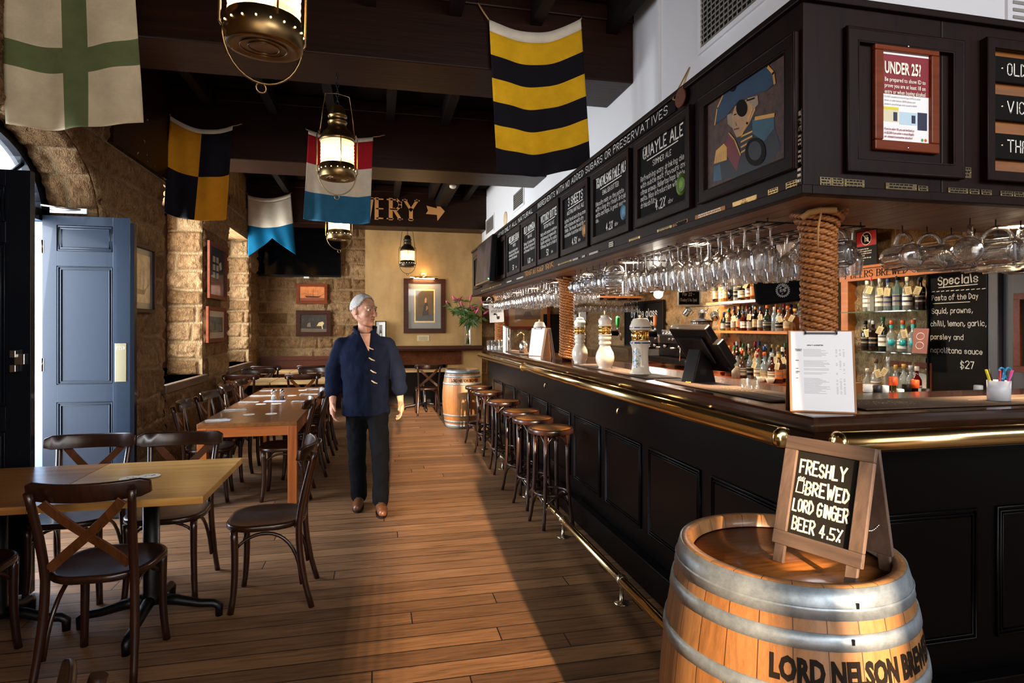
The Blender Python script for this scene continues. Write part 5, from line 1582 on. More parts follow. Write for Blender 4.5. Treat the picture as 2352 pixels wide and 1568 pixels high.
wallB((927, 765), (1023, 641), YC, 'large framed portrait print lit by a brass picture light over the mantel', 0.085, FRAMEW, '7c7a74', 0.115, [([(0, 0), (1, 0), (1, 1), (0, 1)], 'd8b878'), ([(.06, .05), (.94, .05), (.94, .96), (.06, .96)], '54401e'), ([(.36, .05), (.72, .05), (.66, .55), (.58, .62), (.45, .5)], '2a1c10'), ([(.5, .6), (.58, .6), (.6, .72), (.54, .76), (.5, .7)], 'c08a58'), ([(.56, .35), (.66, .42), (.64, .5), (.58, .5)], 'b06a3a'), ([(.06, .05), (.94, .05), (.94, .25), (.06, .18)], '3c3a34')], '4a3a20')
t = wallB((862, 794), (887, 737), YC - 0.06, 'small black framed photograph standing on the mantel behind the man', 0.012, BLACK, 'e4e0d8', 0.06, [([(.2, .3), (.8, .3), (.8, .5), (.2, .5)], 'c8c4ba')], '35322e')
q = onY(973, 631, YC)
t = thing('picture_light', 'brass picture light glowing above the portrait', 'light', (q.x, YC, q.z))
MB().tube([(-0.26, -0.13, -0.06), (0.26, -0.13, -0.06)], 0.022, 12).build('shade', BRASS, t)
MB().box(-0.19, -0.14, -0.088, 0.19, -0.12, -0.079).build('tube', emit((1.0, 0.72, 0.36), 25, 'picture_tube'), t)
MB().tube([(0, -0.005, 0.0), (0, -0.09, 0.02), (0, -0.13, -0.04)], 0.009, 8).box(-0.06, -0.012, -0.02, 0.06, 0, 0.03).build('arm', BRASS, t)
light('AREA', 'picture_lamp', (q.x, YC - 0.13, q.z - 0.10), 3.0, (1.0, 0.62, 0.26), (0, 0.45, -1), shape='RECTANGLE', size=0.38, size_y=0.03)
light('POINT', 'picture_lamp', (q.x, YC - 0.10, q.z + 0.05), 1.6, (1.0, 0.58, 0.2), shadow_soft_size=0.03)
A, B = onY(958, 783, YC - 0.004), onY(986, 770, YC - 0.004)
Tq = faceY(A.x, A.z, YC - 0.002); t = thing('caption_plate', 'small cream caption plate on the wall below the portrait', 'plaque', Tq.translation); R = Tq.to_3x3().to_4x4()
MB().box(0, 0, 0, B.x - A.x, B.z - A.z, 0.006, 0, R).build('plate', plain('c9b88e', 0.4), t, bev=0.003)
m = MB()
for k in range(3): m.box(0.03, 0.02 + k * 0.025, 0.006, B.x - A.x - 0.03, 0.028 + k * 0.025, 0.007, 0, R)
m.build('engraving', plain('6a5433', 0.6), t)

# ---- television and screen
A, B = onY(582, 633, YB - 0.12), onY(783, 512, YB - 0.12)
t = thing('television', 'big dark flat television high on the back stone wall', 'television', (A.x + 0.03, YB - 0.12, A.z))
w_, h = B.x - A.x - 0.03, B.z - A.z
MB().box(0, 0, 0, w_, 0.05, h).build('case', plain('070708', 0.3), t, bev=0.006)
MB().box(0.012, -0.002, 0.03, w_ - 0.012, 0.0, h - 0.012).build('screen', plain('050506', 0.08), t)
MB().box(w_ / 2 - 0.2, 0.05, h / 2 - 0.15, w_ / 2 + 0.2, 0.06, h / 2 + 0.15).build('wall_bracket', IRON, t)
MB().box(w_ * 0.56, -0.004, -0.03, w_ * 0.62, 0.02, 0.0).build('sensor', plain('c8c8c8', 0.4), t)
t = thing('wall_television', 'slim dark screen mounted on the canopy near its far end', 'television', (XK - 0.13, 7.75, 2.02)); t.rotation_euler = (0, rad(4), 0)
MB().box(-0.03, -1.0, 0, 0.03, 0, 0.54).build('case', plain('0a0a0b', 0.3), t, bev=0.006)
sc_ = NT('dim_screen'); nz = sc_.noise(sc_.coords('Object', (1, 1, 1)), 5, 3)
sc_.set(Base_Color=sc_.ramp(nz, [(0.4, hexc('17100e')), (0.6, hexc('3a2a2a')), (0.7, hexc('26304a'))]), Roughness=0.5, Specular_IOR_Level=0.15)
MB().box(-0.034, -0.98, 0.03, -0.03, -0.02, 0.52).build('screen', sc_.m, t)
MB().box(0.03, -0.6, 0.2, 0.125, -0.4, 0.35).build('wall_bracket', IRON, t)
MB().ball((-0.035, -0.965, 0.03), 0.007, 8).build('standby_light', emit((0.1, 1, 0.3), 6, 'green_led'), t)

# ---- vents, sounder, hung tag on the white wall
def vent(p0, px1, h_, label):
    A, B = onX(*p0, XW), onX(px1, 0, XW)
    y0, y1, z0, z1 = B.y, A.y, A.z, A.z + h_
    t = thing('air_vent', label, 'vent', (XW, y0, z0)); w_, h = y1 - y0, z1 - z0
    m = MB(); f = min(0.03, w_ * 0.1)
    m.box(-0.015, 0, 0, 0, w_, f).box(-0.015, 0, h - f, 0, w_, h).box(-0.015, 0, f, 0, f, h - f).box(-0.015, w_ - f, f, 0, w_, h - f).build('frame', WHITEP, t)
    m = MB(); n_ = max(5, int(h / 0.035))
    for i in range(n_):
        z = f + (h - 2 * f) * (i + 0.5) / n_
        m.add([(-0.013, f, z - 0.012), (-0.013, w_ - f, z - 0.012), (-0.002, w_ - f, z + 0.008), (-0.002, f, z + 0.008)], [(0, 1, 2, 3)])
    for i in range(1, int(w_ / 0.045)):
        m.box(-0.008, i * 0.045 - 0.001, f, -0.003, i * 0.045 + 0.001, h - f)
    m.build('louvres', plain('8a857d', 0.6), t, solid=0.002)  # shading on the slats put into a darker grey
    MB().box(-0.002, f, f, -0.0005, w_ - f, h - f).build('backing', plain('141210', 0.8), t)  # black sheet stands in for the dark gaps behind the slats
    return t


v1 = vent((1607, 128), 1765, 0.62, 'large white louvred vent at the top, above the ale boards')
vent((1180, 490), 1205, 0.29, 'larger of the two distant vents on the white wall'); vent((1117, 544), 1136, 0.31, 'smaller, farthest vent on the white wall by the lettered beam')
q = onY(2330, 10, 2.34); t = thing('air_vent', 'white vent cut off at the upper right corner', 'vent', (q.x - 0.06, 2.34, 2.76))
MB().box(0, -0.015, 0, 0.5, 0, 0.4).build('frame', WHITEP, t)
m = MB()
for i in range(10): m.box(0.03, -0.02, 0.03 + i * 0.036, 0.47, -0.015, 0.045 + i * 0.036)
m.build('louvres', plain('8d8983', 0.5), t)
q = onX(1162, 502, XW)
tag(MB().lathe([(0.11, 0), (0.11, 0.015), (0.07, 0.02), (0.0005, 0.022)], 24, 0, M(((0, 0, -1, 0), (-1, 0, 0, 0), (0, 1, 0, 0), (0, 0, 0, 1)))).build('round_plate', plain('cdb68f', 0.5), loc=q), 'small round cream plate on the white wall between the vents', 'plate')
q = onX(1563, 215, XK - 0.02); t = thing('hanging_tag', 'brown leather tag on cords hung over the canopy top edge', 'tag', q)
pk = onX(1584, 155, XK + 0.06) - q
MB().tube([pk, (0, 0.075, 0.0), (0, 0.03, -0.02)], 0.004, 5).tube([pk, (0, -0.02, 0.02)], 0.004, 5).build('cord', ROPEM, t)
MB().lathe([(0.045, -0.004), (0.045, 0.004)], 20, 0, M(((0, 0, -1, 0), (-1, 0, 0, 0), (0, 1, 0, -0.02), (0, 0, 0, 1)))).build('disc', plain('5c2c16', 0.5), t)
q = onZ(1040, 425, ZC - 0.24)
tag(MB().lathe([(0.055, 0), (0.05, -0.03), (0.03, -0.045), (0.0005, -0.047)], 20).build('smoke_detector', plain('c9bba6', 0.5), loc=onY(1040, 425, 8.1) if False else (onY(1040, 426, 9.3).x, 9.3, onY(1040, 426, 9.3).z)), 'small round smoke detector under the dark ceiling', 'smoke detector')
o = bpy.data.objects['smoke_detector']; 
struct(MB().box(o.location.x - 0.1, 8.23, o.location.z, o.location.x + 0.1, 11.0, ZC).build('ceiling_joist', DARKCEIL))

# ---- lilies in a glass vase on the mantel
q = onY(1074, 793, YC - 0.19)
t = thing('flower_vase', 'glass vase of pink lilies at the right end of the mantel', 'vase', (q.x, YC - 0.19, 1.14))
MB().lathe([(0.075, 0), (0.078, 0.02), (0.072, 0.36), (0.075, 0.38)], 20).build('vase', GLASS, t)
rr = random.Random(5); tips = []
for k in range(11):
    a = k * 2.4; l_ = rr.uniform(0.12, 0.36); zt = rr.uniform(0.56, 0.86)
    tips.append(V((l_ * math.cos(a), l_ * math.sin(a) * 0.35 - 0.05, zt)))
GREEN = plain('3c5a24', 0.5, var=0.3); STEMG = plain('4a6a2e', 0.5)
m = MB()
for p in tips: m.tube([(p.x * -0.12, 0, 0.03), (p.x * 0.1, p.y * 0.1, 0.36), p], 0.006, 6)
m.build('stems', STEMG, t)
m = MB()
for p in tips:
    for j in range(9):
        f = rr.uniform(0.35, 1.0); c = V((p.x * f, p.y * f, 0.36 + (p.z - 0.36) * f)); a = rr.uniform(0, 2 * PI); L_ = rr.uniform(0.12, 0.2)
        dr = V((math.cos(a), math.sin(a) * 0.3 - 0.1, rr.uniform(-0.7, 0.5))).normalized() * L_; sd = dr.cross(V((0, 1, 0.3))).normalized() * 0.022
        m.add([c, c + dr * 0.5 + sd, c + dr + V((0, 0, -0.03)), c + dr * 0.5 - sd], [(0, 1, 2, 3)])
m.build('leaves', GREEN, t)['kind'] = 'stuff'
for k, p in enumerate(tips):
    up = (p - V((0, 0, 0.4))).normalized(); R = up.to_track_quat('Z', 'Y').to_matrix().to_4x4()
    pink = plain('b5526a' if k % 3 else 'c9b06a', 0.5, var=0.25)
    if k % 3 == 0:
        m = MB()
        for j in range(6):
            T = M.Translation(p) @ R @ Tr(rz=j * PI / 3)
            m.add([(0, 0, 0), (0.05, 0.022, 0.05), (0.125, 0, 0.075), (0.05, -0.022, 0.05)], [(0, 1, 2, 3)], 0, True, T)
        m.build('lily_bloom', plain('c4607c', 0.5, var=0.3), t)
    else:
        MB().lathe([(0.006, 0), (0.02, 0.03), (0.024, 0.07), (0.015, 0.11), (0.0005, 0.13)], 8, 0, M.Translation(p) @ R).build('lily_bud', pink, t)
# ================================================================ wine barrels
sv = NT('oak_staves')
g_ = sv.n('ShaderNodeTexCoord'); sp = sv.n('ShaderNodeSeparateXYZ'); sv.l(g_.outputs['Object'], sp.inputs[0])
ang = sv.math('ARCTAN2', sp.outputs[1], sp.outputs[0])
cell = sv.math('MULTIPLY', ang, 26 / (2 * PI))
fr = sv.math('FRACT', sv.math('ADD', cell, 50.0)); fl = sv.math('FLOOR', sv.math('ADD', cell, 50.0))
wn = sv.n('ShaderNodeTexWhiteNoise', noise_dimensions='1D'); sv.l(fl, wn.inputs['W'])
gap = sv.math('LESS_THAN', sv.math('ABSOLUTE', sv.math('SUBTRACT', fr, 0.5)), 0.485)
gr = sv.noise(sv.coords('Object', (10, 10, 0.9)), 5, 6, 0.7, 0.4)
col = sv.mix(wn.outputs[0], hexc('8f6036'), hexc('9f7345'))
col = sv.mix(0.8, col, sv.ramp(gr, [(0.3, (0.55, 0.5, 0.45)), (0.55, (1, 1, 1)), (0.75, (1.25, 1.2, 1.1))]), 'MULTIPLY')
col = sv.mix(gap, hexc('3a1f0e'), col)
sv.set(Base_Color=col, Roughness=0.45, Coat_Weight=0.15); sv.bump(gr, 0.15, 0.003)
hd = NT('oak_head')
gr = hd.noise(hd.coords('Object', (2.0, 22, 1), (0, 0, 0.5)), 4, 6, 0.7, 0.4); st_ = hd.noise(hd.coords('Object', (1, 1, 1)), 7, 5, 0.7)
col = hd.ramp(gr, [(0.3, hexc('6a3a17')), (0.7, hexc('a5662d'))])
col = hd.mix(hd.ramp(st_, [(0.56, (0, 0, 0)), (0.66, (0.8, 0.8, 0.8))]), col, hexc('2a1509'))
hd.set(Base_Color=col, Roughness=0.35, Coat_Weight=0.2)
gz = NT('galvanised_hoop'); nz = gz.noise(gz.coords('Object', (1, 1, 1)), 30, 4, 0.7); nb = gz.noise(gz.coords('Object', (1, 1, 1)), 6, 4)
gz.set(Base_Color=gz.ramp(nz, [(0.3, hexc('7d8890')), (0.7, hexc('a3aeb5'))]), Metallic=0.55, Roughness=gz.math('ADD', gz.math('MULTIPLY', nb, 0.3), 0.25))
HB, R0, RB = 0.93, 0.264, 0.325
def br_(z): return R0 + (RB - R0) * (1 - ((z - HB / 2) / (HB / 2)) ** 2)
def barrel(label, loc, txt_from, sc=1.0):
    t = thing('wine_barrel', label, 'barrel', loc); t.scale = (sc, sc, sc)
    prof = [(br_(HB * i / 24), HB * i / 24) for i in range(25)]
    ins = [(R0 - 0.022, HB), (R0 - 0.03, HB - 0.032)]
    m = MB().open_lathe([(R0 - 0.02, 0)] + prof + ins, 64); m.build('staves', sv.m, t)
    MB().lathe([(R0 - 0.027, HB - 0.034), (0.0005, HB - 0.032)], 48).build('head', hd.m, t)
    for z0, z1 in ((0.865, 0.928), (0.805, 0.838), (0.69, 0.722), (0.19, 0.22), (0.09, 0.123), (0.002, 0.065)):
        o = 0.004
        m = MB().open_lathe([(br_(z0), z0), (br_(z0) + o, z0), (br_((z0 + z1) / 2) + o + .0006, (z0 + z1) / 2), (br_(z1) + o, z1), (br_(z1), z1)], 64)
        if z1 > 0.92: m.open_lathe([(br_(0.885) + o + 0.002, 0.883), (br_(0.886) + o + 0.003, 0.887), (br_(0.889) + o + 0.001, 0.8895)], 64)
        m.build('hoop', gz.m, t)
    m = MB()
    for z0 in (0.825, 0.706, 0.895):
        a = txt_from - 0.25 + z0; r = br_(z0) + 0.005
        m.box(-0.003, -0.002, -0.006, 0.003, 0.002, 0.006, 0, M.Translation((r * math.cos(a), r * math.sin(a), z0)) @ Tr(rz=a + PI / 2))
    m.build('rivet', IRON, t)['kind'] = 'stuff'
    m = MB()
    def wrap(x, y, z):
        a = txt_from + x / 0.312; zz = 0.737 + y; r = br_(zz) + 0.0012
        return (r * math.cos(a), r * math.sin(a), zz)
    btext(m, 'LORD NELSON BREWERY', 0.066, M.Identity(4), 0.0034, maxw=0.50, warp=wrap)
    m.build('stencil_lettering', plain('17100b', 0.7), t)
    return t


PH0 = math.atan2(-1.38, -1.05)
barrel('oak wine barrel in the right foreground carrying the chalkboard sign', (1.05, 1.38, 0), PH0 - rad(6.5))
barrel('oak wine barrel standing beyond the far end of the bar', (1.27, 9.02, 0), math.atan2(-9, -1.27) - rad(35), 0.93)

# ---- sandwich board on the barrel
OLDW = wood('weathered_wood', hexc('40322a'), hexc('7a6455'), 'X', 1.0, 0.6, 0.0, 'Object', 0.25, 16)
OLDWZ = wood('weathered_upright', hexc('40322a'), hexc('7a6455'), 'Z', 1.0, 0.6, 0.0, 'Object', 0.25, 16)
ux, uy = V((0.375, -0.927, 0)), V((0.927, 0.375, 0))
org = V((1.002, 1.362, HB - 0.032))
t = thing('sandwich_board', 'small wooden sandwich chalkboard advertising ginger beer on the barrel', 'sign', org)
t.rotation_euler = (0, 0, math.atan2(ux.y, ux.x))
BW, Z0, Z1_, LEAN = 0.222, 0.045, 0.322, rad(-15)
Lf = Tr(0, 0, 0, rx=LEAN)
R = Lf @ M(((1, 0, 0, -0.008), (0, 0, -1, 0), (0, 1, 0, 0), (0, 0, 0, 1)))   # board xy -> local, facing -y
fw = 0.034
for nm_, q, mt in (('frame_rail', (0, Z1_ - fw, BW, Z1_), OLDW), ('frame_rail', (0, Z0, BW, Z0 + fw), OLDW), ('frame_stile', (0, Z0 + fw, fw, Z1_ - fw), OLDWZ), ('frame_stile', (BW - fw, Z0 + fw, BW, Z1_ - fw), OLDWZ)):
    MB().box(q[0], q[1], 0, q[2], q[3], 0.014, 0, R).build(nm_, mt, t, bev=0.002)
for x in (0.008, BW - 0.036): MB().box(x, 0, 0.001, x + 0.028, Z0, 0.012, 0, R).build('leg', OLDWZ, t, bev=0.002)
MB().box(fw - 0.004, Z0 + fw - 0.004, 0.002, BW - fw + 0.004, Z1_ - fw + 0.004, 0.006, 0, R).build('slate', plain('26231f', 0.6, var=0.15), t)
m = MB(); zz = 0.0068
for s, y, cap, x, mw in (('FRESHLY', 0.232, 0.032, 0.045, 0.115), ('BREWED', 0.183, 0.032, 0.067, 0.105), ('LORD GINGER', 0.137, 0.029, 0.04, 0.135), ('BEER', 0.09, 0.029, 0.045, 0.055), ('4.5%', 0.090, 0.026, 0.115, 0.052)):
    chalk(m, s, x, y, cap, R, mw, 0.16, 0, 0.2, zz, squeeze=False)
for a, b in (((.042, .183), (.044, .213)), ((.044, .213), (.060, .213)), ((.060, .213), (.060, .183)), ((.060, .183), (.042, .183)), ((.060, .205), (.066, .203)), ((.066, .203), (.066, .190)), ((.066, .190), (.060, .188))): ribbon(m, a, b, 0.003, R, 0, zz)
for k in range(5): ribbon(m, (.043 + .004 * k, .216), (.045 + .004 * k, .221 + .002 * (k % 2)), 0.0025, R, 0, zz)
m.build('chalk_lettering', CHALK, t)
Lb = Tr(0, 0.178, 0, rx=-LEAN)
Rb = Lb @ M(((1, 0, 0, -0.008), (0, 0, -1, 0), (0, 1, 0, 0), (0, 0, 0, 1)))
MB().box(0, Z0, 0, BW, Z1_, 0.012, 0, Rb).box(0.008, 0, 0, 0.036, Z0, 0.012, 0, Rb).box(BW - 0.036, 0, 0, BW - 0.008, Z0, 0.012, 0, Rb).build('back_leaf', OLDWZ, t, bev=0.002)
m = MB(); z = 0.13
for k in range(9): m.ball((BW - 0.012, 0.030 + k * 0.0075, z - 0.006 * math.sin(k / 8 * PI)), 0.0032, 6)
m.build('chain', STEEL, t)

# ---- clipboard menus
def clipboard():
    t = thing('clipboard_menu', 'x', 'menu')
    w_, h = 0.222, 0.305; ln = rad(-9)
    Rf = Tr(0, 0, 0, rx=ln) @ M(((1, 0, 0, -w_ / 2), (0, 0, -1, 0), (0, 1, 0, 0), (0, 0, 0, 1)))
    HBD = plain('9a6b42', 0.6, name='hardboard', var=0.12)
    MB().box(0, 0, 0, w_, h, 0.004, 0, Rf).build('board', HBD, t, bev=0.0015)
    MB().box(0.008, 0.006, 0.004, w_ - 0.008, h - 0.004, 0.0048, 0, Rf).build('paper', plain('f4f5f8', 0.6, name='menu_paper'), t)
    m = MB().box(w_ / 2 - 0.055, h - 0.014, 0.005, w_ / 2 + 0.055, h - 0.008, 0.012, 0, Rf).box(w_ / 2 - 0.055, h - 0.016, 0.005, w_ / 2 - 0.05, h + 0.002, 0.012, 0, Rf).box(w_ / 2 + 0.05, h - 0.016, 0.005, w_ / 2 + 0.055, h + 0.002, 0.012, 0, Rf)
    m.build('clip', plain('2a2a2c', 0.3, 0.8), t)
    m = MB(); rr = random.Random(3); Tt = Rf @ Tr(0, 0, 0.0052)
    btext(m, 'wine + cocktail list', 0.0072, Tt @ Tr(0.063, 0.247, 0), 0.0002)
    for k, (s, y) in enumerate((('champagne', .232), ('+ sparkling', .227), ('white', .190), ('rose', .160), ('chilled', .148), ('red', .143), ('red', .124))):
        btext(m, s, 0.0052, Tt @ Tr(0.022, y, 0), 0.0002)
    m.build('dark_print', plain('3c4048', 0.7), t)
    m = MB()
    for (a, b) in ((.232, .205), (.190, .165), (.160, .152), (.145, .140), (.124, .068)):
        y = a
        while y > b:
            m.box(0.05, y, 0.0049, 0.05 + rr.uniform(0.05, 0.09), y + 0.0012, 0.0052, 0, Rf)
            for x in (.158, .170, .182):
                if rr.random() < 0.8: m.box(x, y, 0.0049, x + 0.006, y + 0.0014, 0.0052, 0, Rf)
            y -= 0.0042
    m.build('grey_print', plain('a9adb5', 0.7), t)
    Rk = Tr(0, 0.125, 0, rx=-ln) @ M(((1, 0, 0, -w_ / 2), (0, 0, -1, 0), (0, 1, 0, 0), (0, 0, 0, 1)))
    MB().box(0, 0, 0, w_, h, 0.004, 0, Rk).build('back_board', HBD, t, bev=0.0015)
    return t


cb = clipboard(); cb.location = (1.60, 1.90, ZT); cb.rotation_euler = (0, 0, rad(-30)); cb['label'] = 'clipboard with white wine and cocktail list on the bar corner'
dup(cb, (1.665, 6.22, ZT), rad(-62), 'white clipboard menu glowing on the bar left of the middle rope column', 'clipboard menus')
dup(cb, (1.72, 5.72, ZT), rad(80), 'bare brown clipboard back leaning just left of the middle rope column', 'clipboard menus')
cb['group'] = 'clipboard menus'
# ================================================================ on the bar
matm = NT('bar_mat_rubber'); nz = matm.noise(matm.coords('Object', (1, 1, 1)), 200, 2)
matm.set(Base_Color=matm.ramp(nz, [(0.3, hexc('3a281c')), (0.7, hexc('5a4231'))]), Roughness=0.85)
for (x0, y0, x1, y1, lab, ln) in ((1.60, 2.2, 1.86, 3.28, 'brown printed bar mat nearest the corner clipboard', 1), (1.585, 3.32, 1.80, 4.75, 'brown printed bar mat in front of the nearest two porcelain taps', 1), (1.585, 4.80, 1.62, 6.0, '', 1), (1.585, 6.45, 1.80, 7.85, 'brown printed bar mat toward the far end of the bar', 1), (1.80, 1.91, 3.0, 2.16, 'brown printed bar mat on the short side of the bar', 0)):
    if not lab: continue
    t = thing('bar_mat', lab, 'bar mat', ((x0 + x1) / 2, (y0 + y1) / 2, ZT)); w_, d_ = x1 - x0, y1 - y0
    rr = random.Random(int(y0 * 100))
    def pm(u, v):
        return ((u - .5) * w_, (v - .5) * d_, 0.004 + 0.003 * math.sin(v * 7 * max(1, d_)) * (u if ln else 1) * 0.6)
    MB().grid(pm, 4, 24).build('mat', matm.m, t, solid=0.004)
    m = MB()
    for k in range(140):
        if ln: x, y = rr.gauss(0, .035), -d_ * .12 + rr.gauss(0, .07)
        else: x, y = -w_ * .30 + rr.gauss(0, .06), rr.gauss(0, .035)
        a = rr.uniform(0, 3); l_ = 0.012
        m.add([(x, y, .0095), (x + l_ * math.cos(a), y + l_ * math.sin(a), .0095), (x + l_ * math.cos(a) - .003, y + l_ * math.sin(a) + .003, .0095)], [(0, 1, 2)])
    for k in range(26):
        if ln: m.box(-.004, d_ * (-.42 + .011 * k) * 1.0 - 0.0 if False else -d_ * .45 + .011 * k * d_ / 1.1, .0092, .004, -d_ * .45 + .011 * k * d_ / 1.1 + .007, .0096)
        else: m.box(w_ * .02 + .016 * k, -.004, .0092, w_ * .02 + .016 * k + .010, .004, .0096)
    m.build('cream_print', plain('b89c74', 0.8), t)

BLUEL = plain('2b3a66', 0.2, 0, 0.4)
GOLD = plain((0.85, 0.58, 0.20), 0.16, 1.0, name='gilt_collar')
def collar(m, r, z0, z1):
    n = 32; vs = []
    m.lathe([(r, z0), (r + .004, z0 + .004), (r + .004, z0 + .010), (r, z0 + .013), (r, z1 - .013), (r + .004, z1 - .010), (r + .004, z1 - .004), (r, z1)], 32)
    for k in range(20):
        a = k * PI / 10; m.tube([(r * math.cos(a), r * math.sin(a), z0 + .013), (r * math.cos(a), r * math.sin(a), z1 - .013)], 0.004, 6)
def tap(label, x, y, kind, sc=1.0):
    t = thing('beer_tower', label, 'beer tap', (x, y, ZT)); t.scale = (sc, sc, sc)
    if kind == 'bulb':
        m = MB().lathe([(0.052, 0), (0.055, 0.008), (0.05, 0.018), (0.062, 0.035), (0.073, 0.065), (0.075, 0.095), (0.068, 0.13), (0.05, 0.165), (0.042, 0.185), (0.043, 0.19), (0.050, 0.198), (0.050, 0.212), (0.043, 0.222), (0.044, 0.226), (0.052, 0.236), (0.052, 0.252), (0.046, 0.262), (0.05, 0.266), (0.054, 0.270), (0.05, 0.276)], 36); m.build('porcelain_body', PORC, t)
        m = MB(); collar(m, 0.046, 0.276, 0.338); m.build('gilt_collar', GOLD, t)
        MB().lathe([(0.05, 0.338), (0.056, 0.342), (0.05, 0.350), (0.047, 0.358), (0.054, 0.375), (0.052, 0.393), (0.036, 0.408), (0.034, 0.412), (0.038, 0.42), (0.026, 0.428), (0.012, 0.432)], 32).build('porcelain_cap', PORC, t)
        MB().lathe([(0.010, 0.432), (0.005, 0.438), (0.009, 0.447), (0.004, 0.456), (0.006, 0.462), (0.0005, 0.470)], 12).build('finial', BRASS, t)
    else:
        MB().lathe([(0.075, 0), (0.078, 0.012), (0.068, 0.022), (0.062, 0.03), (0.056, 0.08), (0.054, 0.13), (0.057, 0.18), (0.064, 0.205), (0.072, 0.218), (0.073, 0.226), (0.066, 0.234), (0.058, 0.24)], 36).build('porcelain_body', PORC, t)
        MB().open_lathe([(0.0735, 0.219), (0.0742, 0.224), (0.0728, 0.229)], 36).open_lathe([(0.0765, 0.327), (0.0768, 0.331), (0.0755, 0.335)], 36).build('blue_bands', BLUEL, t)
        m = MB(); collar(m, 0.056, 0.24, 0.31); m.build('gilt_collar', GOLD, t)
        MB().lathe([(0.066, 0.31), (0.075, 0.318), (0.076, 0.336), (0.066, 0.358), (0.060, 0.375), (0.052, 0.39), (0.02, 0.398)], 36).build('porcelain_cap', PORC, t)
        MB().lathe([(0.014, 0.396), (0.006, 0.402), (0.012, 0.413), (0.011, 0.42), (0.004, 0.43), (0.0005, 0.437)], 12).build('finial', BRASS, t)
        m = MB(); a0 = math.atan2(-y, -x) - 0.5
        def em(u, v):
            z = 0.05 + 0.14 * v; half = 0.62 * math.sqrt(max(0, 1 - (2 * v - 1) ** 2)); a = a0 + (2 * u - 1) * half
            r = 0.0575 + 0.004 * abs(v - .5) * 2
            return (r * math.cos(a), r * math.sin(a), z)
        m.grid(em, 10, 12)
        e = NT('ship_emblem_%d' % int(y * 10)); nz = e.noise(e.coords('Object', (1, 1, 1)), 45, 4, 0.6)
        e.set(Base_Color=e.ramp(nz, [(0.35, hexc('2f6f94')), (0.48, hexc('dfe9ea')), (0.56, hexc('e6c89a')), (0.68, hexc('3f7f9f'))]), Roughness=0.2); m.build('painted_emblem', e.m, t)
    return t


tap('white tapered beer tower with painted ship emblem, nearest the till', 1.70, 3.68, 'taper', 0.94)
tap('round bellied cream beer tower, nearer of the two with gilt collars', 1.665, 4.22, 'bulb', 0.94)
tap('round bellied cream beer tower just right of the middle rope column', 1.69, 4.86, 'bulb', 0.92)
tap('white tapered beer tower half hidden behind the middle rope column', 1.80, 6.55, 'taper', 0.94)
BAD = {}
for k, (x, y, lab, hc, bc) in enumerate(((1.86, 4.78, 'black swan-neck tap with a green handle between the bellied towers', '1f9a46', '6f9a3a'), (1.86, 4.08, 'black swan-neck tap with a round orange badge beside the ship emblem tower', '8a5028', 'd0623a'))):
    t = thing('swan_neck_tap', lab, 'beer tap', (x, y, ZT))
    MB().tube([(0, 0, 0), (0, 0, 0.18), (0.0, -0.012, 0.225), (0.02, -0.03, 0.255), (0.06, -0.05, 0.265), (0.12, -0.06, 0.262)], 0.024, 14).build('neck', BLACKP, t)
    MB().tube([(0.12, -0.06, 0.262), (0.14, -0.062, 0.25), (0.145, -0.062, 0.20)], 0.010, 10).tube([(0.12, -0.05, 0.275), (0.12, -0.05, 0.32)], 0.010, 8).build('spout', STEEL, t)
    MB().lathe([(0.010, 0.31), (0.015, 0.335), (0.017, 0.385), (0.013, 0.40), (0.0005, 0.405)], 12, 0, Tr(0.12, -0.05, 0)).build('handle', plain(hc, 0.3), t)
    MB().lathe([(0.036, 0), (0.036, 0.008), (0.0005, 0.011)], 20, 0, Tr(0.02, -0.075, 0.31, rx=PI / 2, rz=-0.35)).tube([(0.02, -0.055, 0.26), (0.02, -0.068, 0.29)], 0.006, 6).build('badge', plain(bc, 0.4, var=0.3), t)

# ---- till
t = thing('till', 'black touch-screen till seen from behind beside the ship emblem tower', 'till', (1.78, 3.08, ZT)); t.rotation_euler = (0, 0, rad(12))
TILL = plain('1b1715', 0.28, 0, 0.2, 'till_plastic')
poly = [(-0.09, 0), (0.08, 0), (0.05, 0.10), (0.02, 0.20), (-0.03, 0.20)]
MB().prism([(a, b) for a, b in poly], 0.10, 0, M(((1, 0, 0, 0), (0, 0, 1, -0.05), (0, 1, 0, 0), (0, 0, 0, 1)))).build('stand', TILL, t, bev=0.006)
T = Tr(0.02, 0, 0.20, ry=rad(-38))
MB().box(-0.03, -0.15, -0.15, 0.02, 0.15, 0.15, 0, T).box(-0.05, -0.10, -0.08, -0.03, 0.10, 0.10, 0, T).build('monitor', TILL, t, bev=0.008)
MB().box(0.02, -0.135, -0.12, 0.022, 0.135, 0.135, 0, T).build('screen', plain('060607', 0.08), t)
MB().box(-0.045, -0.20, -0.10, 0.01, -0.152, 0.06, 0, T).build('card_reader', TILL, t, bev=0.006)
m = MB(); chalk(m, 'till', -0.02, 0.0, 0.018, T @ M(((0, 0, -1, -0.0505), (-1, 0, 0, 0), (0, 1, 0, 0), (0, 0, 0, 1))), 0.04, 0.14, 0, 0, 0.001)
for k in range(0): pass
tag(MB().tube([(0.022 * math.cos(i * PI / 10), 0.022 * math.sin(i * PI / 10), 0.006) for i in range(20)], 0.005, 6, closed=True).build('wrist_band', plain('c8b820', 0.5), loc=(onZ(1586, 880, ZT).x, onZ(1586, 880, ZT).y, ZT)), 'yellow coiled wrist band lying on the bar by the till', 'band')

def tumbler(r0, r1, h, n=14):
    return MB().open_lathe([(0.0005, 0.006), (r0 * .9, 0.006), (r0, 0.0), (r0 * 1.02, 0.004), (r1, h), (r1 * .94, h), (r0 * .92, 0.012), (0.0005, 0.012)], n)


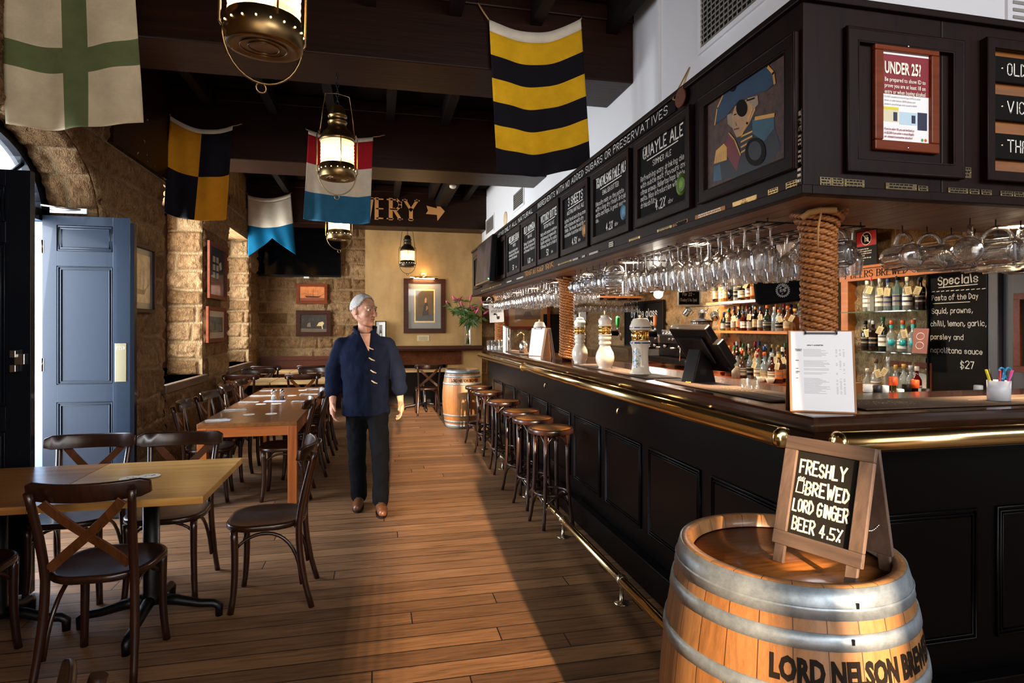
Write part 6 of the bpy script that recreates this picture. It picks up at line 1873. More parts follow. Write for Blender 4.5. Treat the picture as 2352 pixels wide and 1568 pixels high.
o = tumbler(0.02, 0.024, 0.055).build('shot_glass', GLASS)
for k, (px, py) in enumerate(((1701, 898), (1723, 901))):
    if k: o = o.copy(); C.objects.link(o)
    q = onZ(px, py, ZT); o.location = (q.x + 0.06, q.y + 0.05, ZT)
    tag(o, 'small upturned shot glass on the bar edge, %s of two' % ('left', 'right')[k], 'glass', 'shot glasses on the bar')
base = None; k = 0
for px in (1124, 1132, 1140, 1148):
    for r_ in (0, 1):
        q = onZ(px + 3 * r_, 806 - r_ * 2, ZT); q.z = ZT
        if base is None: o = base = tumbler(0.031, 0.037, 0.135).build('tumbler', GLASS)
        else: o = base.copy(); C.objects.link(o)
        o.location = q; o.rotation_euler = (0, 0, k); k += 1
        tag(o, 'clear ribbed water tumbler in the cluster at the far end of the bar', 'glass', 'water tumblers below the paper sign')
q = onZ(1162, 808, ZT)
t = thing('steel_font', 'tall slant-topped stainless steel font near the water tumblers', 'beer tap', (q.x + 0.04, q.y + .12, ZT))
m = MB(); n = 24
m.add([(0.055 * math.cos(2 * PI * i / n), 0.055 * math.sin(2 * PI * i / n), 0) for i in range(n)] + [(0.055 * math.cos(2 * PI * i / n), 0.055 * math.sin(2 * PI * i / n), 0.31 - 0.5 * 0.055 * math.cos(2 * PI * i / n + 0.6)) for i in range(n)], [(i, (i + 1) % n, n + (i + 1) % n, n + i) for i in range(n)], 0, True)
m.add([(0.055 * math.cos(2 * PI * i / n), 0.055 * math.sin(2 * PI * i / n), 0.31 - 0.5 * 0.055 * math.cos(2 * PI * i / n + 0.6)) for i in range(n)], [tuple(range(n))])
m.build('body', STEEL, t)
for s in (-1, 1): MB().tube([(0, s * .05, .2), (0, s * .10, .2), (0, s * .11, .10)], 0.008, 8).build('spout', STEEL, t)
q = onZ(1193, 812, ZT)
t = thing('steel_jug', 'small stainless jug with curved pump beside the steel font', 'jug', (q.x + .05, q.y, ZT))
MB().lathe([(0.05, 0), (0.05, 0.11), (0.03, 0.14), (0.015, 0.15)], 20).build('body', STEEL, t)
MB().tube([(0, 0, .15), (0, 0, .22), (-.02, 0, .245), (-.06, 0, .24), (-.075, 0, .20)], 0.009, 8).build('pump', BRASS, t)
A = onY(1125, 741, 8.175); B = onY(1158, 698, 8.175)
Ts = faceY(A.x, A.z, 8.175); t = thing('paper_sign', 'white paper sign reading water station on the farthest rope column', 'sign', Ts.translation); R = Ts.to_3x3().to_4x4() @ Tr(rz=0.06)
w_, h = B.x - A.x, B.z - A.z
MB().box(0, 0, 0, w_, h, 0.002, 0, R).build('sheet', PAPER, t)
m = MB(); chalk(m, 'water', w_ / 2, h * .80, .035, R, w_ * .7, .12, 0, 0, .003, 'c'); chalk(m, 'station', w_ / 2, h * .54, .035, R, w_ * .7, .12, 0, 0, .003, 'c')
m.build('lettering', plain('2a2a2a', 0.7), t)
m = MB().add([(w_ * .52, h * .16, .003), (w_ * .68, h * .16, .003), (w_ * .72, h * .32, .003), (w_ * .48, h * .32, .003)], [(0, 1, 2, 3)], 0, False, R)
for a, b in (((.3, .42), (.5, .42)), ((.5, .42), (.52, .36)), ((.38, .42), (.38, .46)), ((.33, .465), (.43, .465))): ribbon(m, (w_ * a[0], h * a[1]), (w_ * b[0], h * b[1]), .012, R, 0, .003)
m.build('tap_symbol', plain('2a2a2a', 0.7), t)
# pens in a cup at the right edge
q = onZ(2338, 930, ZT)
t = thing('pen_cup', 'cup of coloured pens and scissors on the bar at the right edge', 'cup', (q.x + 0.03, q.y + .1, ZT))
MB().lathe([(0.04, 0), (0.042, 0.09), (0.039, 0.09), (0.037, 0.005)], 18).build('cup', plain('cfd0d4', 0.4), t)
for k, c in enumerate(('d8c626', 'c02a2a', 'd2478c', '2a6ab0', '1c1c1c')):
    a = k * 1.3 + 2.6; MB().tube([(.01 * math.cos(a), .01 * math.sin(a), .01), (.045 * math.cos(a), .045 * math.sin(a), .135)], .005, 8).build('pen', plain(c, 0.4), t)
MB().tube([(-.01 + .018 * math.cos(i * PI / 8), -.02, .12 + .024 * math.sin(i * PI / 8)) for i in range(16)], .004, 6, closed=True).tube([(.025 + .018 * math.cos(i * PI / 8), -.02, .12 + .024 * math.sin(i * PI / 8)) for i in range(16)], .004, 6, closed=True).build('scissors', plain('1f86b8', 0.4), t)

# ================================================================ hanging glasses
rail = MB()
ROWS = (1.57, 1.66, 1.86, 1.95, 2.05)
for y0_, y1_, ys_, lab in ((2.2, 3.70, (2.22, 3.0, 3.68), 'thin wire rails under the soffit carrying the nearest stemware'), (5.40, 8.1, (5.42, 6.8, 8.08), 'thin wire rails under the soffit carrying the far stemware')):
    m = MB()
    for x0_ in ROWS:
        for x in (x0_ - 0.015, x0_ + 0.015): m.tube([(x, y0_, 1.935), (x, y1_, 1.935)], 0.003, 5)
    for y in ys_:
        m.tube([(1.545, y, 1.938), (2.08, y, 1.938)], 0.003, 5)
        for x in (1.6, 2.06): m.tube([(x, y, 1.938), (x, y, ZK0 + 0.005)], 0.003, 5)
    tag(m.build('glass_rails', IRON), lab, 'rack', 'stemware rails')
prof = [(0.0005, -0.001), (0.031, -0.003), (0.031, -0.005), (0.008, -0.010), (0.0038, -0.022), (0.0036, -0.085), (0.008, -0.094), (0.028, -0.108), (0.038, -0.128), (0.0405, -0.15), (0.037, -0.18), (0.032, -0.205)]
WG = MB().open_lathe(prof, 14).build('wine_glass', WINEG)
FL = MB().open_lathe([(0.0005, -0.001), (0.029, -0.003), (0.029, -0.005), (0.006, -0.010), (0.0036, -0.03), (0.004, -0.07), (0.014, -0.09), (0.024, -0.115), (0.027, -0.15), (0.024, -0.215)], 12).build('flute_glass', WINEG)
used = set()
def hang(src, loc, lab, grp, sc=1.0, cat='glass'):
    if src.name in used: o = src.copy(); C.objects.link(o)
    else: o = src; used.add(src.name)
    o.location = loc; o.rotation_euler = (0, 0, RNG.uniform(0, 6)); o.scale = (sc,) * 3
    return tag(o, lab, cat, grp)


LIGHTS_ = ((1.71, 2.96), (1.74, 3.93), (1.76, 4.87), (1.78, 5.85), (1.79, 6.81), (1.80, 7.75), (1.80, 8.65))
clear_ = lambda x, y: all((x - a) ** 2 + (y - b) ** 2 > 0.105 ** 2 for a, b in LIGHTS_) and all((x - 1.69) ** 2 + (y - b) ** 2 > 0.16 ** 2 for b in (2.03, 5.22, 8.27))
for i, x in enumerate(ROWS):
    y = 2.24 + 0.03 * (i % 2)
    while y < 3.68:
        src = FL if (i + int(y * 10)) % 6 == 0 and y > 3.0 else WG
        p_ = (x + RNG.uniform(-.006, .006), y + RNG.uniform(-.008, .008))
        if clear_(*p_): hang(src, (*p_, 1.934), 'clear %s hanging upside down in the near half of the soffit rack' % ('champagne flute' if src is FL else 'wine glass'), 'near hanging %s' % ('flutes' if src is FL else 'wine glasses'), RNG.uniform(.92, 1.04))
        y += 0.098
    y = 5.44
    while y < 8.02:
        p_ = (x + RNG.uniform(-.006, .006), y + RNG.uniform(-.01, .01))
        if clear_(*p_): hang(WG, (*p_, 1.934), 'clear wine glass hanging upside down in the far half of the soffit rack', 'far hanging wine glasses', RNG.uniform(.9, 1.03))
        y += 0.118
# overhead rack across the far end of the bar
t = thing('overhead_shelf', 'wooden shelf hung over the far bar with stemware beneath', 'shelf', (3.4, 8.75, 1.94))
MB().box(-0.62, -0.16, 0, 0.62, 0.2, 0.03).build('board', SHELFW, t)
for s in (-0.55, 0.55): MB().tube([(s, 0, 0.03), (s, 0, 0.5)], 0.008, 6).build('hanger', IRON, t)
for k in range(7): MB().box(-0.6 + k * 0.19, -0.16, -0.03, -0.56 + k * 0.19, 0.2, 0).build('runner', FRAMEW, t)
for j in range(3):
    for k in range(14):
        hang(WG, (2.83 + k * 0.085, 8.63 + j * 0.12, 1.912), 'clear wine glass under the wooden shelf hung across the far bar', 'wine glasses under the far overhead shelf', 0.9)
for k in range(3):
    tag(MB().tube([(0, -0.12, 0), (0, 0.14, 0)], 0.055, 14).build('rolled_mat', plain('0e0d10', 0.6), loc=(3.42 + k * 0.125, 8.76, 2.027)), '%s of the black rolled mats on the far overhead shelf' % ('left', 'middle', 'right')[k], 'mat', 'rolled mats')
# beer mugs
def mug_mesh():
    m = MB(); T = Tr(0, -0.005, -0.085, rx=PI / 2)
    prof = [(0.0005, 0.062), (0.036, 0.064), (0.041, 0.058), (0.042, 0.04), (0.040, 0.02), (0.042, 0.0), (0.0405, -0.02), (0.042, -0.04), (0.041, -0.066), (0.038, -0.066), (0.037, 0.04), (0.030, 0.048), (0.0005, 0.048)]
    m.open_lathe(prof, 16, 0, T)
    for k in range(8):
        a = k * PI / 4; m.tube([(0.0415 * math.cos(a), 0.0415 * math.sin(a), -0.05), (0.0425 * math.cos(a), 0.0425 * math.sin(a), 0.05)], 0.005, 5, 0, False, T)
    m.tube([(0, -0.055 + 0.07 * 0, -0.045)] + [(0, -0.005 + 0.042 * math.cos(PI - i * PI / 10), -0.043 + 0.04 * math.sin(i * PI / 10)) for i in range(11)], 0.0075, 8)
    return m


MUG = mug_mesh().build('beer_mug', MUGG); muz = []
def hook(loc):
    muz.append(loc)
def mugs(spots, lab, grp, tilt=0.0):
    for (x, y, z, rz) in spots:
        o = hang(MUG, (x, y, z), lab, grp, 1.3); o.rotation_euler = (tilt, RNG.uniform(-.12, .12), rz); hook((x, y, z))


sp_ = []
for k in range(8): sp_.append((2.43 + k * 0.135, 2.035, 1.925, RNG.uniform(-1.0, 0.3)))
for k in range(10): sp_.append((2.31 + k * 0.135, 2.25, 1.922, RNG.uniform(-0.9, 0.4)))
mugs(sp_, 'dimpled glass beer mug hanging by its handle in the row over the short bar side', 'beer mugs over the short side')
mugs([(1.775, 2.215, 1.925, -0.5)], 'single glass beer mug hanging just behind the left side of the near rope column', None)
mugs([(1.89, 2.20, 1.92, 0.5)], 'single glass beer mug peeping out right of the near rope column', None)
sp_ = []
for x in (1.58, 1.71, 1.87, 2.0):
    for k in range(7):
        if clear_(x, 3.84 + k * .135): sp_.append((x, 3.84 + k * 0.135, 1.925, RNG.uniform(-1, 1)))
mugs(sp_, 'glass beer mug hanging between the two runs of wine glasses', 'beer mugs in the middle of the rack')
mugs([(1.58 + .13 * k, 8.46, 1.925, RNG.uniform(-1, 1)) for k in range(4)], 'glass beer mug hanging at the far end above the water station sign', 'beer mugs at the far end')
m = MB()
for (x, y, z) in muz: m.tube([(x, y, ZK0 + .001), (x, y, z + .004), (x + .008, y, z - .006), (x + .016, y, z + .003)], 0.0025, 5)
tag(m.build('mug_hooks', IRON), 'small iron hooks in the soffit that carry the beer mugs', 'hook')['kind'] = 'stuff'

# ================================================================ behind the bar
t = thing('back_counter', 'reddish timber counter along the wall behind the bar', 'counter', (0, 0, 0))
MB().box(3.68, 5.0, 0.87, 4.165, 9.6, 0.952).build('worktop', REDCOUNT, t, bev=0.004)
MB().box(3.76, 5.02, 0, 4.165, 9.58, 0.87).build('cupboards', FRAMEW, t)
for z, lab in ((1.79, 'upper timber bottle shelf behind the bar'), (1.455, 'middle timber bottle shelf behind the bar')):
    tag(MB().box(3.92, 5.05, z - 0.028, 4.17, 6.62, z).build('wall_shelf', SHELFW), lab, 'shelf', 'timber bottle shelves')
struct(MB().box(4.17, 6.3, 0.95, 4.2, 6.75, 2.2).build('trim_6', SHELFW))
struct(MB().box(4.18, 4.98, 0.95, 4.2, 5.3, 2.44).build('trim_7', stone_mat('pressed_board', hexc('9a6a34'), hexc('8a5c2c'), hexc('9a6a34'), 3, 3)))
t = thing('strip_light', 'white strip light glowing above the upper bottle shelf', 'light', (4.02, 6.9, 2.16))
MB().box(-0.05, -1.1, 0, 0.1, 0.9, 0.03).build('housing', plain('d8dadb', 0.4), t)
MB().box(-0.045, -1.05, -0.012, 0.05, 0.85, 0).build('tube', emit((0.92, 0.97, 1.0), 6, 'strip_glow'), t)
MB().tube([(0.02, -0.8, 0.03), (0.02, -0.8, 0.28)], 0.01, 6).tube([(0.02, 0.6, 0.03), (0.02, 0.6, 0.28)], 0.01, 6).build('hanger', STEEL, t)
light('AREA', 'strip_lamp', (4.0, 6.6, 2.13), 30, (1.0, 0.90, 0.75), (-0.25, -0.15, -1), shape='RECTANGLE', size=0.1, size_y=1.8)
for (x, y, lab) in ((3.15, 4.2, 'round ceiling light over the bar in front of the gin shelves'), (3.15, 6.0, 'round ceiling light over the bar in front of the bottle shelves'), (3.15, 8.0, 'round ceiling light over the far end of the bar')):
    d = thing('ceiling_light', lab, 'light', (x, y, 2.44), group='ceiling lights behind the bar')
    MB().lathe([(0.09, 0), (0.09, -0.012), (0.075, -0.016)], 24).build('trim_ring', RIMM, d); MB().lathe([(0.074, -0.013), (0.0005, -0.014)], 24).build('lens', DL, d)
    light('SPOT', 'ceiling_lamp', (x, y, 2.41), 110, (1.0, 0.76, 0.48), (0.45, 0, -1), spot_size=rad(130), spot_blend=0.8, shadow_soft_size=0.07)
q = onX(1512, 675, 3.4)
t = thing('spot_lamp', 'dazzling white lamp behind the hanging glasses', 'lamp', q)
MB().ball((0, 0, 0), 0.055, 14).build('bulb', emit((1, 0.97, 0.92), 60, 'dazzling_bulb'), t)
MB().lathe([(0.055, -0.02), (0.06, 0.03), (0.04, 0.09), (0.012, 0.11)], 18, 0, Tr(0.03, 0.03, 0.0)).tube([(0.03, 0.03, 0.10), (0.03, 0.03, 2.44 - q.z)], 0.01, 6).build('shade', STEEL, t)
light('POINT', 'spot_lamp_light', q + V((-0.05, -0.05, 0)), 90, (1.0, 0.90, 0.76), shadow_soft_size=0.045)


def bottle(loc, label, kind, glass_, cap, lab_c=None, band=None, tg=None, h=0.28, r=0.037, grp=None, fill=0.6, facing=-2.4):
    """bottle standing at loc; glass_, cap, lab_c are colours; tg hangs a paper price tag"""
    t = thing('bottle', label, 'bottle', loc, facing, grp)
    if kind == 'wine': pr = [(.9, 0), (1, .01), (1, .60), (.95, .66), (.62, .75), (.36, .80), (.34, .97), (.38, .975), (.38, .995), (.34, 1)]
    elif kind == 'square': pr = [(.95, 0), (1.05, .01), (1.05, .66), (.95, .72), (.5, .78), (.36, .82), (.36, .98), (.40, .985), (.36, 1)]
    elif kind == 'squat': pr = [(.95, 0), (1.15, .02), (1.18, .45), (1.0, .60), (.5, .70), (.38, .76), (.38, .97), (.42, .98), (.38, 1)]
    else: pr = [(.92, 0), (1, .012), (1, .62), (.92, .70), (.60, .78), (.40, .83), (.38, .97), (.42, .98), (.38, 1)]
    n = 8 if kind == 'square' else 14
    gm = glassy_c(glass_)
    MB().lathe([(a * r, b * h) for a, b in pr], n, 0, Tr(rz=PI / 8), smooth=kind != 'square').build('glass', gm, t)
    MB().lathe([(.42 * r, h * .93), (.46 * r, h * .935), (.46 * r, h * 1.05), (.40 * r, h * 1.06)], 12).build('cap', plain(cap, 0.4), t)
    rl = r * (1.19 if kind == 'squat' else 1.06 if kind == 'square' else 1.02)
    if lab_c:
        z0, z1 = (.12, .40) if kind == 'squat' else (.16, .50)
        m = MB().open_lathe([(rl, z0 * h), (rl, z1 * h)], n, 0, Tr(rz=PI / 8), smooth=kind != 'square')
        m.open_lathe([(rl + .0004, (z0 + .10) * h), (rl + .0004, (z0 + .16) * h)], n, 1, Tr(rz=PI / 8)).open_lathe([(rl + .0004, (z1 - .08) * h), (rl + .0004, (z1 - .03) * h)], n, 1, Tr(rz=PI / 8))
        m.build('label', [plain(lab_c, 0.5), plain(band or '8a7a62', 0.5)], t)
    if tg is not None:
        a = tg; T = Tr(r * .45, 0.0, h * .80, 0, rad(-14), 0)
        m = MB().box(-.0006, -.021, -.085, .0006, .021, -.02, 0, T @ Tr(.022, .0, .0, rx=a)).tube([T @ V((.022, 0, -.024)), T @ V((0.0, 0, .02))], .0012, 4)
        for k in range(4): m.box(.0006, -.013, -.076 + .012 * k, .0012, .010 - .004 * (k % 2), -.073 + .012 * k, 1, T @ Tr(.022, 0, 0, rx=a))
        m.build('price_tag', [plain('dcc99a', 0.8), plain('6a4a3a', 0.8)], t)
    return t


GC_ = {}
def glassy_c(c):
    if c not in GC_:
        rgb = hexc(c); t = NT('bottle_glass_' + c)
        tr = t.n('ShaderNodeBsdfTransparent'); tr.inputs[0].default_value = (*rgb, 1)
        gl = t.n('ShaderNodeBsdfGlossy'); gl.inputs['Roughness'].default_value = 0.03
        df = t.n('ShaderNodeBsdfDiffuse'); df.inputs[0].default_value = (*rgb, 1)
        lw = t.n('ShaderNodeLayerWeight'); lw.inputs[0].default_value = 0.4
        a = t.n('ShaderNodeMixShader'); a.inputs[0].default_value = 0.28; t.l(tr.outputs[0], a.inputs[1]); t.l(df.outputs[0], a.inputs[2])
        b = t.n('ShaderNodeMixShader'); t.l(t.math('ADD', t.math('MULTIPLY', lw.outputs['Facing'], 0.4), 0.06), b.inputs[0]); t.l(a.outputs[0], b.inputs[1]); t.l(gl.outputs[0], b.inputs[2])
        t.l(b.outputs[0], t.out.inputs[0]); GC_[c] = t.m
    return GC_[c]


ORD = ['first', 'second', 'third', 'fourth', 'fifth', 'sixth', 'seventh', 'eighth', 'ninth', 'tenth', 'eleventh', 'twelfth', 'thirteenth', 'fourteenth', 'fifteenth', 'sixteenth']
CN = {'c98a3a': 'amber', '8a4a18': 'brown', 'dfe3dc': 'clear', '2f4a2a': 'green', '1a1412': 'black', 'c8d8dc': 'pale blue', '7a2a18': 'red brown', 'e0cf9a': 'straw coloured'}
KINDS_ = ['round', 'square', 'squat', 'wine']
rb = random.Random(23)
CAPS = {'black': '141414', 'red': 'b01f24', 'gold': 'c79a3c', 'cream': 'e4dac0', 'orange': 'd8601f', 'brown': '5a3a20', 'green': '1f6a3a', 'blue': '223a78', 'silver': 'b9b9bb'}
LABS = {'cream': 'e6d8b4', 'white': 'ece8de', 'black': '1c1a1a', 'orange': 'd06a2a', 'tan': 'b08a54', 'grey': '8c8a84'}
for (rowname, grp, z, x, y0, y1, n, hs) in (('upper timber shelf front row', 'bottles on the upper timber shelf', 1.79, 3.985, 6.50, 5.15, 14, (.25, .29)), ('upper timber shelf back row', 'bottles on the upper timber shelf', 1.79, 4.11, 6.45, 5.2, 11, (.27, .31)),
        ('middle timber shelf front row', 'bottles on the middle timber shelf', 1.455, 3.985, 6.35, 5.12, 13, (.20, .26)), ('middle timber shelf back row', 'bottles on the middle timber shelf', 1.455, 4.11, 6.42, 5.2, 11, (.25, .28)),
        ('red counter front row', 'bottles on the red counter', 0.952, 3.80, 6.05, 5.10, 9, (.24, .28)), ('red counter middle row', 'bottles on the red counter', 0.952, 3.93, 6.22, 5.1, 12, (.29, .33)), ('red counter back row', 'bottles on the red counter', 0.952, 4.07, 6.28, 5.15, 12, (.33, .38))):
    for k in range(n):
        y = y0 + (y1 - y0) * k / (n - 1) + rb.uniform(-.012, .012)
        gc = rb.choice(list(CN)); kd = rb.choice(KINDS_); cp = rb.choice(list(CAPS)); lb = rb.choice(list(LABS) + [None])
        if grp.endswith('red counter') and 'back' in rowname: kd = rb.choice(['wine', 'round'])
        tg = rb.uniform(-.5, .5) if rb.random() < (.45 if 'front' in rowname else .25) else None
        lab = '%s bottle with %s cap, %s from left in the %s' % (CN[gc], cp, ORD[k], rowname)
        bottle((x + rb.uniform(-.012, .012), y, z), lab, kd, gc, CAPS[cp], LABS.get(lb), None, tg, rb.uniform(*hs), rb.uniform(.030, .037), grp)

# coffee corner
t = thing('coffee_machine', 'long black coffee machine on the back counter', 'coffee machine', (3.95, 7.35, 0.952))
MB().box(-0.22, -0.55, 0.06, 0.2, 0.55, 0.14).box(-0.02, -0.55, 0.14, 0.2, 0.55, 0.36).box(-0.24, -0.57, 0.33, 0.2, 0.57, 0.44).build('body', plain('121011', 0.25, 0.2), t, bev=0.01)
for y in (-.3, .1, .4):
    MB().lathe([(0.035, 0), (0.035, 0.05)], 14, 0, Tr(-0.14, y, 0.27)).tube([(-0.14, y, .28), (-.28, y, .27)], .012, 8).build('group_head', STEEL, t)
for y in (-.4, -.3, -.2, .2): MB().lathe([(0.018, 0), (0.016, 0.015)], 12, 0, Tr(-0.24, y, 0.385, ry=-PI / 2)).build('dial', STEEL, t)
for y in (-.58, .58): MB().tube([(-.2, y * .9, .33), (-.26, y * .9, .30), (-.27, y * .9, .12)], .007, 6).build('steam_wand', STEEL, t)
o = tumbler(0.028, 0.036, 0.065).build('coffee_glass', GLASS); k = 0
for i in range(8):
    for j in range(2):
        if k: o = o.copy(); C.objects.link(o)
        o.location = (3.80 + j * .09, 6.88 + i * .085, 1.392); k += 1
        tag(o, 'small clear glass among those stacked on top of the coffee machine', 'glass', 'glasses on the coffee machine')
tag(MB().lathe([(0.03, 0), (0.033, 0.005), (0.033, 0.115), (0.027, 0.122)], 16).build('drink_can', plain('d8c8bc', 0.3, var=0.3), loc=onX(1547, 770, 3.75) * 1), 'pale red and white drink can on the coffee machine', 'can')
bpy.data.objects['drink_can'].location.z = 1.392
t = thing('coffee_grinder', 'coffee grinder with dark bean hopper beside the bottle shelves', 'grinder', (3.86, 6.62, 0.952))
MB().lathe([(0.05, 0.36), (0.055, 0.37), (0.125, 0.56), (0.13, 0.60), (0.128, 0.61)], 24).build('hopper', glassy_c('6a5a4a'), t)
MB().lathe([(0.045, 0.362), (0.048, 0.37), (0.095, 0.50), (0.0005, 0.51)], 20).build('beans', plain('1a0d08', 0.6), t)
MB().lathe([(0.134, 0.605), (0.134, 0.622), (0.06, 0.635), (0.02, 0.655), (0.0005, 0.656)], 24).build('lid', plain('1d1b1b', 0.3), t)
MB().lathe([(0.075, 0.0), (0.075, 0.02), (0.065, 0.03), (0.062, 0.36)], 20).build('body', STEEL, t)
MB().lathe([(0.055, 0.0), (0.055, 0.30), (0.02, 0.32)], 18, 0, Tr(-0.05, -0.14, 0)).build('dosing_chamber', plain((0.55, 0.5, 0.42), 0.2, 1.0), t)
for k, (px, py, a) in enumerate(((1578, 716, .3), (1612, 720, -.4), (1641, 726, -.9))):
    q = onX(px, py, 3.9)
    t = thing('hanging_jug', '%s of three steel jugs hanging under the white strip light' % ('left', 'middle', 'right')[k], 'jug', q); t.rotation_euler = (0.7, a, 0)
    MB().open_lathe([(0.0005, -0.045), (0.042, -0.045), (0.046, -0.03), (0.040, 0.02), (0.044, 0.05)], 18).build('body', STEEL, t)
    MB().tube([(0.042, 0, -0.03), (0.075, 0, -0.02), (0.075, 0, 0.03), (0.042, 0, 0.04)], 0.005, 6).build('handle', STEEL, t)
    MB().tube([(0.075, 0, 0.01), (0.09, -0.03, 0.10)], .003, 5).build('hook', STEEL, t)
tag(MB().tube([(4.02, 6.2, 1.76), (4.02, 7.3, 1.76)], 0.008, 8).build('hook_rail', STEEL), 'steel rail on the wall above the coffee grinder', 'rail')
for k, (y, r) in enumerate(((5.28, .05), (5.14, .047))):
    tag(MB().open_lathe([(0.0005, 0.004), (r * .5, 0.0), (r * .6, 0.004), (r, 0.05), (r * .95, 0.05), (r * .55, 0.012), (0.0005, 0.010)], 20).build('bowl', plain('ded3c0', 0.3), loc=(3.735, y, 0.952)), 'small white bowl on the red counter, %s' % ('left one behind the clipboard edge', 'right one behind the clipboard edge')[k], 'bowl', 'white bowls')
tag(MB().lathe([(0.045, 0), (0.045, 0.12)], 16).build('straw_jar', plain('b9a68a', 0.5, var=0.6), loc=(3.74, 5.72, 0.952)), 'jar of striped paper straws on the red counter', 'jar')
t = thing('steel_display_case', 'small stainless case of glassware on the far back counter', 'case', (3.9, 8.7, 0.952))
MB().box(-.2, -.55, 0, .2, .55, .03).box(-.2, -.55, .22, .2, .55, .25).box(.16, -.55, .03, .2, .55, .22).build('case', STEEL, t)
MB().box(-.2, -.55, .03, -.195, .55, .22).build('glass_front', GLASS, t)
# boards and papers on the walls behind the bar
chalkboard(faceX(9.55, 1.16, 4.14), 1.42, 0.74, 'large wall chalkboard reading by the glass, behind the ship emblem tower', [('by the glass', .72, .50, .12, 1.1, 'c', .13, 0), ('Red', .25, .36, .07, .2, 'l', .14, 0), ('Shiraz', .25, .26, .05, .3, 'l', .13, 0), ('Pinot', .25, .18, .05, .3, 'l', .13, 0), ('White', .85, .36, .07, .3, 'l', .14, 0), ('Riesling', .85, .26, .05, .35, 'l', .13, 0)], cat='chalkboard', name='wall_chalkboard', fw=.03)
q0, q1 = onY(1556, 701, 5.9), onY(1607, 646, 5.9)
t = chalkboard(faceY(q0.x, q0.z, 5.9), q1.x - q0.x, q1.z - q0.z, 'small hanging chalkboard offering ANY 2 Spritz for 22', [('ANY 2 Spritz', .125, .165, .032, .19, 'c', .13, 0), ('for 22 -', .125, .105, .032, .14, 'c', .13, 0), ('(Today 5 to 7pm)', .125, .045, .028, .2, 'c', .13, 0)], cat='chalkboard', name='hanging_chalkboard', fw=.008, framem=plain('d8cfc0', 0.6))
MB().tube([(.03, 0.004, q1.z - q0.z), (.03, 0.004, 2.44 - q0.z)], .003, 5).tube([(q1.x - q0.x - .03, 0.004, q1.z - q0.z), (q1.x - q0.x - .03, 0.004, 2.44 - q0.z)], .003, 5).build('cord', IRON, t)
q0, q1 = onY(1160, 757, YC + .05), onY(1263, 680, YC + .05)
picture('wide brown framed picture on the far wall behind the hanging glasses', faceY(q0.x, q0.z, YC + .05), q1.x - q0.x, q1.z - q0.z, .06, FRAMER, 'a4713c', .14, [([(0, 0), (1, 0), (1, .3), (0, .35)], '6a4a30'), ([(.3, .2), (.7, .2), (.6, .6), (.4, .6)], '4a3626')], '7a6048')
for k, (a, b, lab) in enumerate((((1311, 762), (1324, 722), 'white paper pinned on the far wall, left of the green tap handle'), ((1328, 735), (1346, 713), 'white paper pinned higher on the far wall above a bellied tower'))):
    q0, q1 = onY(*a, YC + .055), onY(*b, YC + .055)
    tag(MB().box(q0.x, YC + .05, q0.z, q1.x, YC + .055, q1.z).build('pinned_paper', PAPER), lab, 'paper', 'papers on the far wall')
struct(MB().box(3.25, YC + .03, 0, 3.75, YC + .1, 1.75).build('door_3', BLACK))
# black cool bag hung by its strap
q = onX(1790, 660, 3.1)
t = thing('cool_bag', 'black insulated bag with white round emblem hanging behind the near rope column', 'bag', q); t.rotation_euler = (0, rad(-6), rad(-36))
MB().prism(rrect(.37, .25, .05, 5), .16, 0, M(((1, 0, 0, 0), (0, 0, 1, -.08), (0, 1, 0, 0), (0, 0, 0, 1)))).build('bag_body', plain('0d0c0e', 0.6), t, bev=.015)
m = MB(); R = M(((1, 0, 0, 0), (0, 0, -1, -.081), (0, 1, 0, 0), (0, 0, 0, 1)))
for k in range(22):
    a = k * 2 * PI / 22; ribbon(m, (.02 + .048 * math.cos(a), -.03 + .052 * math.sin(a)), (.02 + .038 * math.cos(a + .15), -.03 + .042 * math.sin(a + .15)), .007, R, 0, .001)
rr = random.Random(8)
for k in range(30):
    a, r_ = rr.uniform(0, 6.3), rr.uniform(0, .032); ribbon(m, (.02 + r_ * math.cos(a), -.03 + r_ * math.sin(a)), (.026 + r_ * math.cos(a), -.024 + r_ * math.sin(a)), .005, R, 0, .001)
chalk(m, 'THE LORD OF', .02, .066, .017, R, .1, .16, 0, 0, .001, 'c'); chalk(m, 'OF THE SEA', .02, .044, .017, R, .11, .16, 0, 0, .001, 'c')
m.build('printed_emblem', plain('e4e2de', 0.7), t)
MB().tube(bez((-.12, 0, .125), (-.10, 0, .20), (.10, 0, .20), (.12, 0, .125), 12), .012, 6, sx=1.5).tube([(0, 0, .185), (0.02, 0, 2.44 - q.z)], .006, 6).build('strap', plain('0d0c0e', 0.7), t)

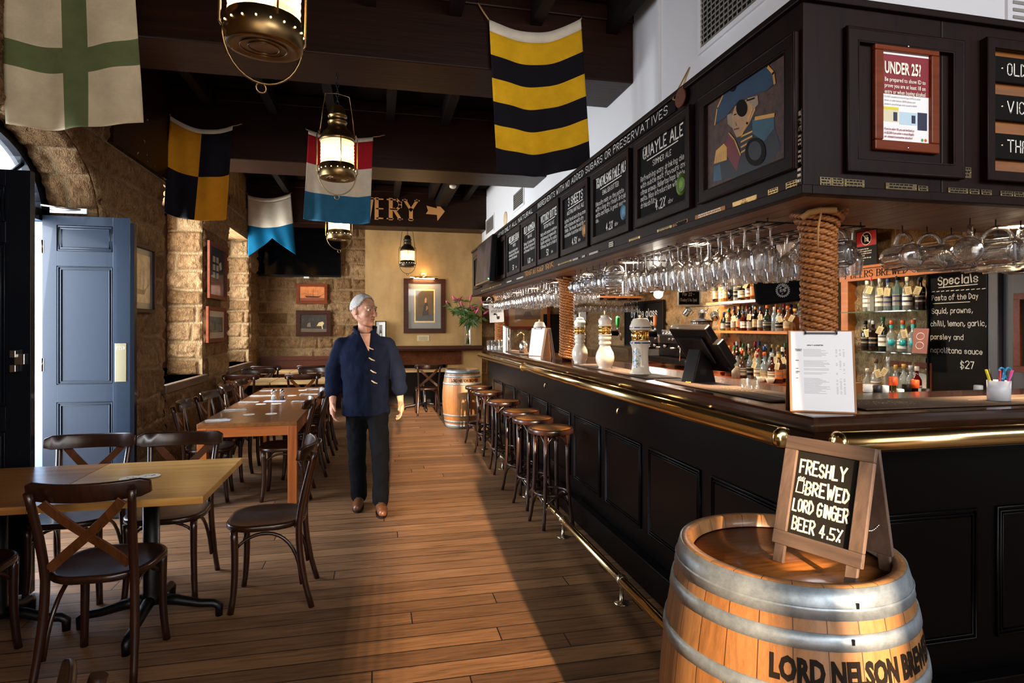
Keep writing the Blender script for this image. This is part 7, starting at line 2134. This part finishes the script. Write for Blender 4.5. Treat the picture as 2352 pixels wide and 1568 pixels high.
# ---- right hand shelves with gins, lettered lintel, specials board
t = thing('lettered_lintel', 'orange timber lintel lettered BEERS BREWED ON PREMISES above the gin shelves', 'lintel', (0, 0, 0))
MB().box(4.08, 3.28, 1.90, 4.2, 4.64, 2.0).box(4.06, 3.27, 2.0, 4.2, 4.66, 2.02).build('beam', SHELFW, t)
m = MB(); chalk(m, '7 BEERS BREWED ON PREMISES', 0, 0, .055, faceX(4.58, 1.925, 4.08), 1.2, .15, 0, 0, .002, serif=True, squeeze=False); m.build('lettering', BLACK, t)
struct(MB().box(4.08, 4.54, 0.95, 4.2, 4.62, 1.90).build('trim_8', SHELFW))
gls = plain('8fae9c', 0.1, 0, 0.5)
for z, lab in ((1.628, 'upper glass shelf of gin bottles left of the specials board'), (1.297, 'lower glass shelf of gin bottles left of the specials board')):
    t = thing('glass_shelf', lab, 'shelf', (0, 0, z), group='glass shelves')
    MB().box(4.0, 3.82, -0.008, 4.195, 4.54, 0).build('pane', glassy('green_edge_glass', (.75, .9, .82), .15, .25) if 'green_edge_glass' not in bpy.data.materials else bpy.data.materials['green_edge_glass'], t)
    for y in (3.95, 4.4): MB().box(4.17, y - .012, -.09, 4.197, y + .012, -.008).build('bracket', plain('e2e0dc', 0.5), t)
t = thing('side_counter', 'dark side counter under the gin shelves', 'counter', (0, 0, 0))
MB().box(3.72, 3.35, 0.88, 4.165, 4.6, 0.94).build('worktop', REDCOUNT, t); MB().box(3.78, 3.36, 0, 4.16, 4.58, 0.88).build('cupboard', BLACKP, t)
for z, items in ((1.628, ((1992, 'round', 'dfe3dc', 'cream', 'white', None, .25, 'clear bottle at the left end of the upper glass shelf'), (2003, 'square', 'dfe3dc', 'red', None, -.3, .28, 'clear bottle with bright red cap on the upper glass shelf'), (2021, 'round', 'dfe3dc', 'silver', 'white', .1, .26, 'third bottle from the left on the upper glass shelf'),
                         (2040, 'round', 'c8d8dc', 'blue', 'grey', -.1, .25, 'bottle with blue cap on the upper glass shelf'), (2061, 'square', 'a9cfd0', 'black', 'grey', None, .265, 'pale blue-green square bottle on the upper glass shelf'), (2084, 'round', 'dfe3dc', 'cream', 'white', .15, .25, 'clear tagged bottle right of the blue-green one'), (2114, 'square', '151314', 'black', 'black', -.35, .24, 'black square bottle at the right end of the upper glass shelf'))),
                 (1.297, ((1988, 'round', '2a2422', 'black', 'black', .3, .24, 'dark bottle at the left end of the lower glass shelf'), (2006, 'square', '3a2024', 'silver', 'black', None, .24, 'square purple-black bottle on the lower glass shelf'), (2028, 'round', '3c4a3c', 'green', 'white', -.4, .27, 'green capped bottle with slanting tag on the lower glass shelf'),
                          (2048, 'squat', 'dfe3dc', 'orange', None, None, .24, 'round bellied clear bottle with teal and yellow roundel'), (2074, 'squat', 'dfe3dc', 'orange', 'white', .2, .24, 'round bellied clear bottle with teal neck and tag'), (2098, 'squat', 'dfe3dc', 'orange', None, None, .245, 'clear bottle with teal roundel behind the pink-brown card')))):
    for (px, kd, gc, cp, lb, tg, h, lab) in items:
        q = onX(px, 720, 4.09)
        b = bottle((4.09, q.y, z), lab, kd, gc, CAPS[cp], LABS.get(lb), '2f3a60' if 'blue' in lab else None, tg, h, .034, 'gin bottles on the glass shelves')
        if kd == 'squat':
            MB().lathe([(.026, 0), (.026, .002), (.0005, .003)], 20, 0, Tr(.034 * 1.2, 0, .075, ry=PI / 2)).build('roundel', plain('26b0b4', 0.4), b)
            MB().open_lathe([(.0165, h * .80), (.0165, h * .90)], 12).build('neck_band', plain('2fb3b0', 0.4), b)
q = onX(2108, 780, 4.03)
t = thing('gift_card', 'pink-brown card with white rings leaning on the lower glass shelf', 'card', (4.03, q.y + .06, 1.297)); t.rotation_euler = (0, rad(6), 0)
MB().box(-.003, -.14, 0, .003, -.01, .19).build('card', plain('8a4f44', 0.6), t)
m = MB()
for z in (.13, .06):
    m.tube([(-.004, -.075 + .034 * math.cos(i * PI / 10), z + .026 * math.sin(i * PI / 10)) for i in range(20)], .003, 4, closed=True)
m.build('white_rings', CREAM, t)
for k, (px, gc, cp, kd, h, lb, tg, lab) in enumerate(((1992, 'dfe3dc', 'cream', 'squat', .2, 'white', None, 'squat clear bottle behind the clipboard on the side counter'), (2012, 'dfe3dc', 'brown', 'squat', .28, 'white', .3, 'clear bellied bottle with cork on the side counter'), (2040, 'dfe3dc', 'silver', 'round', .30, None, -.5, 'slim clear bottle with slanting tag on the side counter'),
        (2058, 'dfe3dc', 'gold', 'wine', .25, None, None, 'first small clear mixer bottle in front of the red frame'), (2076, 'dfe3dc', 'gold', 'wine', .26, None, None, 'second small clear mixer bottle in front of the red frame'), (2092, 'dfe3dc', 'silver', 'wine', .255, None, None, 'third small clear mixer bottle in front of the red frame'), (2106, 'a01c24', 'cream', 'wine', .25, 'white', None, 'small bright red mixer bottle in front of the red frame'))):
    q = onX(px, 850, 3.92 if k > 2 else 4.0); bottle((q.x, q.y, .94), lab, kd, gc, CAPS[cp], LABS.get(lb), None, tg, h, .032, 'bottles on the side counter')
q = onX(2085, 850, 4.15); picture('reddish framed print standing behind the mixer bottles', faceX(q.y + .2, .95, 4.16), .42, .27, .04, FRAMER, 'd6d2c8', .02, [([(.1, .4), (.3, .4), (.3, .8), (.1, .8)], '2a2a2a'), ([(.45, .4), (.6, .4), (.6, .8), (.45, .8)], '2a2a2a')], 'c9c6bc', .02)
t = thing('red_crate', 'cardboard box holding a red bag on the side counter', 'box', (3.8, 4.44, .94))
MB().box(-.08, -.28, 0, .08, .12, .10).build('carton', plain('a9763f', 0.8), t); MB().ball((0, -.08, .10), (.07, .18, .03), 12).build('red_bag', plain('8e1220', 0.4, var=.3), t)
rows = [('Specials', .235, .815, .06, .33, 'c', .15, .30), ('Pasta of the Day', .03, .70, .038, .36, 'l', .12, 0), ('Squid, prawns,', .03, .60, .038, .32, 'l', .12, 0), ('chilli, lemon, garlic,', .02, .505, .038, .43, 'l', .12, 0), ('parsley and', .02, .405, .038, .26, 'l', .12, 0), ('napolitana sauce', .02, .305, .038, .40, 'l', .12, 0), ('$27', .26, .20, .05, .13, 'l', .13, 0)]
t = chalkboard(faceX(3.80, 1.0, 4.15), .47, .92, 'tall Specials chalkboard with pasta of the day beside the gin shelves', rows, cat='chalkboard', name='specials_chalkboard', fw=.008, framem=BLACK)
m = MB(); R = faceX(0, 0, 0).to_3x3().to_4x4()
for k in range(11): ribbon(m, (.03 + k * .039, .765), (.052 + k * .039, .767), .005, R, 0, .008)
ribbon(m, (.04, .675), (.33, .678), .004, R, 0, .008); m.build('chalk_lines', CHALK, t)
T = faceX(4.42, 2.021, 4.06); t = thing('age_sign', 'black and red no under 18 sign standing on the lettered lintel', 'sign', T.translation); t.scale = (.82, .82, .82); R = T.to_3x3().to_4x4()
MB().box(0, 0, 0, .27, .36, .004, 0, R).build('plate', plain('121113', 0.5), t)
MB().box(.008, .20, .004, .262, .352, .005, 0, R).build('red_field', plain('a3161f', 0.5), t)
m = MB(); cx, cy = .135, .276
m.lathe([(.064, 0), (.0005, .0004)], 24, 0, R @ Tr(cx, cy, .0053)); m.build('black_disc', BLACK, t)
m = MB()
for i in range(24): ribbon(m, (cx + .064 * math.cos(i * PI / 12), cy + .064 * math.sin(i * PI / 12)), (cx + .064 * math.cos((i + 1) * PI / 12), cy + .064 * math.sin((i + 1) * PI / 12)), .008, R, 0, .0062)
ribbon(m, (cx - .045, cy + .045), (cx + .045, cy - .045), .008, R, 0, .0062)
btext(m, '18', .062, R @ Tr(cx, cy - .03, 0), .002, 'CENTER', 0, .0060); btext(m, 'under', .022, R @ Tr(cx, cy + .022, 0), 0, 'CENTER', 0, .006)
for i, s in enumerate(('It is against the law', 'to sell or supply alcohol', 'to, or to obtain alcohol', 'on behalf of,', 'a person under the age', 'of 18 years.')): btext(m, s, .019, R @ Tr(.02, .165 - i * .023, 0), .0002, z=.0052)
m.build('white_print', CREAM, t)
q0, q1 = onX(2336, 855, 4.14), onX(2420, 700, 4.14)
picture('red timber framed green board on the grey door at the right edge', faceX(q0.y, 1.2, 4.138), .45, .52, .04, FRAMER, '3a4a40', .01, [], '35463c')
# bottles standing behind the short side of the bar
t = thing('speed_rail', 'steel bottle rail behind the short side of the bar', 'rack', (0, 0, 0))
MB().box(1.9, 2.46, .86, 3.6, 2.68, .88).box(1.9, 2.66, .88, 3.6, 2.68, .98).box(1.9, 2.46, .88, 3.6, 2.47, .98).build('trough', STEEL, t)
for x in (1.95, 3.55): MB().box(x - .02, 2.5, 0, x + .02, 2.64, .86).build('leg', STEEL, t)
for k, (px, gc, cap, cname, lb) in enumerate(((1993, '1a2018', 'e8e6e0', 'white', None), (2016, '20281c', '2a2a2c', 'dark', 'white'), (2031, '2f4a2a', 'e6e4de', 'ivory', 'white'), (2051, '6a5a2a', 'd8511d', 'orange', 'cream'), (2066, '5a6a3a', 'dedbd2', 'pale', 'white'), (2082, '2a2018', '17120e', 'blackish', 'tan'), (2101, '3a1a12', 'e0561c', 'bright orange', 'black'), (2127, '1a1412', '2a2016', 'brown black', 'tan'), (2247, '201c1a', 'd9d6d0', 'white and black', 'white'), (2282, '2a2a22', 'eae8e2', 'chalk white', 'white'))):
    q = onY(px, 900, 2.565); top = onY(px, (882, 884, 885, 865, 893, 882, 872, 892, 884, 890)[k], 2.565).z
    bottle((q.x, q.y, .88), 'wine bottle with %s capsule, %s from the clipboard, behind the short bar side' % (cname, ORD[k]), 'wine', gc, cap, LABS.get(lb), None, None, (top - .88) / 1.06, .045, 'bottles in the speed rail')
# ================================================================ the walking man
def cap(m, pts, rs):
    m.tube(pts, list(rs), 14)
    for p, r in zip(pts, rs): m.ball(p, r, 12)


def fuse(m, name, mat_, voxel, smooth=4, parent=None, loc=None):
    """one continuous skin over all the shapes collected in m"""
    o = m.build(name, mat_)
    r = o.modifiers.new('r', 'REMESH'); r.mode = 'VOXEL'; r.voxel_size = voxel
    s = o.modifiers.new('s', 'SMOOTH'); s.iterations = smooth; s.factor = 0.5
    dg = bpy.context.evaluated_depsgraph_get(); dg.update()
    me = bpy.data.meshes.new_from_object(o.evaluated_get(dg)); me.name = name
    o.modifiers.clear(); o.data = me
    if not me.materials: me.materials.append(mat_)
    me.polygons.foreach_set('use_smooth', [True] * len(me.polygons))
    if parent is not None: o.parent = parent
    if loc is not None: o.location = loc
    return o


sk = NT('skin'); nz = sk.noise(sk.coords('Object', (1, 1, 1)), 22, 4, 0.6)
sk.set(Base_Color=sk.ramp(nz, [(0.3, hexc('b87a5c')), (0.7, hexc('d9a384'))]), Roughness=0.5, Subsurface_Weight=0.1)
SKIN = sk.m
NAVYC = cloth('navy_shirt', '10172a', 0.2, 140)
TROU = cloth('dark_trousers', '090a0e', 0.2, 140)
PL = V((-0.085, 5.16, 0))
hm = M.Translation((-0.016, -0.02, 1.630)) @ Euler((rad(4), 0, rad(48))).to_matrix().to_4x4() @ M.Scale(1.12, 4)
H = lambda x, y, z: hm @ V((x, y, z))
m = MB()
m.ball((0, 0.008, 0.018), (0.076, 0.096, 0.100), 24, 0, hm)
m.ball((0, -0.020, -0.030), (0.064, 0.074, 0.078), 20, 0, hm)
cap(m, [H(-.030, -.052, -.082), H(0, -.078, -.092), H(.030, -.052, -.082)], (.024, .022, .024))
cap(m, [H(-.055, .0, -.05), H(-.030, -.052, -.082)], (.022, .022)); cap(m, [H(.055, .0, -.05), H(.030, -.052, -.082)], (.022, .022))
cap(m, [H(0, -.088, .024), H(0, -.112, -.016), H(0, -.116, -.026)], (.010, .013, .015)); m.ball((-.013, -.098, -.028), .010, 10, 0, hm).ball((.013, -.098, -.028), .010, 10, 0, hm)
cap(m, [H(-.048, -.072, .030), H(-.02, -.088, .032), H(.02, -.088, .032), H(.048, -.072, .030)], (.011, .012, .012, .011))
for s in (-1, 1):
    m.ball((s * .042, -.062, -.018), .026, 12, 0, hm); m.ball((s * .079, .008, -.004), (.010, .018, .031), 12, 0, hm); m.ball((s * .084, .016, .006), (.008, .012, .018), 10, 0, hm)
cap(m, [H(-.022, -.084, -.052), H(0, -.092, -.050), H(.022, -.084, -.052)], (.006, .008, .006)); cap(m, [H(-.018, -.083, -.063), H(0, -.090, -.064), H(.018, -.083, -.063)], (.006, .008, .006))
cap(m, [(-.006, .015, 1.60), (-.004, .012, 1.50), (-.004, .02, 1.42)], (.056, .058, .07))
# trunk and limbs under the clothes
cap(m, [(-.004, .02, 1.36), (-.004, .015, 1.15), (0, .01, .95)], (.11, .105, .115))
cap(m, [(-.165, .02, 1.36), (-.004, .02, 1.375), (.145, .02, 1.36)], (.045, .06, .045))
LEG = (((-.075, .01, .90), (-.070, -.035, .47), (-.055, .03, .10)), ((.085, .01, .90), (.118, -.13, .48), (.122, -.155, .10)))
for a, b, c in LEG: cap(m, [a, b, c], (.085, .055, .040))
ARM = (((-.190, .02, 1.350), (-.268, .035, 1.135), (-.262, -.035, .885)), ((.174, .02, 1.350), (.262, .04, 1.135), (.285, .0, .885)))
for k, (a, b, c) in enumerate(ARM):
    s = (-1, 1)[k]
    cap(m, [a, b, (V(b) + V(c)) / 2, c], (.050, .042, .039, .027))
    d = (V(c) - V(b)).normalized()
    side = V((0, -1, 0)); side = (side - d * side.dot(d)).normalized(); out = d.cross(side).normalized()
    c = V(c); pal = c + d * .06
    cap(m, [c, c + d * .03, pal + side * .012, c + d * .092 + side * .014], (.026, .025, .026, .022)); cap(m, [c + d * .02, pal - side * .018, c + d * .090 - side * .022], (.022, .021, .018))
    inw = out if out.x * s < 0 else -out
    for q, (off, L, cu) in enumerate(((.029, .070, .5), (.010, .080, .6), (-.010, .076, .7), (-.028, .060, .85))):
        p0 = c + d * .098 + side * off
        p1 = p0 + (d * math.cos(cu * .5) + inw * math.sin(cu * .5)) * L * .5
        p2 = p1 + (d * math.cos(cu * 1.3) + inw * math.sin(cu * 1.3)) * L * .3
        p3 = p2 + (d * math.cos(cu * 1.9) + inw * math.sin(cu * 1.9)) * L * .25
        cap(m, [p0, p1, p2, p3], (.0105, .0098, .0092, .0080))
    t0 = c + d * .028 + side * .024; t1 = t0 + (d * .6 + side * .75 + inw * .3).normalized() * .042; t2 = t1 + (d * .9 + side * .25 + inw * .3).normalized() * .036
    cap(m, [t0, t1, t2], (.015, .012, .0095))
man = fuse(m, 'person', SKIN, 0.005, 3, None, PL)
tag(man, 'grey-haired person walking in navy toggle shirt, dark trousers and brown shoes', 'person')
# eyes, brows
for s in (-1, 1):
    e = MB().ball((s * .030, -.079, .010), (.0105, .0105, .0075), 12, 0, hm).build('eye', plain('e8e2da', 0.2), man)
    MB().ball((s * .031, -.0885, .010), (.0055, .003, .0055), 10, 0, hm).build('iris', plain('2a3038', 0.2), e)
    MB().tube([H(s * .014, -.0985, .029), H(s * .03, -.0965, .036), H(s * .050, -.080, .031)], .004, 6).build('eyebrow', plain('9a9186', 0.9), man)
    MB().tube([H(s * .017, -.0915, .019), H(s * .03, -.0925, .0215), H(s * .044, -.0845, .017)], .0035, 6).build('eyelid', SKIN, man)
MB().tube([H(-.02, -.0935, -.0575), H(0, -.0985, -.0568), H(.02, -.0935, -.0575)], .0022, 6).build('mouth', plain('6a3026', 0.6), man)
# short grey hair
m = MB(); nu, nv = 40, 20; rr = random.Random(2)
def hp(i, j):
    th = PI * 0.86 * j / nv; ph = 2 * PI * i / nu
    n_ = 0.985 + 0.016 * math.sin(7 * ph + 5 * th) + 0.014 * math.sin(17 * ph + 9 * th) + 0.010 * math.sin(31 * ph)
    return hm @ V((.0805 * n_ * math.sin(th) * math.sin(ph), .010 + .101 * n_ * math.sin(th) * math.cos(ph), .022 + .103 * n_ * math.cos(th)))
vs = [hp(i, j) for j in range(nv + 1) for i in range(nu)]; fs = []
for j in range(nv):
    for i in range(nu):
        ph = 2 * PI * (i + .5) / nu; th = PI * .86 * (j + .5) / nv
        q_ = abs((ph + PI) % (2 * PI) - PI)
        lim = float(np.interp(q_, [0, 1.35, 1.75, 2.15, 2.6, PI], [2.05, 1.72, 1.50, 1.12, 0.72, 0.60]))
        if th < lim: fs.append((j * nu + i, (j + 1) * nu + i, (j + 1) * nu + (i + 1) % nu, j * nu + (i + 1) % nu))
m.add(vs, fs, 0, True)
hr = NT('grey_hair'); nz = hr.noise(hr.coords('Object', (30, 30, 90)), 2, 4, 0.7)
hr.set(Base_Color=hr.ramp(nz, [(0.3, hexc('8f867c')), (0.7, hexc('d9d3ca'))]), Roughness=0.7); hr.bump(nz, 0.6, 0.004)
m.build('hair', hr.m, man, solid=0.009)
# shirt
m = MB()
rings = []
for z, rx, ry, cx, cy in ((.765, .178, .125, .0, .0), (.80, .182, .132, .0, 0), (.90, .180, .142, 0, -.002), (1.02, .178, .148, 0, -.004), (1.14, .182, .142, -.002, .0), (1.26, .196, .132, -.004, .008), (1.34, .204, .118, -.005, .016), (1.385, .170, .098, -.006, .02), (1.42, .125, .084, -.006, .02), (1.45, .092, .074, -.006, .018)):
    rx *= 1.08 if z < 1.3 else 1.04; ry *= 1.06
    rings.append([(cx + rx * math.cos(i * PI / 20) * (abs(math.cos(i * PI / 20)) ** -.12 if abs(math.cos(i * PI / 20)) > .01 else 1), cy + ry * math.sin(i * PI / 20), z) for i in range(40)])
loft(m, rings)
for k, (a, b, c) in enumerate(ARM):
    a, b, c = V(a), V(b), V(c); e = b + (c - b) * .62
    cap(m, [a.lerp(V((0, .02, 1.405)), .35), a - V((0, 0, .012)), a.lerp(b, .5), b], (.058, .074, .070, .066)); cap(m, [b, e], (.066, .063))
    cap(m, [e - (c - b).normalized() * .035, e], (.066, .068))
sh = fuse(m, 'shirt', NAVYC, 0.008, 5, man)
tx = bpy.data.textures.new('creases', 'CLOUDS'); tx.noise_scale = 0.09; tx.noise_depth = 2
dm = sh.modifiers.new('creases', 'DISPLACE'); dm.texture = tx; dm.strength = 0.022; dm.mid_level = 0.5
# collar open at the throat
m = MB()
def coll(u, v):
    a = rad(-62 + 304 * u) ; a = rad(-90 + 28 + 304 * u)
    r = .082 + .010 * v + .004 * math.sin(u * 9)
    return (-.006 + r * math.cos(a), .014 + r * .95 * math.sin(a), 1.425 + .095 * v * (1 - .25 * abs(2 * u - 1)) - .035 * abs(2 * u - 1) ** 3)
m.grid(coll, 30, 5); m.build('collar', NAVYC, man, solid=0.008)
m = MB().add([(-.045, -.083, 1.445), (.040, -.083, 1.445), (.028, -.131, 1.30), (.020, -.128, 1.31)], [(0, 3, 2, 1)])
m.build('open_neck', SKIN, man, solid=0.006)
TOG = plain('c9b48e', 0.5)
for k, (x, z, y) in enumerate(((.040, 1.325, -.135), (.050, 1.235, -.148), (.062, 1.135, -.152), (.070, 1.050, -.152))):
    MB().tube([(x - .022, y - .006, z + .014), (x, y - .010, z - .002), (x + .024, y - .005, z - .012)], [.004, .006, .004], 8).build('toggle', TOG, man)
m = MB()
for z in (0,):
    pts = [(.028 + .0425 * (1.30 - zz) / .53 * 1.4, -.128 - .018 * math.sin((1.33 - zz) / .55 * 2.6), zz) for zz in [1.30 - .53 * i / 12 for i in range(13)]]
    m.bar([(p[0] - .02, p[1] - .014, p[2]) for p in pts], .006, .003, (0, 1, 0))
m.build('placket_seam', plain('0a0f1e', 0.8), man)
# trousers, shoes
m = MB()
cap(m, [(-.005, .01, .90), (.0, .01, .83)], (.135, .14))
for (a, b, c) in LEG:
    a, b, c = map(V, (a, b, c)); cap(m, [a - V((0, 0, .06)), a.lerp(b, .5), b, b.lerp(c, .5), c + V((0, .0, -.01))], (.100, .088, .074, .068, .066))
tr_o = fuse(m, 'trousers', TROU, 0.008, 5, man)
dm = tr_o.modifiers.new('creases', 'DISPLACE'); dm.texture = tx; dm.strength = 0.02; dm.mid_level = 0.5
LEATH = plain('6a3f24', 0.4, 0, 0.2, var=0.25)
for k, (a, b, c) in enumerate(LEG):
    x, y = c[0], c[1]
    m = MB()
    cap(m, [(x, y + .045, .045), (x, y - .03, .050), (x + .01 * (k * 2 - 1), y - .12, .038), (x + .012 * (k * 2 - 1), y - .165, .032)], (.038, .042, .042, .034)); cap(m, [(x, y + .02, .05), (x, y + .012, .105)], (.040, .043))
    o = fuse(m, 'shoe', LEATH, 0.006, 4, man)
    m = MB(); n = 28; pts = []
    for i in range(n):
        a_ = 2 * PI * i / n; pts.append((x + .005 * (k * 2 - 1) + .046 * math.cos(a_) * (1 + .1 * math.sin(-a_)), y - .058 + .150 * math.sin(a_)))
    m.prism(pts, .018, 0).build('sole', plain('1a1210', 0.6), o)
    m = MB()
    for q in range(4): m.tube([(x - .02, y - .045 - q * .018, .093 - q * .006), (x + .02, y - .05 - q * .018, .093 - q * .006)], .003, 5)
    m.build('laces', plain('3a2414', 0.7), o)
